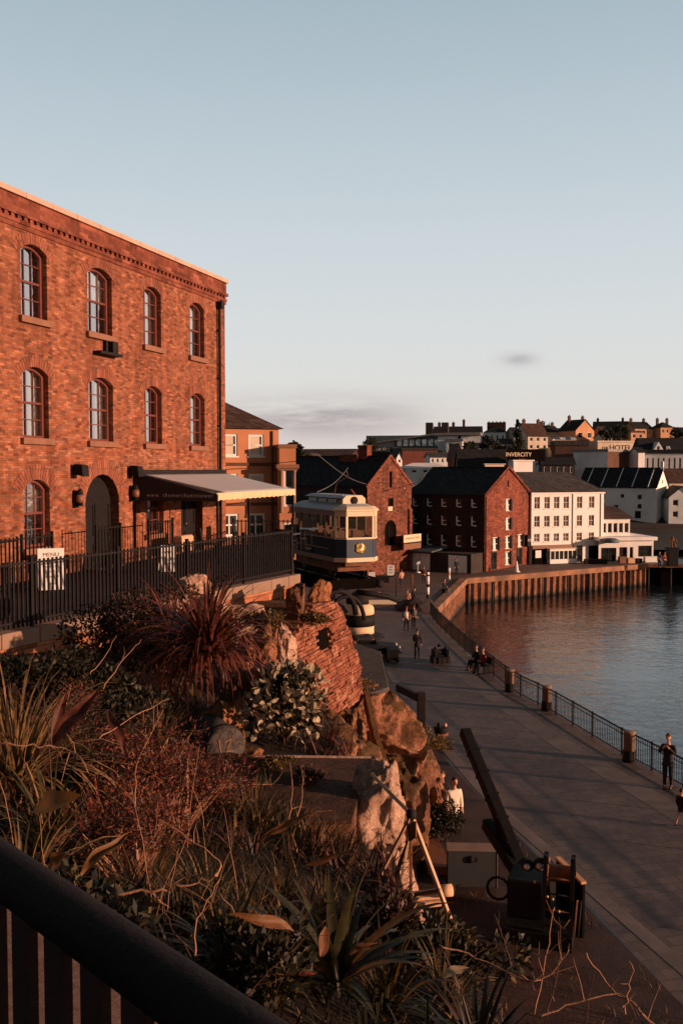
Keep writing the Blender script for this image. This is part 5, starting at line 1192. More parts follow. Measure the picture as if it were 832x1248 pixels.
# brick buttress with a battered face
BA = math.atan2(.944, .33); o0 = P(384, 867, 21)
bt = thing('brick_buttress', 'leaning red brick buttress with a square dark hole below the terrace end', 'buttress', tuple(o0), BA); inv = ROOTM[bt.name].inverted()
fpts = [inv @ P(*q) for q in ((385, 890, 21), (424, 850, 24.6), (426, 806, 25), (413, 768, 24.8), (402, 733, 24.4), (379, 737, 22.8), (368, 777, 21.3), (355, 808, 20.3), (358, 848, 20.2))]
uw = [(p.x, p.z) for p in fpts]; A_ = sum((p.y for p in fpts)) / 9
def bfn(u, w): return V((u, A_ + (w - 1.2) * .22, w))
hc = inv @ P(386, 777, 23.1); hole = [(hc.x - .42, hc.z - .28), (hc.x + .42, hc.z - .28), (hc.x + .4, hc.z + .25), (hc.x - .4, hc.z + .28)]
rnd = random.Random(4); b = MB(); back = [p for p in uw]
b.mesh([bfn(*p) + V((0, .1, 0)) for p in back] + [bfn(*p) + V((0, 1.7, 0)) for p in back], [tuple(range(len(back)))] + [(i, (i + 1) % len(back), len(back) + (i + 1) % len(back), len(back) + i) for i in range(len(back))])
b.build('core', M['cliff'], bt)
def span(w):
    xs_ = []
    for i in range(len(uw)):
        (u0, w0), (u1, w1) = uw[i], uw[(i + 1) % len(uw)]
        if (w0 - w) * (w1 - w) < 0: xs_.append(lerp(u0, u1, (w - w0) / (w1 - w0)))
    return (min(xs_), max(xs_)) if len(xs_) >= 2 else None
mats_b = [rockmat('buttress stone', c0_, c1_, c2_, None, 2.6, .05) for c0_, c1_, c2_ in (((.13, .042, .024), (.32, .105, .056), (.46, .19, .105)), ((.1, .033, .02), (.26, .082, .045), (.38, .14, .08)), ((.18, .07, .04), (.4, .165, .095), (.54, .28, .17)))]
b = MB(); w = min(q[1] for q in uw) + .01; top_w = max(q[1] for q in uw)
while w < top_w - .05:
    hgt = rnd.uniform(.06, .095); sp_ = span(w + hgt / 2)
    if sp_:
        u = sp_[0] - rnd.uniform(-.05, .12); tilt_ = rnd.uniform(-.01, .01)
        while u < sp_[1] + .02:
            l_ = rnd.uniform(.18, .5); e_ = min(u + l_, sp_[1] + rnd.uniform(-.03, .1)); 
            if e_ - u > .08 and not (hc.x - .45 < (u + e_) / 2 < hc.x + .45 and hc.z - .3 < w + hgt / 2 < hc.z + .27):
                o_y = -rnd.uniform(-.012, .028); b.cur = rnd.choice((0, 0, 0, 1, 1, 2)); g_ = .008; z1 = w + hgt - g_
                j_ = lambda: V((rnd.uniform(-.012, .012), rnd.uniform(-.012, .012), rnd.uniform(-.008, .008)))
                b.hexa([bfn(u + g_, w) + V((0, o_y, 0)) + j_(), bfn(e_ - g_, w) + V((0, o_y, tilt_)) + j_(), bfn(e_ - g_, w) + V((0, .25, 0)), bfn(u + g_, w) + V((0, .25, 0)), bfn(u + g_, z1) + V((0, o_y, 0)) + j_(), bfn(e_ - g_, z1) + V((0, o_y, tilt_)) + j_(), bfn(e_ - g_, z1) + V((0, .25, 0)), bfn(u + g_, z1) + V((0, .25, 0))])
            u = e_ if e_ > u + .05 else u + .1
    w += hgt
b.build('coursed_face', mats_b, bt, bevel=.012)
b = MB(); b.prism([bfn(*p) + V((0, .45, 0)) for p in hole], (0, .02, 0)); b.v = [v + V((0, -.36, 0)) for v in b.v]; b.build('hole_shade', M['interior'], bt)  # black panel stands for the shade inside the hole
# grey slab capped buttress
tp = [G(*q) for q in ((421, 786, 4.6), (463, 800, 4.6), (472, 842, 4.6), (430, 856, 4.6))]
bot = [V((-.6, 36, -.2)), V((2.6, 35.5, -.2)), V((2.75, 26.5, -.2)), V((-.6, 25, -.2))]
sb = thing('slab_buttress', 'stone buttress capped with a flat grey slab above the promenade', 'buttress', (1, 31, 0))
b = MB(); b.mesh(tp + bot, [(0, 1, 2, 3), (0, 4, 5, 1), (1, 5, 6, 2), (2, 6, 7, 3), (3, 7, 4, 0)]); b.build('stone_body', M['cliff'], sb, world=True)
b = MB(); cc = sum(tp, V()) / 4; b.prism([cc + (p - cc) * 1.06 + V((0, 0, .01)) for p in tp], (0, 0, .14)); b.build('cap_slab', M['slab'], sb, world=True, bevel=.03)
# flat ledge
lt = [G(*q) for q in ((262, 926, 7.74), (452, 928, 7.74), (444, 950, 7.74), (428, 1004, 7.74), (262, 1010, 7.74))]
lg = thing('rock_ledge', 'flat dark brown ledge with a thin stone rim below the flowering bush', 'ledge', tuple(lt[0]))
b = MB(); b.prism(lt, (0, 0, -.5)); b.build('ledge_block', M['rock_dark'], lg, world=True)
b = MB(); b.prism([p + V((0, 0, .004)) for p in lt], (0, 0, .03)); b.build('ledge_top', rockmat('brown ledge top', (.03, .015, .009), (.085, .038, .022), (.15, .07, .042), None, 1.4, .05), lg, world=True)
b = MB(); b.bar(lt[0] + V((0, .05, .015)), lt[1] + V((0, .05, .015)), .04, .05); b.build('stone_rim', M['rock_pale'], lg, world=True)
# thin pale joints: the old stone gutter running down the cliff
b = MB(); pts = [P(446, 850, 24.5), P(458, 905, 23.2), (P(474, 950, 22)), P(500, 1030, 21.2)]
for p, q in zip(pts, pts[1:]): b.bar(p, q, .12, .4)
o = b.build('stone_gutter', M['rock_orange']); tag(o, 'thin stone gutter edge running down the cliff beside the big block', 'gutter'); centre(o)
# grey drum
dr = thing('stone_drum', 'grey weathered drum lying on the slope with scratched marks on its end', 'drum', tuple(P(276, 912, 10.4) - V((0, 0, .23))), rad(28))
b = MB(); b.lathe([(0, -.0), (.21, 0), (.235, .02), (.235, .7), (0, .7)], (0, 0, .23), 24, 'y'); b.build('drum_body', M['slab'], dr)
b = MB(); b.lathe([(.235, .06), (.25, .06), (.25, .12), (.235, .12)], (0, 0, .23), 24, 'y'); b.build('hoop', M['iron_dull'], dr)
b = MB()
for x0, z0, x1, z1 in ((-.09, .34, -.07, .2), (-.02, .3, .06, .33), (.06, .33, .0, .2), (.0, .2, .08, .19), (-.05, .12, .05, .13)): b.bar((x0, -.004, z0), (x1, -.004, z1), .012, .008, up=(0, 1, 0))
b.build('scratched_marks', M['stone_sill'], dr)

# ---------------------------------------------------------------- viewing platform and its railing, beside the camera
b = MB(); b.prism([(-2.3, 3.1, 8.2), (.62, .25, 8.2), (1.3, -.4, 8.2), (1.3, -5, 8.2), (-6, -5, 8.2), (-6, 3.1, 8.2)], (0, 0, 1.2)); struct(b.build('viewing_platform', mat('dark platform deck', (.02, .011, .009), .8, .5, 3, .3, 20)))
R0, R1 = V((-2.1, 3.05, 9.4)), V((.55, .3, 9.4)); RD = (R1 - R0).normalized(); RL = (R1 - R0).length
vr = thing('handrail_fence', 'thick black handrail on flat bars close in front of the viewer', 'railing', tuple(R0), math.atan2(RD.y, RD.x))
M['rail_black'] = mat('rubbed black handrail', (.013, .008, .007), .7, .4, 5, .25, 60, spec=.12, dirt=(.022, .014, .012))
M['bar_brown'] = mat('dark brown bars', (.035, .015, .011), .6, .4, 6, .2, 50, spec=.4)
b = MB(); b.tube([(i * RL / 10, 0, .992) for i in range(11)], .037, 20); b.build('handrail', M['rail_black'], vr)
x = .06
while x < RL:
    b = MB(); b.box(x, -.022, 0, x + .052, .022, .965); b.build('baluster', M['bar_brown'], vr, bevel=.004); x += .1
# ---------------------------------------------------------------- garden plants
L = dict(
    red=leafmat('red phormium leaf', (.045, .013, .009), (.22, .062, .034), .55, .22),
    redfine=leafmat('red twig leaf', (.09, .021, .013), (.29, .072, .04), .5, .22),
    tan=leafmat('tan grass', (.08, .045, .02), (.3, .17, .07), .4, .2),
    green=leafmat('green strap leaf', (.022, .021, .008), (.075, .062, .02), .5, .2),
    dkgreen=leafmat('dark green leaf', (.010, .009, .005), (.034, .028, .011), .5, .15),
    olive=leafmat('olive grass', (.035, .026, .009), (.13, .082, .027), .5, .2),
    ochre=leafmat('ochre leaf', (.11, .05, .012), (.22, .10, .025), .45, .3),
    orange=leafmat('orange dying leaf', (.16, .06, .018), (.30, .12, .04), .45, .3),
    white=leafmat('pale waxy leaf', (.2, .15, .09), (.55, .42, .28), .3, .15),
    brown=leafmat('red brown heather', (.035, .014, .009), (.09, .036, .022), .5, .15),
    moss=leafmat('brown moss', (.05, .032, .008), (.13, .08, .02), .5, .1),
)
M['twig'] = mat('lit bare twig', (.36, .17, .09), .7, .3, 6, .3, 40)
M['twig_dark'] = mat('dark twig', (.08, .035, .02), .8, .4, 6, .3, 40)
def blade(b, base, az, L_, w, elev, droop, n=6, twist=0, fold=.25, rnd=random):
    """a tapering folded strap leaf"""
    p = V(base); e = elev; d = V((math.cos(az), math.sin(az), 0)); side = V((-math.sin(az), math.cos(az), 0)); st = L_ / n; vs = []
    for i in range(n + 1):
        t = i / n; prof = (1 - t) ** .75 * min(1, .55 + t * 2.2); ww = w * prof * .5
        up = V((0, 0, 1)) * math.cos(e) - d * math.sin(e)
        sd = side * math.cos(twist * t) + up * math.sin(twist * t)
        vs += [p - sd * ww, p + up * (-fold * ww), p + sd * ww]
        p = p + (d * math.cos(e) + V((0, 0, 1)) * math.sin(e)) * st; e -= droop / n * (.4 + 1.2 * t)
    fs = []
    for i in range(n):
        k = i * 3; fs += [(k, k + 1, k + 4, k + 3), (k + 1, k + 2, k + 5, k + 4)]
    b.smooth = True; b.mesh(vs, fs)
def tuft(name, label, base, n, L_, w, mat_, cat='plant', elev=(.5, 1.5), droop=1.2, seed=1, spread=.05, group=None, az=(0, 6.283), n_seg=6, dead=None, deadf=0, twist=.4):
    rnd = random.Random(seed); base = V(base); b = MB()
    for i in range(n):
        b.cur = 1 if dead and rnd.random() < deadf else 0
        a = rnd.uniform(*az); e = rnd.uniform(*elev); r = spread * rnd.random()
        blade(b, V((math.cos(a) * r, math.sin(a) * r, -.02)), a, L_ * rnd.uniform(.6, 1.12), w * rnd.uniform(.7, 1.2), e, droop * rnd.uniform(.5, 1.4) * (1.6 - e * .55), n_seg, rnd.uniform(-twist, twist))
    o = b.build(name, [L[mat_]] + ([L[dead]] if dead else [])); o.location = base; return tag(o, label, cat, group)
def shrub(name, label, base, rx, rz, n, ls, mat_, cat='shrub', seed=1, twigs=14, group=None, m2=None, f2=0, flat=1.0, tw='twig_dark', lobes=9, wide=.5):
    rnd = random.Random(seed); r = thing(name, label, cat, tuple(base), 0, group); b = MB(); lob = []
    for k in range(lobes):
        a = rnd.random() * 6.28; rr = rx * rnd.uniform(.1, .75); lob.append(V((math.cos(a) * rr, math.sin(a) * rr * flat, rz * rnd.uniform(.35, .95))))
    t = MB()
    for k in range(twigs):
        q = lob[k % lobes] * rnd.uniform(.8, 1.25); m_ = q * .5 + V((rnd.gauss(0, .06), rnd.gauss(0, .06), 0)) * rx
        t.tube([V((0, 0, -.05)), m_, q], [.012 * rx + .003, .008 * rx + .002, .002], 4)
    t.build('stem', M[tw], r)
    for i in range(n):
        b.cur = 1 if m2 and rnd.random() < f2 else 0
        c_ = lob[rnd.randrange(lobes)]; d = V((rnd.gauss(0, 1), rnd.gauss(0, 1), rnd.gauss(0, 1))).normalized()
        p = c_ + V((d.x * rx * .38, d.y * rx * .38, d.z * rz * .32)) * rnd.uniform(.3, 1.08) ** .6
        if p.z < 0: p.z = abs(p.z) * .3
        a = (d * .6 + V((rnd.gauss(0, .6), rnd.gauss(0, .6), rnd.gauss(0, .5) + .3))).normalized() * ls * rnd.uniform(.6, 1.3); q = a.cross(V((rnd.gauss(0, 1), rnd.gauss(0, 1), rnd.gauss(0, 1)))).normalized() * ls * wide
        nn = a.cross(q).normalized() * ls * .12; b.mesh([p, p + a * .3 + q * .46 + nn, p + a * .7 + q * .4 + nn, p + a, p + a * .7 - q * .4 + nn, p + a * .3 - q * .46 + nn, p + a * .5], [(0, 1, 6), (1, 2, 6), (2, 3, 6), (3, 4, 6), (4, 5, 6), (5, 0, 6)]) if ls > .1 else b.mesh([p, p + a * .5 + q * .5, p + a, p + a * .5 - q * .5], [(0, 1, 2, 3)])
    b.build('foliage', [L[mat_]] + ([L[m2]] if m2 else []), r); return r
def twig(name, label, pts, r0, m='twig', group=None, side=0, seed=1, cat='branch'):
    rnd = random.Random(seed); b = MB(); pts = [V(p) for p in pts]
    sm_ = [V(p) for p in curve([tuple(p) for p in pts], 5)] if len(pts) > 2 else pts
    sm_ = [p + V((rnd.gauss(0, 1), rnd.gauss(0, 1), rnd.gauss(0, 1))) * r0 * .7 for p in sm_]
    r0 *= .72; n = len(sm_); b.tube(sm_, [r0 * (1 - .7 * i / n) for i in range(n)], 6)
    for k in range(side):
        i = rnd.randrange(n // 4, n - 1); p = sm_[i]; d = (sm_[i + 1] - sm_[i - 1]).normalized(); q = (d * .7 + V((rnd.gauss(0, .6), rnd.gauss(0, .3), rnd.gauss(.2, .6)))).normalized(); l = (pts[-1] - pts[0]).length * rnd.uniform(.12, .35)
        b.tube([p, p + q * l * .5 + V((0, 0, .02 * l)), p + q * l + V((rnd.gauss(0, .1) * l, 0, rnd.gauss(0, .1) * l))], [r0 * .45, r0 * .3, r0 * .12], 4)
    o = b.build(name, M[m]); tag(o, label, cat, group); centre(o); return o
tuft('red_flax', 'big dark red spiky flax with drooping leaves in front of the pale boulders', at(250, 11.8) + V((0, 0, .8)), 420, 1.25, .055, 'red', 'flax', (.05, 1.5), 2.2, 3, .12, dead='redfine', deadf=.25, n_seg=7)
tuft('tan_grass', 'arching tan grass fanning to the left of the red flax', at(212, 12.6) + V((0, 0, .45)), 130, 1.05, .024, 'tan', 'grass', (.3, 1.2), 1.5, 4, .1, az=(2.3, 4.2), dead='olive', deadf=.4)
tuft('yucca', 'small tan spiky yucca below the red flax', at(192, 9.4) + V((0, 0, .25)), 95, .52, .02, 'tan', 'yucca', (-.1, 1.5), .7, 5, .04, dead='olive', deadf=.3)
shrub('heather_dome', 'red brown dome shaped heather against the terrace railing', at(160, 13.6), 1.15, 1.15, 5200, .07, 'brown', 'shrub', 6, m2='dkgreen', f2=.25)
shrub('dark_bush', 'dark green bush under the coping at the left', at(60, 10.5), .9, .5, 2600, .09, 'dkgreen', 'shrub', 7)
shrub('dark_bush', 'dark green bush between the tan grass and the red flax', at(212, 12.9), .7, .9, 2200, .08, 'dkgreen', 'shrub', 8)
shrub('dark_bush', 'low dark bush beneath the red flax', at(150, 9.6), .8, .5, 2400, .07, 'dkgreen', 'shrub', 9, m2='olive', f2=.2)
tuft('long_grass', 'long green grass clump at the left edge', at(14, 7.2) + V((0, 0, .2)), 220, 1.15, .032, 'tan', 'grass', (.2, 1.4), 1.6, 10, .12, dead='tan', deadf=.25)
tuft('long_grass', 'dark grass clump right of the left edge clump', at(80, 8.0) + V((0, 0, .1)), 170, .9, .024, 'dkgreen', 'grass', (.3, 1.5), 1.5, 11, .15, dead='olive', deadf=.3)
shrub('red_thicket', 'fine red twiggy shrub left of the flat ledge', at(215, 7.6), .62, .62, 4200, .042, 'redfine', 'shrub', 12, 60, m2='brown', f2=.35, wide=.3, tw='twig')
shrub('red_thicket', 'fine dark red shrub in front of the red flax', at(140, 7.2), .55, .5, 2800, .045, 'redfine', 'shrub', 13, 50, m2='dkgreen', f2=.5, wide=.3)
p0 = at(345, 11.3); p0.z = 7.7
shrub('flowering_bush', 'rounded bush of pale waxy leaves at the back of the flat ledge', p0, .62, .85, 620, .105, 'white', 'shrub', 14, 30, m2='dkgreen', f2=.3, lobes=14, wide=.75)
shrub('dark_heart', 'dark green inner growth of the pale leaved bush', p0 + V((.02, .1, 0)), .5, .72, 1500, .08, 'dkgreen', 'shrub', 15, 10)
tuft('red_sedge', 'small dark red sedge right of the pale leaved bush', P(400, 905, 12.0), 60, .42, .014, 'red', 'sedge', (.3, 1.4), 1.4, 16, .06)
for i, (px, py, d, s_, lb) in enumerate(((425, 838, 25, .8, 'brown moss tuft on the edge of the grey slab'), (345, 812, 17.4, .65, 'brown moss clump on the tan rock rib'), (318, 762, 15.2, .5, 'dark moss patch on top of the orange column'), (385, 758, 21.5, .45, 'brown moss at the top of the brick buttress'), (518, 905, 27.6, .9, 'brown moss along the ridge above the two walkers'))):
    shrub('moss_clump', lb, P(px, py, d) - V((0, 0, s_ * .25)), s_, s_ * .55, 1500, .07, 'moss', 'moss', 30 + i, 3)
for i, (px, d, n, l_, m_, lb) in enumerate(((255, 6.0, 130, .5, 'green', 'upright green grass clump in front of the ledge, left one'), (305, 5.6, 110, .45, 'olive', 'olive grass clump below the ledge corner'), (215, 5.2, 120, .5, 'dkgreen', 'dark grass clump over the red shrub roots'), (340, 6.6, 90, .36, 'olive', 'short olive tuft under the orange rubble'), (120, 5.0, 110, .45, 'dkgreen', 'dark grass clump behind the ochre leaf'), (395, 6.4, 90, .35, 'tan', 'dry tan tuft between rubble and agave'))):
    tuft('grass_clump', lb, at(px, d), n, l_, .016, m_, 'grass', (.6, 1.5), 1.0, 40 + i, .12, dead='tan', deadf=.2)
tuft('agave', 'large dark green agave with broad leaves at bottom centre', at(408, 4.75) + V((0, 0, .1)), 44, .68, .085, 'green', 'agave', (.15, 1.5), .9, 50, .04, n_seg=8, dead='ochre', deadf=.1, twist=.3)
tuft('strap_plant', 'dark glossy strap leaved plant right of the agave', at(520, 3.7), 40, .5, .05, 'dkgreen', 'plant', (.2, 1.3), 1.6, 51, .06, n_seg=8, dead='green', deadf=.3)
tuft('strap_plant', 'dark arching plant in the bottom right corner of the garden', at(610, 3.0), 34, .42, .035, 'dkgreen', 'plant', (.2, 1.2), 1.6, 52, .06, n_seg=8, dead='brown', deadf=.3)
tuft('young_yucca', 'small bright green yucca just above the handrail', at(288, 2.75), 34, .2, .014, 'olive', 'yucca', (.2, 1.4), .7, 53, .02)
tuft('grass_clump', 'dark grass under the agave beside the handrail', at(350, 2.9), 80, .3, .01, 'dkgreen', 'grass', (.4, 1.4), 1.3, 54, .08)
for i, (px, d, rx, rz, n, m_, lb) in enumerate(((520, 7.6, .42, .45, 1500, 'dkgreen', 'dark bush clinging to the cliff edge below the tripod'), (560, 5.6, .4, .35, 1400, 'dkgreen', 'dark low bush on the cliff edge right of the agave'), (500, 8.6, .3, .35, 900, 'brown', 'brown bush at the foot of the pale rock pillar'), (470, 6.2, .35, .35, 1300, 'brown', 'brown heather behind the strap leaved plant'), (30, 3.9, .45, .4, 1500, 'dkgreen', 'dark bush at the left edge behind the ochre leaf'), (330, 4.3, .32, .3, 1300, 'dkgreen', 'dark bush left of the agave above the handrail'))):
    shrub('dark_bush', lb, at(px, d), rx, rz, n, .06, m_, 'shrub', 80 + i, 12, m2='olive', f2=.15)
tuft('red_flax', 'second dark red flax rising behind the tan grass beside the railing foot', at(207, 13.0) + V((0, 0, .7)), 170, .95, .05, 'red', 'flax', (.4, 1.5), 1.6, 301, .1, dead='redfine', deadf=.2, n_seg=7)
for i, (px, d, n, l_, w_, m_, dd, lb) in enumerate(((55, 6.1, 90, .75, .035, 'green', 'tan', 'broad bladed green clump behind the crossing pale branch'), (120, 6.3, 80, .6, .03, 'red', 'redfine', 'dark red bladed clump left of the red twiggy shrub'), (20, 5.0, 90, .7, .028, 'olive', 'tan', 'olive bladed clump at the left edge above the ochre leaf'), (175, 5.6, 80, .55, .026, 'tan', 'olive', 'tan bladed clump in front of the red twiggy shrub'), (270, 4.6, 80, .5, .028, 'green', 'tan', 'green bladed clump left of the agave'), (470, 4.9, 80, .5, .03, 'green', 'ochre', 'green bladed clump behind the strap leaved plant'), (350, 5.2, 70, .42, .022, 'olive', 'orange', 'olive bladed clump between ledge and agave'), (290, 8.6, 60, .35, .014, 'tan', 'olive', 'small tan tuft on the front of the flat ledge'), (330, 9.4, 50, .28, .014, 'dkgreen', 'olive', 'small dark tuft in the middle of the flat ledge'))):
    tuft('blade_clump', lb, at(px, d) + V((0, 0, .12 if i > 6 else .05)), n, l_, w_, m_, 'plant', (.25, 1.45), 1.5, 320 + i, .08, dead=dd, deadf=.3, n_seg=7)
for i, (px, py, d, rx) in enumerate(((375, 968, 9.6, .34), (330, 945, 10.1, .28))):
    p = P(px, py, d); p.z = 7.76; shrub('low_heather', ('low brown heather spreading over the right of the flat ledge', 'low olive heather at the back of the flat ledge')[i], p, rx, .1, 900, .035, ('brown', 'moss')[i], 'shrub', 340 + i, 8)
for i, (px, d, n, l_, w_, m_, dd, lb) in enumerate(((585, 4.3, 70, .5, .03, 'dkgreen', 'brown', 'dark bladed clump hanging over the cliff edge at bottom right'), (640, 3.1, 60, .35, .02, 'dkgreen', 'redfine', 'low dark clump with red blades in the bottom right corner'), (450, 3.6, 60, .4, .03, 'dkgreen', 'green', 'dark clump filling the gap right of the agave foot'), (545, 5.0, 70, .42, .026, 'olive', 'tan', 'olive clump below the timber tripod'), (310, 3.4, 60, .34, .02, 'dkgreen', 'olive', 'dark clump between the young yucca and the agave'))):
    tuft('blade_clump', lb, at(px, d) + V((0, 0, .04)), n, l_, w_, m_, 'plant', (.25, 1.4), 1.5, 360 + i, .08, dead=dd, deadf=.25, n_seg=7)
for i, (px, d, m_, dd) in enumerate(((275, 8.35, 'olive', 'tan'), (310, 8.3, 'tan', 'olive'), (345, 8.25, 'green', 'tan'), (380, 8.2, 'brown', 'tan'), (412, 8.2, 'olive', 'brown'))):
    tuft('grass_clump', ('olive grass hiding the left front of the flat ledge', 'tan grass in front of the flat ledge', 'green grass at the middle front of the flat ledge', 'brown grass by the orange rubble below the ledge', 'olive grass at the right front of the ledge beside the pale pillar')[i], at(px, d), 110, .48, .02, m_, 'grass', (.5, 1.5), 1.1, 400 + i, .16, dead=dd, deadf=.3)
for i, (px, d, lb) in enumerate(((60, 9.0, 'red brown brush between the left edge grass and the dark bush'), (110, 8.2, 'red brown brush behind the upright red leaves'), (180, 8.6, 'red brown brush between yucca and red twiggy shrub'), (150, 6.0, 'red brown brush below the red twiggy shrub'))):
    shrub('red_brush', lb, at(px, d), .5, .55, 1600, .05, 'redfine', 'shrub', 420 + i, 40, m2='brown', f2=.5, wide=.25, tw='twig')
# single broad leaves
def leaf(name, label, base, tip, w, m, bend=.1, normal=(0, -.6, .8), grp=None, stem=True, cat='leaf'):
    base, tip = V(base), V(tip); d = tip - base; nn = V(normal).normalized(); s_ = d.cross(nn).normalized(); nn = s_.cross(d).normalized(); b = MB(); n = 12; vs = []
    for i in range(n + 1):
        t = i / n; ww = w * .5 * (math.sin(PI * min(1, t * .97 + .03) ** .8) ** .85) ; c_ = base + d * t + nn * bend * d.length * math.sin(PI * t)
        for k in (-1, -.5, 0, .5, 1): vs.append(c_ + s_ * ww * k + nn * (abs(k) ** 1.3) * ww * .5 + nn * .07 * d.length * noise.noise(V((t * 3, k * .9, w * 50))) + s_ * .05 * d.length * noise.noise(V((t * 2.2, 3, w * 80))))
    b.smooth = True; b.mesh(vs, [(i * 5 + k, i * 5 + k + 1, i * 5 + k + 6, i * 5 + k + 5) for i in range(n) for k in range(4)])
    o = b.build(name, L[m]); tag(o, label, cat, grp); centre(o, base); return o
leaf('broad_leaf', 'broad ochre leaf lying low at the left above the handrail', P(40, 990, 3.4), P(104, 974, 3.2), .085, 'ochre', .06, (.1, -.7, .7))
leaf('broad_leaf', 'narrow ochre leaf pointing right above the handrail', P(98, 1066, 2.5), P(158, 1016, 2.65), .035, 'ochre', .05)
leaf('broad_leaf', 'small round tan leaf on the handrail edge', P(62, 1055, 1.75), P(80, 1042, 1.75), .032, 'orange', .02)
leaf('broad_leaf', 'dark red broad leaf standing upright left of the red shrub', P(66, 908, 5.2), P(122, 842, 5.3), .1, 'red', .08, (-.3, -.9, .3))
leaf('broad_leaf', 'second dark red leaf leaning left behind the upright one', P(66, 908, 5.3), P(80, 842, 5.4), .07, 'red', .05, (.3, -.9, .2))
leaf('broad_leaf', 'hanging brown red leaf right of the upright red leaves', P(132, 866, 5.4), P(156, 924, 5.2), .055, 'red', .08, (.2, -.9, .2))
leaf('broad_leaf', 'long orange dying leaf reaching left from the agave', P(358, 1140, 4.4), P(278, 1114, 4.3), .06, 'orange', .12)
leaf('broad_leaf', 'upright yellow lit leaf in the heart of the agave', P(391, 1166, 4.0), P(396, 1128, 4.1), .055, 'orange', .04, (.3, -.9, .1))
leaf('broad_leaf', 'orange red leaf on the right of the agave', P(425, 1162, 4.1), P(462, 1150, 4.1), .035, 'orange', .1)
leaf('broad_leaf', 'dry orange leaf lying across the foot of the ledge', P(318, 1022, 6.8), P(404, 988, 6.9), .05, 'orange', .08)
leaf('broad_leaf', 'dry tan leaf stretched below the ledge rubble', P(372, 1056, 6.6), P(440, 1040, 6.5), .05, 'orange', .05)
leaf('broad_leaf', 'pale curled leaf at the right of the strap plant', P(540, 1190, 3.1), P(572, 1180, 3.1), .03, 'white', .12)
leaf('broad_leaf', 'small red leaf low beneath the agave', P(364, 1188, 3.3), P(386, 1187, 3.3), .02, 'redfine', .06)
# bare twigs catching the sun
TW = [
 ('pale bare branch reaching right above the handrail', [(140, 1090, 2.5), (195, 1085, 2.5), (240, 1076, 2.5), (268, 1065, 2.5)], .006, 'twig', 5),
 ('pale branch hooking up from the end of the reaching branch', [(262, 1070, 2.52), (266, 1050, 2.55), (230, 1022, 2.6), (190, 1000, 2.65)], .0045, 'twig', 3),
 ('pale branch crossing the left edge above the ochre leaf', [(-5, 905, 3.4), (40, 909, 3.4), (86, 914, 3.4), (110, 940, 3.3)], .006, 'twig', 4),
 ('long thin pale twig rising from the red shrub to the right', [(120, 900, 5.2), (165, 872, 5.4), (205, 852, 5.6)], .005, 'twig', 2),
 ('straight pale stalk leaning right across the tan grass', [(125, 840, 7.0), (150, 805, 7.2), (172, 780, 7.4)], .006, 'twig', 1),
 ('second pale stalk leaning right below the tan grass', [(110, 822, 6.6), (128, 800, 6.7), (142, 776, 6.8)], .005, 'twig', 1),
 ('thin upright twig in the middle of the red shrub', [(165, 985, 4.6), (168, 930, 4.7), (200, 865, 4.9)], .0045, 'twig', 3),
 ('thin twig standing in front of the ledge', [(352, 1000, 7.2), (356, 960, 7.4), (352, 925, 7.6)], .006, 'twig', 3),
 ('forked twig standing right of the ledge twig', [(362, 1000, 7.1), (368, 965, 7.3), (370, 940, 7.4)], .006, 'twig', 2),
 ('orange stem arching over the promenade at bottom right', [(535, 1152, 3.4), (580, 1168, 3.4), (640, 1194, 3.3), (668, 1186, 3.3), (694, 1158, 3.3)], .005, 'twig', 6),
 ('orange stem running down to the bottom right corner', [(712, 1162, 3.2), (745, 1205, 3.1), (790, 1240, 3.0), (826, 1290, 3.0)], .006, 'twig', 7),
 ('long orange stem lying along the bottom edge', [(655, 1240, 3.0), (700, 1222, 3.0), (755, 1213, 3.0), (800, 1255, 2.9)], .005, 'twig', 4),
 ('thin upright stalk before the crane, left one', [(652, 1235, 3.2), (668, 1150, 3.3), (675, 1105, 3.4)], .004, 'twig', 3),
 ('thin upright stalk before the crane, middle one', [(664, 1240, 3.2), (683, 1160, 3.3), (680, 1118, 3.4)], .0035, 'twig_dark', 3),
 ('thin upright stalk before the crane, right one', [(712, 1258, 3.2), (719, 1205, 3.2), (730, 1160, 3.2)], .003, 'twig_dark', 3),
 ('dark twig pair standing in front of the grey cabinet', [(622, 1176, 3.5), (612, 1140, 3.5), (603, 1113, 3.5)], .0035, 'twig_dark', 2),
 ('short red sprig at the far bottom right', [(760, 1235, 2.9), (765, 1205, 2.9), (772, 1180, 2.9)], .005, 'twig', 7),
 ('dark twig curving down over the handrail', [(190, 1090, 2.3), (205, 1120, 2.25), (232, 1165, 2.2)], .0035, 'twig_dark', 3),
 ('twig leaning over the young yucca', [(238, 1165, 2.3), (240, 1120, 2.35), (268, 1072, 2.4)], .0035, 'twig', 3),
 ('brown stalk above the left edge grass', [(60, 1010, 3.6), (62, 930, 3.8), (52, 830, 4.2)], .006, 'twig_dark', 3),
 ('thin stem lying across the flat ledge', [(232, 966, 8.3), (300, 957, 8.6), (345, 955, 8.8)], .007, 'twig', 1),
]
for i, (lb, pts, r0, m_, sd) in enumerate(TW): twig('bare_twig', lb, [P(*q) for q in pts], r0, m_, None, sd, 100 + i)
rnd = random.Random(55)
for i in range(34):
    d = rnd.uniform(3.4, 8.5); q = at(rnd.uniform(5, 340), d); h_ = rnd.uniform(.35, .85); lx, ly = rnd.gauss(.12, .22), rnd.gauss(0, .12)
    if i == 33: q = at(20, 5)
    twig('dry_stem', 'thin dry stem rising among the grasses of the garden slope', [q, q + V((lx * .35, ly * .3, h_ * .5)), q + V((lx, ly, h_))], .0045, 'twig' if i % 3 else 'twig_dark', 'dry stems among the grasses', 2, 500 + i, 'stem')
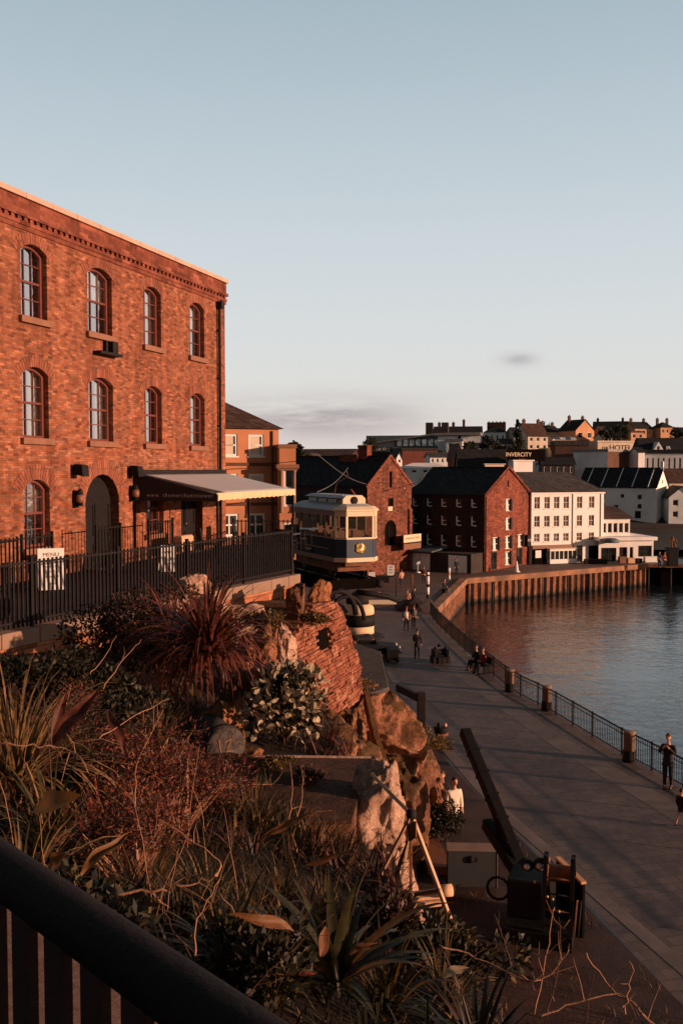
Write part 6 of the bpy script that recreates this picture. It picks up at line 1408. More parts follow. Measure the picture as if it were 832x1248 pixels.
# low undergrowth nobody could count
L['shade'] = leafmat('shaded green blade', (.010, .009, .004), (.045, .032, .011), .5, .15)
b = MB(); rnd = random.Random(77); mats = [L['dkgreen'], L['shade'], L['brown'], L['red'], L['tan'], L['moss']]
def under(n, ylo, yhi, pw):
    for i in range(n):
        y_ = ylo + (yhi - ylo) * rnd.random() ** pw; lo, hi = -.42 * y_ - .6, min(interp(y_, EDGE) + (.35 if y_ < 6 else -.05), .5 * y_)
        if y_ < 3: lo = max(lo, -y_ * .9)
        x = rnd.uniform(lo, hi)
        if y_ + x < .95 or (8.3 < y_ < 11.3 and -1.35 < x < .5): continue
        z = ground_z(x, y_); k = noise.noise(V((x * 1.1, y_ * 1.1, 7))); k2 = noise.noise(V((x * .6, y_ * .6, 21)))
        b.cur = (0 if k < -.12 else 1 if k < .12 else 2 if k2 < .1 else 3) if rnd.random() < .93 else 4
        if y_ > 13: b.cur = rnd.choice((5, 1, 2))
        s_ = interp(y_, [(1, .09), (4, .15), (9, .22), (12.5, .2), (13.5, .1), (20, .1)]) * rnd.uniform(.5, 1.5) * (1.15 + k)
        blade(b, (x, y_, z - .02), rnd.random() * 6.28, s_, s_ * rnd.uniform(.04, .12), rnd.uniform(.3, 1.45), rnd.uniform(.5, 2), 4)
under(15000, 1.2, 13.5, .8); under(3500, 13, 20, 1)
o = b.build('undergrowth', mats); tag(o, 'tangled low grass and stems covering the garden slope', 'undergrowth', kind='stuff')
# ---------------------------------------------------------------- people
SK = dict(skin=mat('skin', (.5, .25, .16), .6, .1, 8, 0), black=mat('black cloth', (.014, .013, .014), .9, .3, 10, .1, 60), navy=mat('navy cloth', (.02, .024, .035), .9, .3, 10, .1, 60),
          white=mat('white coat cloth', (.75, .62, .5), .9, .08, 6, .15, 30), pink=mat('pink jacket cloth', (.6, .3, .22), .9, .12, 6, .1, 30), grey=mat('grey cloth', (.12, .11, .11), .9, .2, 8, .1, 40), brown=mat('brown cloth', (.1, .05, .03), .9, .2, 8, .1, 40),
          red=mat('dull red cloth', (.25, .04, .03), .9, .2, 8, .1, 40), hair_dark=mat('dark hair', (.018, .012, .009), .7, .3, 30, .2, 90), hair_brown=mat('brown hair', (.09, .045, .022), .7, .3, 30, .2, 90), eye=mat('eye', (.01, .008, .007), .3, 0, 1, 0))
def skinmesh(name, verts, edges, radii, sub=2, root=0):
    me = bpy.data.meshes.new(name); me.from_pydata([tuple(v) for v in verts], edges, []); o = bpy.data.objects.new(name, me); C.objects.link(o)
    m = o.modifiers.new('Skin', 'SKIN'); m.use_smooth_shade = True
    for i, r in enumerate(radii):
        d = me.skin_vertices[0].data[i]; d.radius = r if isinstance(r, tuple) else (r, r); d.use_root = (i == root)
    s = o.modifiers.new('Sub', 'SUBSURF'); s.levels = sub; s.render_levels = sub
    dg = bpy.context.evaluated_depsgraph_get(); dg.update(); out = bpy.data.meshes.new_from_object(o.evaluated_get(dg)); bpy.data.objects.remove(o); return out
def to_obj(me, name, m, parent):
    me.materials.clear(); me.materials.append(m)
    for p in me.polygons: p.use_smooth = True
    o = bpy.data.objects.new(name, me); C.objects.link(o); o.parent = parent; return o
def person(label, loc, rz, h=1.72, top='black', legs='black', hair='hair_dark', coat=.0, pose='stand', arms=('down', 'down'), bag=None, detail=False, bare=False, longhair=False):
    r = thing('person', label, 'person', tuple(loc), rz); k = h / 1.75
    hip = .93; sit = pose == 'sit'
    if sit: hip = .48
    vs, ed, ra = [], [], []
    def add(p, rad_, par=None):
        vs.append(V(p) * k); ra.append((rad_[0] * k, rad_[1] * k) if isinstance(rad_, tuple) else rad_ * k)
        if par is not None: ed.append((par, len(vs) - 1))
        return len(vs) - 1
    pel = add((0, 0, hip + .03), (.15, .11)); wai = add((0, .01, hip + .2), (.125, .09), pel); che = add((0, 0, hip + .4), (.155, .105), wai); nb = add((0, .01, hip + .55), (.07, .065), che); nk = add((0, 0, hip + .62), .052, nb); hd0 = add((0, -.01, hip + .68), .06, nk)
    st = {'stand': (.02, -.02), 'walk': (.2, -.2), 'sit': (0, 0)}[pose]; feet = []; kn = []; armj = []
    for s_, f in ((-1, st[0]), (1, st[1])):
        hp = add((s_ * .09, 0, hip - .03), .088, pel)
        if sit: kk = add((s_ * .12, -.42, hip + .02), .062, hp); an = add((s_ * .12, -.44, .09), .042, kk)
        else: kk = add((s_ * .095, -f * .55 - .02, .5), .06, hp); an = add((s_ * .1, -f + (.03 if f < 0 else 0), .09 + (.06 if f < 0 and pose == 'walk' else 0)), .04, kk)
        to = add(vs[an] / k + V((s_ * .015, -.17, -.05)), (.042, .03), an); feet.append(an); kn.append(kk)
    for s_, a in ((-1, arms[0]), (1, arms[1])):
        sh = add((s_ * .185, .01, hip + .49), .06, che)
        el, wr = {'down': (V((s_ * .24, .03, hip + .21)), V((s_ * .23, -.06, hip - .03))), 'front': (V((s_ * .25, 0, hip + .2)), V((s_ * .1, -.25, hip + .2))), 'up': (V((s_ * .26, -.1, hip + .27)), V((s_ * .08, -.27, hip + .5))), 'back': (V((s_ * .25, .1, hip + .23)), V((s_ * .22, .17, hip))), 'fwd': (V((s_ * .23, -.08, hip + .22)), V((s_ * .21, -.22, hip + .04)))}[a]
        e_ = add(el, .043, sh); w_ = add(wr, .03, e_); d = (wr - el).normalized(); pm = add(wr + d * .07, (.036, .02), w_); sd = d.cross(V((0, 1, 0.01))).normalized(); up = d.cross(sd)
        for q in (-1.5, -.5, .5, 1.5):
            f1 = add(wr + d * .11 + sd * q * .018, .009, pm); add(wr + d * (.155 - abs(q) * .01) + sd * q * .02 + up * .02, .0075, f1)
        th = add(wr + d * .06 + sd * -.04 + up * .01, .011, w_); add(wr + d * .1 + sd * -.055 + up * .02, .009, th); armj.append((sh, e_, w_))
    me = skinmesh('body', vs, ed, ra)
    bm = bmesh.new(); bm.from_mesh(me); hc = V((0, -.015, hip + .79)) * k
    tmp = bmesh.new(); bmesh.ops.create_icosphere(tmp, subdivisions=3, radius=1)
    for v in tmp.verts:
        n = v.co; p = V((n.x * .078, n.y * .097, n.z * .122)); z = n.z
        if z < -.2: p.x *= 1 - .25 * (-z - .2); p.y -= .012 * (-z)
        if n.y < -.8 and abs(n.x) < .25 and -.45 < z < .1: p.y -= .022 * (1 - abs(n.x) / .25)
        if n.y < -.6 and .05 < z < .22 and .2 < abs(n.x) < .6: p.y += .008
        if abs(n.x) > .92 and abs(z) < .3: p.x *= 1.12
        v.co = hc + p * k
    tm = bpy.data.meshes.new('t'); tmp.to_mesh(tm); tmp.free(); bm.from_mesh(tm); bpy.data.meshes.remove(tm); bm.to_mesh(me); bm.free()
    body = to_obj(me, 'body', SK['skin'], r)
    bm = bmesh.new(); bmesh.ops.create_icosphere(bm, subdivisions=3, radius=1)
    bmesh.ops.delete(bm, geom=[v for v in bm.verts if (v.co.z < .12 and v.co.y < .1) or v.co.z < (-.35 if not longhair else -.9) or (v.co.y < -.75 and v.co.z < .45)], context='VERTS')
    for v in bm.verts: v.co = hc + V((v.co.x * .088, v.co.y * .106 + .006, v.co.z * (.13 if v.co.z > 0 else (.13 if not longhair else .26)) + .006)) * k
    me = bpy.data.meshes.new('hair'); bm.to_mesh(me); bm.free(); hr = to_obj(me, 'hair', SK[hair], r); so_ = hr.modifiers.new('Solid', 'SOLIDIFY'); so_.thickness = .012 * k; so_.offset = 0
    if detail:
        for s_ in (-1, 1):
            b = MB(); b.lathe([(0, -.008), (.011, 0), (0, .008)], hc + V((s_ * .03, -.09, .015)) * k, 8); b.build('eye', SK['eye'], r)
        b = MB(); b.box(*(hc + V((-.025, -.1, -.062)) * k), *(hc + V((.025, -.088, -.054)) * k)); b.build('mouth', SK['red'], r)
    # clothes: the same skeleton, a little fuller
    tv, te, tr_ = [], [], []
    def ta(p, rad_, par=None):
        tv.append(V(p) * k); tr_.append((rad_[0] * k, rad_[1] * k) if isinstance(rad_, tuple) else rad_ * k)
        if par is not None: te.append((par, len(tv) - 1))
        return len(tv) - 1
    c0 = ta((0, 0, hip + .02), (.175, .135)); c1 = ta((0, .01, hip + .2), (.155, .12), c0); c2 = ta((0, 0, hip + .42), (.175, .13), c1); c3 = ta((0, .005, hip + .53), (.1, .085), c2); c4 = ta((0, 0, hip + .58), .068, c3)
    if coat and not sit: ta((0, .0, hip - coat), (.19, .15), c0)
    for sh, e_, w_ in armj:
        a = ta(vs[sh] / k, .075, c2); b1 = ta(vs[e_] / k, .06, a); ta(vs[e_] / k + (vs[w_] - vs[e_]) / k * .95, .045, b1)
    to_obj(skinmesh('coat', tv, te, tr_), 'coat' if coat else 'jacket', SK[top], r)
    if not bare:
        tv, te, tr_ = [], [], []
        c0 = ta((0, 0, hip + .06), (.15, .12)); c1 = ta((0, 0, hip - .02), (.155, .125), c0)
        for i in (0, 1):
            s_ = (-1, 1)[i]; q = ta((s_ * .09, -.02 if sit else 0, hip - .08 + (.06 if sit else 0)), .1, c1); kk = ta(vs[kn[i]] / k, .075, q); ta(vs[feet[i]] / k, .055, kk)
        to_obj(skinmesh('trousers', tv, te, tr_), 'trousers', SK[legs], r)
    for i in (0, 1):
        p = vs[feet[i]]; b = MB(); b.lathe([(0, -.09), (.05, -.085), (.058, -.05), (.05, 0), (0, .02)], (0, 0, 0), 10); b.v = [V((v.x * k, (v.y * 2.0 - .06) * k, v.z * k)) + p for v in b.v]; b.build('shoe', SK['black'], r)
    if bag:
        b = MB(); b.lathe([(.0, -.22), (.13, -.2), (.17, -.05), (.15, .14), (.08, .22), (0, .24)], V((0, .2, hip + .3)) * k, 14); b.v = [V((v.x, (v.y - .2 * k) * .65 + .2 * k, v.z)) for v in b.v]; o = b.build('backpack', SK[bag], r)
    return r
def fy(px, py, z=0): return G(px, py, z)
person('person in a long dark coat walking alone on the promenade', fy(508, 803), rad(170), 1.68, 'black', 'black', 'hair_dark', .22, 'walk', ('down', 'fwd'))
person('person with a round cream backpack walking behind the dark coated walker', fy(495, 769), rad(165), 1.6, 'brown', 'black', 'hair_brown', 0, 'walk', ('fwd', 'back'), 'white')
person('person in black walking close beside the cream backpack', fy(504, 767), rad(185), 1.66, 'black', 'black', 'hair_dark', 0, 'walk', ('back', 'fwd'), 'grey')
person('person in a pink jacket farther up the promenade', fy(496, 744), rad(160), 1.62, 'pink', 'black', 'hair_brown', 0, 'walk', ('down', 'front'))
person('person in black next to the pink jacket', fy(505, 742), rad(200), 1.7, 'black', 'black', 'hair_dark', .2, 'walk', ('front', 'down'))
person('person in a white coat standing by the round bush', fy(553, 1022), rad(20), 1.76, 'white', 'black', 'hair_dark', .28, 'stand', ('down', 'down'), None, True)
person('person in a long black coat behind the white coat', fy(538, 1013), rad(-10), 1.76, 'black', 'black', 'hair_brown', .3, 'stand', ('down', 'front'), None, True)
person('person in black at the quay railing lifting a phone to the face', fy(813, 961), rad(-35), 1.82, 'black', 'black', 'hair_brown', .1, 'stand', ('up', 'up'), None, True)
person('small person in a dark coat with bare legs at the right edge', fy(829, 1008), rad(120), 1.15, 'black', 'black', 'hair_dark', .22, 'walk', ('down', 'down'), bare=True)
person('person in black standing before the red brick gable', fy(601, 694), rad(30), 1.75, 'black', 'black', 'hair_dark', .2, 'stand')
person('person in dull red near the pier end', fy(809, 692), rad(30), 1.7, 'red', 'black', 'hair_dark', 0, 'stand', ('front', 'down'))
person('person in grey left of the dull red one near the pier end', fy(803, 692), rad(-40), 1.7, 'grey', 'black', 'hair_brown', 0, 'stand', ('down', 'front'))
person('distant walker in brown heading for the mill shop doors', fy(516, 712), rad(170), 1.7, 'brown', 'black', 'hair_brown', 0, 'walk', ('down', 'fwd'))
person('distant walker in pale top near the upright white sign', fy(489, 716), rad(200), 1.65, 'pink', 'navy', 'hair_dark', 0, 'walk', ('fwd', 'down'))
person('distant person in navy by the white shop doors', fy(556, 701), rad(20), 1.7, 'navy', 'black', 'hair_dark', .2, 'stand')
bp = fy(541, 724)
person('person in black sitting on a low bollard near the quay corner', bp, rad(60), 1.7, 'black', 'grey', 'hair_dark', 0, 'sit', ('front', 'front'))
b = MB(); b.lathe([(0, 0), (.24, 0), (.26, .05), (.2, .1), (.19, .36), (.25, .4), (.25, .44), (0, .46)], bp + V((0, .02, 0)), 14); o = b.build('bollard', M['iron_dull']); centre(o); tag(o, 'low iron bollard used as a seat near the quay corner', 'bollard')
bb = fy(584, 818); ba = math.atan2(-9, 3.0)
bn = thing('bench', 'dark bench facing the water at the bend of the railing', 'bench', tuple(bb), ba)
b = MB(); b.box(-1.0, -.22, .4, 1.0, .24, .45); b.build('seat', M['iron_dull'], bn)
b = MB(); b.box(-1.0, .22, .5, 1.0, .27, .9); b.build('backrest', M['iron_dull'], bn)
for x in (-.85, .85):
    b = MB(); b.box(x - .04, -.2, 0, x + .04, .26, .4); b.build('leg', M['black_iron'], bn)
for dx, lb, tp_ in ((-.4, 'person in black with sunlit face sitting on the bench, farther from the viewer', 'black'), (.4, 'person in dull red sitting nearer on the bench by the water', 'red')):
    p = Matrix.Translation(bb) @ Matrix.Rotation(ba, 4, 'Z') @ V((dx, 0, 0)); person(lb, p, ba + rad(10), 1.72, tp_ if tp_ == 'red' else 'black', 'black', 'hair_brown', 0, 'sit', ('front', 'front'))

# ---------------------------------------------------------------- quay railing and its stone posts
QR = curve([(14.3, 20.0), (11.75, 32), (10.75, 35.8), (9.4, 42.4), (8.4, 46.4), (7.5, 55.4), (7.0, 62), (6.72, 67), (6.6, 72.0)], 8)
qr = thing('quay_railing', 'long black iron railing along the curved quay edge', 'railing', (QR[0][0], QR[0][1], 0)); acc = 0; last = 0; nodes = [0]
for i in range(1, len(QR)):
    acc += (V(QR[i]) - V(QR[i - 1])).length
    if acc > 1.7: nodes.append(i); acc = 0
for a_, c_ in zip(nodes, nodes[1:]):
    p, q = V((*QR[a_], 0)), V((*QR[c_], 0)); d = (q - p); l = d.length; b = MB()
    b.bar(p + V((0, 0, 1.02)), q + V((0, 0, 1.02)), .05, .045); b.bar(p + V((0, 0, .12)), q + V((0, 0, .12)), .03, .03); b.bar(p + V((0, 0, .85)), q + V((0, 0, .85)), .025, .025)
    n = int(l / .14)
    for j in range(1, n): m_ = p + d * (j / n); b.bar(m_ + V((0, 0, .12)), m_ + V((0, 0, 1.0)), .02)
    b.build('railing_panel', M['black_iron'], qr, world=True)
    b = MB(); b.bar(p + V((0, 0, -.02)), p + V((0, 0, 1.08)), .06); b.build('post', M['black_iron'], qr, world=True)
for (x, y_), lb, hh_ in (((8.3, 46.1), 'stone bollard farthest along the quay railing', 1.1), ((9.32, 42.47), 'stone bollard in the middle of the quay railing', 1.14), ((10.8, 35.0), 'thick stone bollard nearest by the quay railing', 1.16)):
    t = thing('stone_bollard', lb, 'bollard', (x, y_, 0), 0, 'stone bollards at the quay railing')
    b = MB(); b.lathe([(.24, 0), (.25, .02), (.24, .42), (0, .42)], n=20); b.build('base', M['iron_dull'], t)  # dark lower part paints the shadow lying over the bollard's foot
    b = MB(); b.lathe([(0, .42), (.2, .42), (.2, hh_ - .07), (.22, hh_ - .06), (.22, hh_ - .02), (.18, hh_), (0, hh_)], n=20); b.build('shaft', M['stone_pale'], t)
def capstan(label, loc, s_=1):
    t = thing('capstan', label, 'capstan', tuple(loc)); 
    b = MB(); b.hexa([(-.55 * s_, -.55 * s_, 0), (.55 * s_, -.55 * s_, 0), (.55 * s_, .55 * s_, 0), (-.55 * s_, .55 * s_, 0), (-.45 * s_, -.45 * s_, .3 * s_), (.45 * s_, -.45 * s_, .3 * s_), (.45 * s_, .45 * s_, .3 * s_), (-.45 * s_, .45 * s_, .3 * s_)]); b.build('base', M['iron_dull'], t, bevel=.03)
    b = MB(); b.lathe([(0, .3), (.38, .3), (.3, .4), (.26, .62), (.34, .8), (.36, .9), (.2, .95), (0, .96)], n=18); b.v = [v * s_ for v in b.v]; b.build('drum', M['black_iron'], t)
    b = MB(); b.lathe([(.31, .55), (.335, .56), (.335, .66), (.31, .67)], n=18); b.v = [v * s_ for v in b.v]; b.build('painted_band', M['rust'], t)
    for k in range(3):
        a = k * 2.1; b = MB(); b.lathe([(0, 0), (.06, .0), (.08, .08), (.05, .15), (0, .16)], V((math.cos(a) * .2, math.sin(a) * .2, .94)), 8); b.v = [v * s_ for v in b.v]; b.build('knob', M['timber'] if k == 0 else M['iron_dull'], t)
capstan('stepped black capstan with a rust band at the yard edge below the barrier', fy(537, 910), .85)
c_ = fy(536, 807)
t = thing('mooring_winch', 'squat black mooring winch standing in the middle of the promenade', 'winch', tuple(c_), rad(10))
b = MB(); b.box(-.5, -.4, 0, .5, .4, .35); b.box(-.45, -.3, .35, -.3, .3, .75); b.box(.3, -.3, .35, .45, .3, .75); b.build('frame', M['iron_dull'], t, bevel=.02)
b = MB(); b.lathe([(0, -.32), (.3, -.32), (.3, -.27), (.18, -.24), (.18, .24), (.3, .27), (.3, .32), (0, .32)], (0, 0, .6), 16, 'x'); b.build('drum', M['black_iron'], t)
b = MB(); b.lathe([(0, 0), (.1, 0), (.12, .1), (0, .2)], (-.05, 0, .88), 10); b.build('cap', M['black_iron'], t)
# round buoy like kiosk beneath the tram
kp = fy(437, 788); t = thing('banded_kiosk', 'round kiosk with cream and black bands under the tram', 'kiosk', tuple(kp))
for nm, z0, z1, r0, r1, m_ in (('base', 0, .62, .95, .85, 'wood_trim'), ('brim', .62, .86, 1.6, 1.15, 'black_iron'), ('lower_band', .86, 1.35, .95, .95, 'canvas_cream'), ('dark_band', 1.35, 2.05, 1.0, .98, 'black_iron'), ('upper_band', 2.05, 2.7, .95, .85, 'canvas_cream'), ('cap_cone', 2.7, 3.5, .8, .15, 'iron_dull')):
    b = MB(); b.lathe([(0, z0), (r0, z0), (r0 * .98, (z0 + z1) / 2), (r1, z1 - .002), (0, z1 - .002)], n=20); b.build(nm, M[m_], t)
b = MB(); b.box(.6, -.5, 2.7, 2.3, -.3, 2.95); b.build('arm_board', M['paint_cream'], t)
b = MB(); b.prism([(-1.5, -.7, 1.6), (-1.0, -1.0, 1.2), (-.75, -.95, 1.8), (-1.2, -.8, 2.2)], (0, .1, 0)); b.build('flag', M['timber'], t)
# black car
cp = fy(452, 806); t = thing('parked_car', 'small black open topped car parked below the tram', 'car', (cp.x, cp.y + .8, 0), rad(8))
pr = [(-1.6, .35), (1.55, .35), (1.6, .62), (1.5, .78), (.75, .86), (.3, .95), (-.3, .92), (-.95, .98), (-1.5, .85), (-1.62, .6)]
b = MB(); b.prism([(x, -.68, z) for x, z in pr], (0, 1.36, 0)); b.build('body', M['tram_dark'], t, bevel=.06)
b = MB(); b.prism([(.35, -.6, .93), (.12, -.6, 1.32), (.08, -.6, 1.32), (.27, -.6, .93)], (0, 1.2, 0)); b.build('windscreen', M['pane'], t)
b = MB(); b.prism([(-1.05, -.62, .95), (-.9, -.62, 1.28), (-.1, -.62, 1.36), (.1, -.62, 1.32), (.1, -.62, 1.26), (-.85, -.62, 1.2), (-.9, -.62, .95)], (0, 1.24, 0)); b.build('folded_hood', M['canvas_dark'], t, bevel=.02)
for sx in (-1.05, 1.05):
    for sy in (-.7, .7):
        b = MB(); b.lathe([(.2, -.08), (.33, -.08), (.35, -.04), (.35, .04), (.33, .08), (.2, .08)], (sx, sy, .35), 20, 'y'); wl = b.build('wheel', M['black_iron'], t)
        b = MB(); b.lathe([(0, -.06), (.2, -.06), (.2, .06), (0, .06)], (sx, sy, .35), 16, 'y'); b.build('rim', M['metal_roof'], wl)
for sy in (-.5, .5):
    b = MB(); b.lathe([(0, 0), (.1, 0), (.12, .06), (.0, .1)], (1.56, sy, .68), 12, 'x'); b.build('headlight', M['paint_white'], t)
b = MB(); b.box(1.6, -.7, .36, 1.72, .7, .5); b.build('bumper', M['metal_roof'], t)
cp = fy(478, 806); t = thing('luggage_trolley', 'black box trolley standing at the nose of the parked car', 'trolley', tuple(cp))
b = MB(); b.box(-.35, -.3, .12, .35, .3, .75); b.build('box', M['black_iron'], t, bevel=.02)
for sx in (-.25, .25):
    b = MB(); b.lathe([(0, -.03), (.11, -.03), (.11, .03), (0, .03)], (sx, -.3, .11), 10, 'y'); b.build('wheel', M['iron_dull'], t)
# barrier at the cliff foot
bp = fy(513, 890); t = thing('steel_barrier', 'thick black steel barrier post with its rail reaching back to the cliff', 'barrier', tuple(bp))
b = MB(); b.box(-.17, -.17, 0, .17, .17, 1.62); b.build('post', M['iron_dull'], t, bevel=.02)
e = P(484, 838, 42.5) - bp; b = MB(); b.bar((-.1, 0, 1.38), (e.x, e.y, e.z), .16, .32); b.build('rail', M['iron_dull'], t)
bp = fy(482, 741); t = thing('chain_barrier', 'thin pink red frame barrier with one tall post on the promenade', 'barrier', tuple(bp))
e = fy(452, 742) - bp; b = MB(); b.bar((0, 0, 0), (0, 0, 2.3), .06); b.build('post', M['iron_dull'], t)
b = MB(); b.bar((.0, 0, .25), (e.x, e.y, .06), .09); b.bar((0, 0, .25), (.12, 0, .6), .08); b.build('rail', M['render_peach'], t)
b = MB(); b.bar((-1.2, 0, .1), (-1.2, 0, 1.25), .04); b.bar((-1.2, 0, 1.25), (e.x, e.y, 1.3), .05); b.build('frame', M['wood_trim'], t)
# poles and boards near the mill
def pole(label, px, py, hpx, segs, w=.16):
    p = fy(px, py); h_ = hpx / FPX * p.y; t = thing('marker_pole', label, 'pole', tuple(p)); z = 0
    for f_, m_ in segs:
        b = MB(); b.tube([(0, 0, z * h_), (0, 0, (z + f_) * h_ - .002)], w / 2, 8); b.build('pole_section', M[m_], t); z += f_
pole('tall black and white striped pole left of the quay corner', 521, 732, 35, ((.22, 'iron_dull'), (.26, 'paint_white'), (.1, 'iron_dull'), (.28, 'paint_white'), (.05, 'iron_dull'), (.09, 'paint_white')), .26)
pole('short pink and white pole before the white shop doors', 547, 706, 14, ((.35, 'paint_white'), (.25, 'render_peach'), (.4, 'paint_white')), .24)
pole('thin rusty post between the walkers and the shop', 502, 716, 17, ((1, 'rust'),), .14)
p = fy(476, 703); t = thing('upright_sign', 'upright white sign with dark lettering under the tram nose', 'sign', tuple(p)); b = MB(); b.box(-.35, -.04, .15, .35, .04, 1.2); s_ = b.build('board', M['sign_white'], t); b = MB(); b.box(-.3, -.1, 0, .3, .1, .15); b.build('foot', M['iron_dull'], t)
for i, tx in enumerate(('BAR', 'FISH', 'ALES')): text_obj(tx, .22, M['ink'], s_, (0, -.045, 1.0 - i * .28), (PI / 2, 0, 0), 'lettering', .002)
p = fy(453, 706); b = MB(); b.box(-.32, -.05, 0, .32, .05, .72); b.box(-.05, .05, 0, .05, .3, .3); o = b.build('notice_board', M['sign_white']); o.location = p; tag(o, 'small blank white board just below the tram front', 'sign')
p = fy(509, 698); b = MB(); b.box(-.03, -.03, 0, .03, .03, .9); b.prism([(-.2, -.02, .9), (.2, -.02, .9), (.25, -.02, 1.25), (-.05, -.02, 1.15)], (0, .04, 0)); b.lathe([(0, 0), (.3, 0), (.25, .1), (0, .12)], n=10); o = b.build('flag_sign', M['paint_white']); o.location = p; tag(o, 'little white flag sign on a stand by the dark shop front', 'sign')
p = fy(629, 697); b = MB(); b.lathe([(0, 0), (.38, 0), (.36, .06), (.24, .08), (.08, 1.15), (0, 1.16)], n=14); o = b.build('traffic_cone', M['paint_white']); o.location = p; tag(o, 'white cone standing on the quay before the red gable', 'cone')
p = fy(466, 716); t = thing('dark_cart', 'small dark hand cart near the upright sign', 'cart', tuple(p)); b = MB(); b.box(-.6, -.4, .5, .6, .4, 1.05); b.build('box', M['black_iron'], t, bevel=.03); b = MB(); b.lathe([(0, -.05), (.4, -.05), (.4, .05), (0, .05)], (-.3, -.45, .42), 14, 'y'); b.build('wheel', M['iron_dull'], t); b = MB(); b.bar((.6, 0, .9), (1.3, 0, 1.3), .06); b.build('handle', M['iron_dull'], t)
p = fy(520, 748); bm = bmesh.new(); bmesh.ops.create_icosphere(bm, subdivisions=3, radius=1)
for v in bm.verts: n = v.co.copy(); v.co = V((n.x * 1.7, n.y * 1.5, max(0, n.z) * .95 * (1 + .2 * noise.noise(n * 2.3)))) * (1 + .12 * noise.noise(n * 3))
me = bpy.data.meshes.new('tarpaulin'); bm.to_mesh(me); bm.free(); me.materials.append(M['canvas_dark']); o = bpy.data.objects.new('tarpaulin', me); C.objects.link(o); o.location = p + V((-.6, 2.0, 0)); tag(o, 'dark tarpaulin covered heap beside the quay railing end', 'tarpaulin')
# statue at the pier
p = fy(818, 690); t = thing('statue', 'dark statue of a seated figure on a black pillar at the pier', 'statue', tuple(p)); b = MB(); b.box(-.55, -.55, 0, .55, .55, 2.0); b.box(-.65, -.65, 2.0, .65, .65, 2.15); b.build('pillar', M['black_iron'], t, bevel=.03)
vs = [(0, 0, 2.5), (0, 0, 2.9), (0, -.05, 3.15), (0, -.1, 3.45), (.2, -.35, 2.5), (.2, -.45, 2.15), (-.2, -.35, 2.5), (-.2, -.45, 2.15), (.35, -.05, 3.0), (.4, -.3, 2.7), (-.35, -.05, 3.0), (-.4, -.3, 2.7)]
me = skinmesh('fig', vs, [(0, 1), (1, 2), (2, 3), (0, 4), (4, 5), (0, 6), (6, 7), (1, 8), (8, 9), (1, 10), (10, 11)], [.24, .24, .12, .16, .13, .1, .13, .1, .1, .08, .1, .08]); to_obj(me, 'seated_figure', M['rust'], t)

# ---------------------------------------------------------------- yard below the cliff: bush, ramp, cabinet
bp = fy(537, 1035); shrub('round_bush', 'clipped dark round bush at the feet of the two walkers', bp + V((0, 0, .12)), .78, 1.05, 2600, .1, 'dkgreen', 'shrub', 61, 12)
cb = fy(575, 1087); t = thing('grey_cabinet', 'dark grey steel cabinet with a bright rim in the yard', 'cabinet', (cb.x, cb.y, .12), rad(-3))
b = MB(); b.box(-.64, 0, 0, .64, .5, .96); b.build('body', M['steel_grey'], t, bevel=.015)
b = MB(); b.box(-.65, -.012, .962, .65, .51, .975); b.box(.642, -.012, 0, .655, .0, .96); b.build('rim', M['stone_pale'], t)
b = MB(); b.lathe([(0, 0), (.09, 0), (.1, .03), (0, .04)], (-.03, -.04, .74), 14, 'y'); b.box(.03, -.04, .68, .12, 0, .8); b.build('lock_plate', M['black_iron'], t)
rp0, rp1 = fy(505, 1010), fy(537, 1072); b = MB(); b.prism([rp0 + V((-.25, 0, .5)), rp0 + V((.35, 0, .5)), rp1 + V((.3, 0, .35)), rp1 + V((-.35, 0, .35))], (0, 0, -.5)); o = b.build('timber_edging', M['wood_trim']); centre(o); tag(o, 'brown sleeper edging left of the grey cabinet', 'edging')
# timber tripod
tp_ = thing('timber_tripod', 'thin legged pale timber tripod hoist with a beam tied to the rock pillar', 'hoist', tuple(P(500, 1130, 7.5)))
ap = P(501, 993, 7.7)
def tb(nm, a, c_, w, h_, m='timber'): q = MB(); q.bar(a, c_, w, h_); return q.build(nm, M[m], tp_, world=True, bevel=.004)
q = MB(); q.bar(P(455, 946, 8.6), P(502, 994, 7.7), .085, .03, up=(.62, -.7, .3)); q.build('beam', M['timber'], tp_, world=True, bevel=.004)
tb('leg', ap, P(464, 1066, 7.35), .026, .026, 'wood_trim'); tb('leg', ap, P(489, 1076, 7.7), .024, .024); tb('leg', ap, P(554, 1136, 7.4), .03, .032); tb('leg', P(500, 1010, 7.8), P(501, 1150, 7.8), .025, .025, 'wood_trim')
tb('brace', P(505, 1090, 7.6), P(537, 1084, 7.5), .03, .03, 'wood_trim')
b = MB(); b.lathe([(0, -.05), (.035, -.04), (.045, 0), (.035, .04), (0, .05)], ap, 10); b.build('joint', M['iron_dull'], tp_, world=True)
b = MB(); b.mesh([P(495, 1006, 7.65), P(507, 1000, 7.6), P(507, 1020, 7.6), P(499, 1026, 7.65)], [(0, 1, 2, 3)]); o = b.build('cloth', M['rust'], tp_, world=True); solidify(o, .015)
cr_ = thing('timber_crate', 'pale planks and a sawn log resting on the legs of the tripod', 'crate', tuple(P(518, 1104, 7.6)), rad(12))
for i in range(3):
    b = MB(); b.box(-.12, -.06 + i * .05, .01 + i * .02, .12, -.015 + i * .05, .055 + i * .02); b.build('plank', M['timber'], cr_, bevel=.004)
b = MB(); b.lathe([(0, -.05), (.05, -.05), (.05, .05), (0, .05)], (.17, -.02, .12), 14, 'x'); b.build('log', M['timber'], cr_)

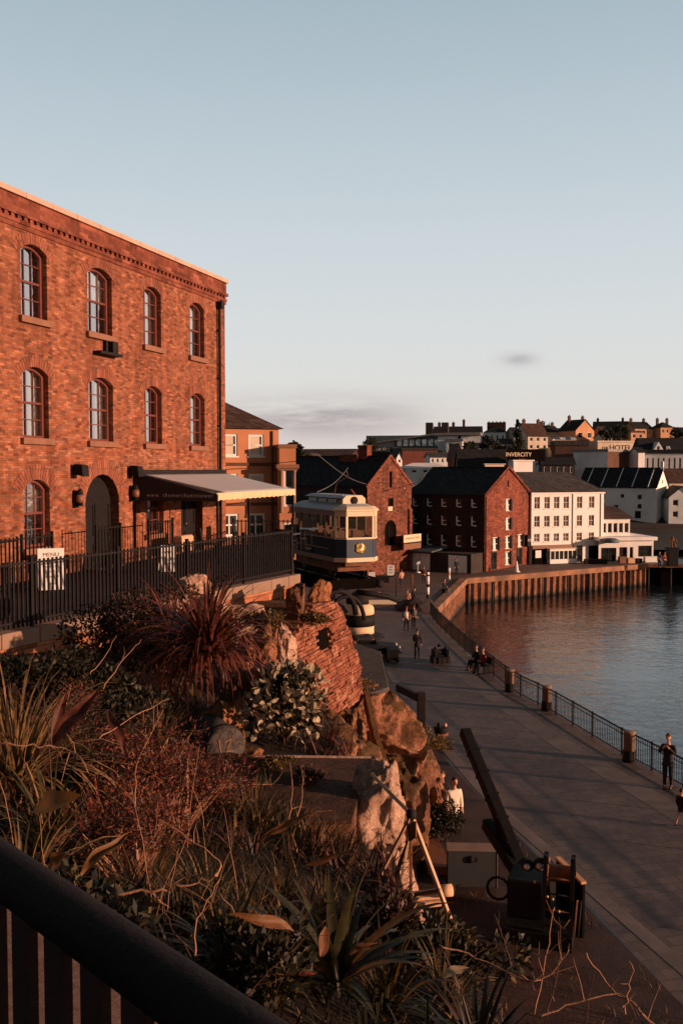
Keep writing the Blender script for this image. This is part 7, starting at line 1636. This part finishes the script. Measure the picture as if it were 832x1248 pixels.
# ---------------------------------------------------------------- old crane at the kerb
kb = fy(668, 1150, .12); t = thing('dock_crane', 'old black dockside crane with a long raised boom beside the kerb', 'crane', tuple(kb), rad(-18)); KM = ROOTM[t.name].inverted()
def cw(p): return KM @ p
b = MB(); b.box(-1.0, -.3, .0, .55, 1.7, .35); b.build('base_frame', M['crane_black'], t, bevel=.02)
b = MB(); b.box(-1.0, .3, .35, -.15, 1.6, 1.25); b.build('engine_box', M['crane_black'], t, bevel=.05)
for sx in (-.12, .5):
    b = MB(); b.bar((sx, -.25, .3), (sx, .35, 1.9), .09, .07); b.bar((sx, 1.2, .3), (sx, .5, 1.9), .09, .07); b.bar((sx, .3, 1.86), (sx, .6, 1.86), .1, .08); b.build('side_frame', M['crane_black'], t)
for i in range(4):
    z = .5 + i * .32; y_ = -.25 + .6 * (z - .3) / 1.6; b = MB(); b.tube([(-.12, y_, z), (.5, y_, z)], .022, 6); b.build('rung', M['rust'] if i % 2 else M['iron_dull'], t)
b = MB(); b.lathe([(0, -.3), (.34, -.3), (.34, -.26), (.2, -.24), (.2, .24), (.34, .26), (.34, .3), (0, .3)], (.19, .75, 1.35), 18, 'x'); b.build('winch_drum', M['rust'], t)
pa, pb = cw(P(677, 1047, 22.6)), cw(P(709, 1078, 21.4)); b = MB(); b.prism([pa, pb, pb - V((0, 0, 1.35)), pa - V((0, 0, 1.35))], (.07, .02, 0)); pn = b.build('side_panel', M['crane_black'], t, bevel=.01)
b = MB(); b.bar(pa + V((.035, .01, .035)), pb + V((.035, .01, .035)), .13, .06); b.build('panel_edge', M['render_peach'], pn)
bt_ = cw(P(566, 891, 26.5)); bf = cw(P(652, 1100, 21.9)); b = MB(); b.bar(bf, bt_, .3, .28); bo = b.build('boom', M['crane_black'], t, bevel=.03)
d_ = (bt_ - bf)
for i in range(6):
    q = bf + d_ * (.15 + .14 * i); b = MB(); b.bar(q, q + d_ * .008, .33, .31); b.build('boom_band', M['crane_black'], bo)
b = MB(); b.bar(cw(P(594, 1003, 24.3)), cw(P(640, 1075, 22.2)), .34, .3); b.build('counter_strut', M['crane_black'], t, bevel=.03)
b = MB(); b.tube([V((-1.0, .4, .95)) + V((-.22 + .26 * math.cos(a), 0, .27 * math.sin(a))) for a in [i * PI / 6 - PI / 2 * 0 for i in range(13)]], .035, 8); b.build('ring_handle', M['crane_black'], t)
for p, s_ in ((( -.55, .5, 1.55), .15), ((-.25, .45, 1.62), .17)):
    b = MB(); b.lathe([(0, -.12), (s_ * .7, -.1), (s_, 0), (s_ * .95, .06), (0, .1)], p, 14, 'y'); lm = b.build('lamp', M['crane_black'], t); b = MB(); b.lathe([(0, -.15), (s_ * .4, -.14), (s_ * .62, -.105), (0, -.1)], p, 12, 'y'); b.build('lamp_glass', panemat('lamp glass', (.6, .6, .6), .6), lm)
for i, (x, y_, z) in enumerate(((-.02, -.2, 1.15), (.1, -.22, 1.12), (.12, -.18, .85), (.24, -.2, .85), (-.35, .2, 1.28))):
    b = MB(); b.lathe([(0, 0), (.028, .005), (.032, .03), (.02, .06), (0, .065)], (x, y_, z), 10); b.build('brass_fitting', M['gold'], t)
b = MB(); b.tube([(-.05, -.2, 1.1), (.15, -.28, .7), (.35, -.3, .55), (.48, -.25, .75)], .014, 6); b.build('cable', M['rust'], t)
for x in (.58, .66):
    b = MB(); b.tube([(x, -.2, .35), (x + .05, 0, 1.1)], .025, 6); b.build('lever', M['render_peach'] if x < .6 else M['iron_dull'], t)

# weeds and litter on the yard soil
b = MB(); rnd = random.Random(91)
for i in range(2600):
    y_ = rnd.uniform(14.5, 27); x = rnd.uniform(1.7, interp(y_, [(13, 8.0), (16.5, 7.35), (20, 6.65), (24, 5.9), (28.6, 5.0)]) - .15)
    if noise.noise(V((x * .7, y_ * .7, 4))) < .05 - (.25 if y_ < 18.5 else 0): continue
    b.cur = rnd.choice((0, 0, 2, 4)); s_ = rnd.uniform(.08, .3); blade(b, (x, y_, .11), rnd.random() * 6.28, s_, s_ * .1, rnd.uniform(.3, 1.4), 1.2, 3)
o = b.build('yard_weeds', mats); tag(o, 'low weeds growing on the brown yard soil around the crane', 'weeds', kind='stuff')
# ---------------------------------------------------------------- sky, sun, camera
SUN_EL = rad(8.5); SV = V((.95, -.312, 0)).normalized(); SUN_AZ = math.atan2(SV.x, SV.y)
wd = bpy.data.worlds.new('World'); bpy.context.scene.world = wd; wd.use_nodes = True
nt = wd.node_tree; nd = nt.nodes; lk = nt.links
for n_ in list(nd): nd.remove(n_)
out = nd.new('ShaderNodeOutputWorld'); bg = nd.new('ShaderNodeBackground'); lk.new(bg.outputs[0], out.inputs[0])
sky = nd.new('ShaderNodeTexSky'); sky.sky_type = 'NISHITA'; sky.sun_disc = False; sky.sun_elevation = SUN_EL; sky.sun_rotation = SUN_AZ; sky.dust_density = 1.5
tc = nd.new('ShaderNodeTexCoord'); sp = nd.new('ShaderNodeSeparateXYZ'); lk.new(tc.outputs['Generated'], sp.inputs[0])
def mth(op, a, b=None, clamp=False):
    m = nd.new('ShaderNodeMath'); m.operation = op; m.use_clamp = clamp
    for i, v in enumerate((a, b)):
        if v is None: continue
        if isinstance(v, (int, float)): m.inputs[i].default_value = v
        else: lk.new(v, m.inputs[i])
    return m.outputs[0]
def s2l(r, g, b_): return tuple(((c / 255 + .055) / 1.055) ** 2.4 if c > 10 else c / 255 / 12.92 for c in (r, g, b_))
rp = nd.new('ShaderNodeValToRGB'); e = rp.color_ramp.elements
stops = [(0.0, (16, 15, 15)), (.46, (20, 18, 18)), (.499, (150, 140, 136)), (.5, (228, 213, 206)), (.52, (226, 218, 213)), (.55, (222, 222, 220)), (.58, (216, 220, 222)), (.615, (206, 215, 220)), (.67, (187, 201, 210)), (.72, (168, 186, 196)), (.82, (92, 108, 119)), (1, (46, 57, 66))]
while len(e) < len(stops): e.new(.5)
for el, (p, c_) in zip(e, stops): el.position = p; el.color = (*s2l(*c_), 1)
lk.new(mth('ADD', mth('MULTIPLY', sp.outputs['Z'], .5), .5), rp.inputs['Fac'])
# thin evening cloud low over the roofs
az = mth('ARCTAN2', sp.outputs['X'], sp.outputs['Y'])
mp = nd.new('ShaderNodeMapping'); mp.inputs['Scale'].default_value = (9, 9, 55); lk.new(tc.outputs['Generated'], mp.inputs['Vector'])
cn = nd.new('ShaderNodeTexNoise'); cn.inputs['Scale'].default_value = 1.25; cn.inputs['Detail'].default_value = 6; cn.inputs['Roughness'].default_value = .6; lk.new(mp.outputs[0], cn.inputs['Vector'])
def gau(v, c_, s): d = mth('DIVIDE', mth('SUBTRACT', v, c_), s); return mth('POWER', 2.718, mth('MULTIPLY', mth('MULTIPLY', d, d), -1))
band = mth('MULTIPLY', gau(az, -.02, .10), gau(sp.outputs['Z'], .053, .021))
puff = mth('MULTIPLY', gau(az, .183, .018), gau(sp.outputs['Z'], .112, .0065))
cm = mth('MULTIPLY', mth('ADD', band, mth('MULTIPLY', puff, .75)), mth('MULTIPLY', mth('SUBTRACT', cn.outputs['Fac'], .24), 3.4, True), True)
mx = nd.new('ShaderNodeMixRGB'); mx.inputs['Color2'].default_value = (*s2l(166, 156, 162), 1); lk.new(mth('MULTIPLY', cm, .85), mx.inputs['Fac']); lk.new(rp.outputs['Color'], mx.inputs['Color1'])
# the sky darkens overhead and towards the east behind the viewer's left; it glows round the low sun
def smo(v, a, b_):
    m = nd.new('ShaderNodeMapRange'); m.interpolation_type = 'SMOOTHSTEP'; lk.new(v, m.inputs['Value']); m.inputs['From Min'].default_value = a; m.inputs['From Max'].default_value = b_; return m.outputs[0]
dsun = mth('ADD', mth('MULTIPLY', sp.outputs['X'], SV.x), mth('MULTIPLY', sp.outputs['Y'], SV.y))
east = mth('SUBTRACT', 1.0, mth('MULTIPLY', smo(mth('MULTIPLY', dsun, -1.0), .62, .95), .65))
back = mth('ADD', mth('MULTIPLY', smo(sp.outputs['Y'], -.2, .75), .7), .3)
bri = nd.new('ShaderNodeMixRGB'); bri.blend_type = 'MULTIPLY'; bri.inputs['Fac'].default_value = 1; lk.new(mx.outputs[0], bri.inputs['Color1']); lk.new(mth('MULTIPLY', east, back), bri.inputs['Color2'])
glow = nd.new('ShaderNodeMixRGB'); glow.blend_type = 'ADD'; glow.inputs['Color2'].default_value = (.4, .17, .08, 1); lk.new(bri.outputs[0], glow.inputs['Color1'])
lk.new(mth('MULTIPLY', smo(dsun, .2, 1.0), mth('MULTIPLY', smo(sp.outputs['Z'], .7, .0), smo(sp.outputs['Z'], -.02, .02))), glow.inputs['Fac'])
ad = nd.new('ShaderNodeMixRGB'); ad.blend_type = 'ADD'; ad.inputs['Fac'].default_value = .012; lk.new(glow.outputs[0], ad.inputs['Color1']); lk.new(sky.outputs[0], ad.inputs['Color2'])
lk.new(ad.outputs[0], bg.inputs['Color']); bg.inputs['Strength'].default_value = .95
sl = bpy.data.lights.new('sun', 'SUN'); sl.energy = 6.2; sl.angle = rad(.6); sl.color = (1, .59, .40)
so = bpy.data.objects.new('sun', sl); C.objects.link(so); d = V((SV.x * math.cos(SUN_EL), SV.y * math.cos(SUN_EL), math.sin(SUN_EL)))
so.rotation_euler = d.to_track_quat('Z', 'Y').to_euler(); so.location = (60, -20, 40)
cam = bpy.data.cameras.new('camera'); co = bpy.data.objects.new('camera', cam); C.objects.link(co)
co.location = (0, 0, EYE); co.rotation_euler = (PI / 2 - TH, 0, 0); cam.sensor_fit = 'VERTICAL'; cam.sensor_height = 36; cam.lens = FPX / 1248 * 36; cam.clip_start = .05; cam.clip_end = 3000
s = bpy.context.scene; s.camera = co
s.view_settings.view_transform = 'Standard'; s.view_settings.look = 'None'; s.view_settings.exposure = 0; s.view_settings.gamma = 1
s.cycles.max_bounces = 6; s.cycles.transparent_max_bounces = 12; s.cycles.use_denoising = True
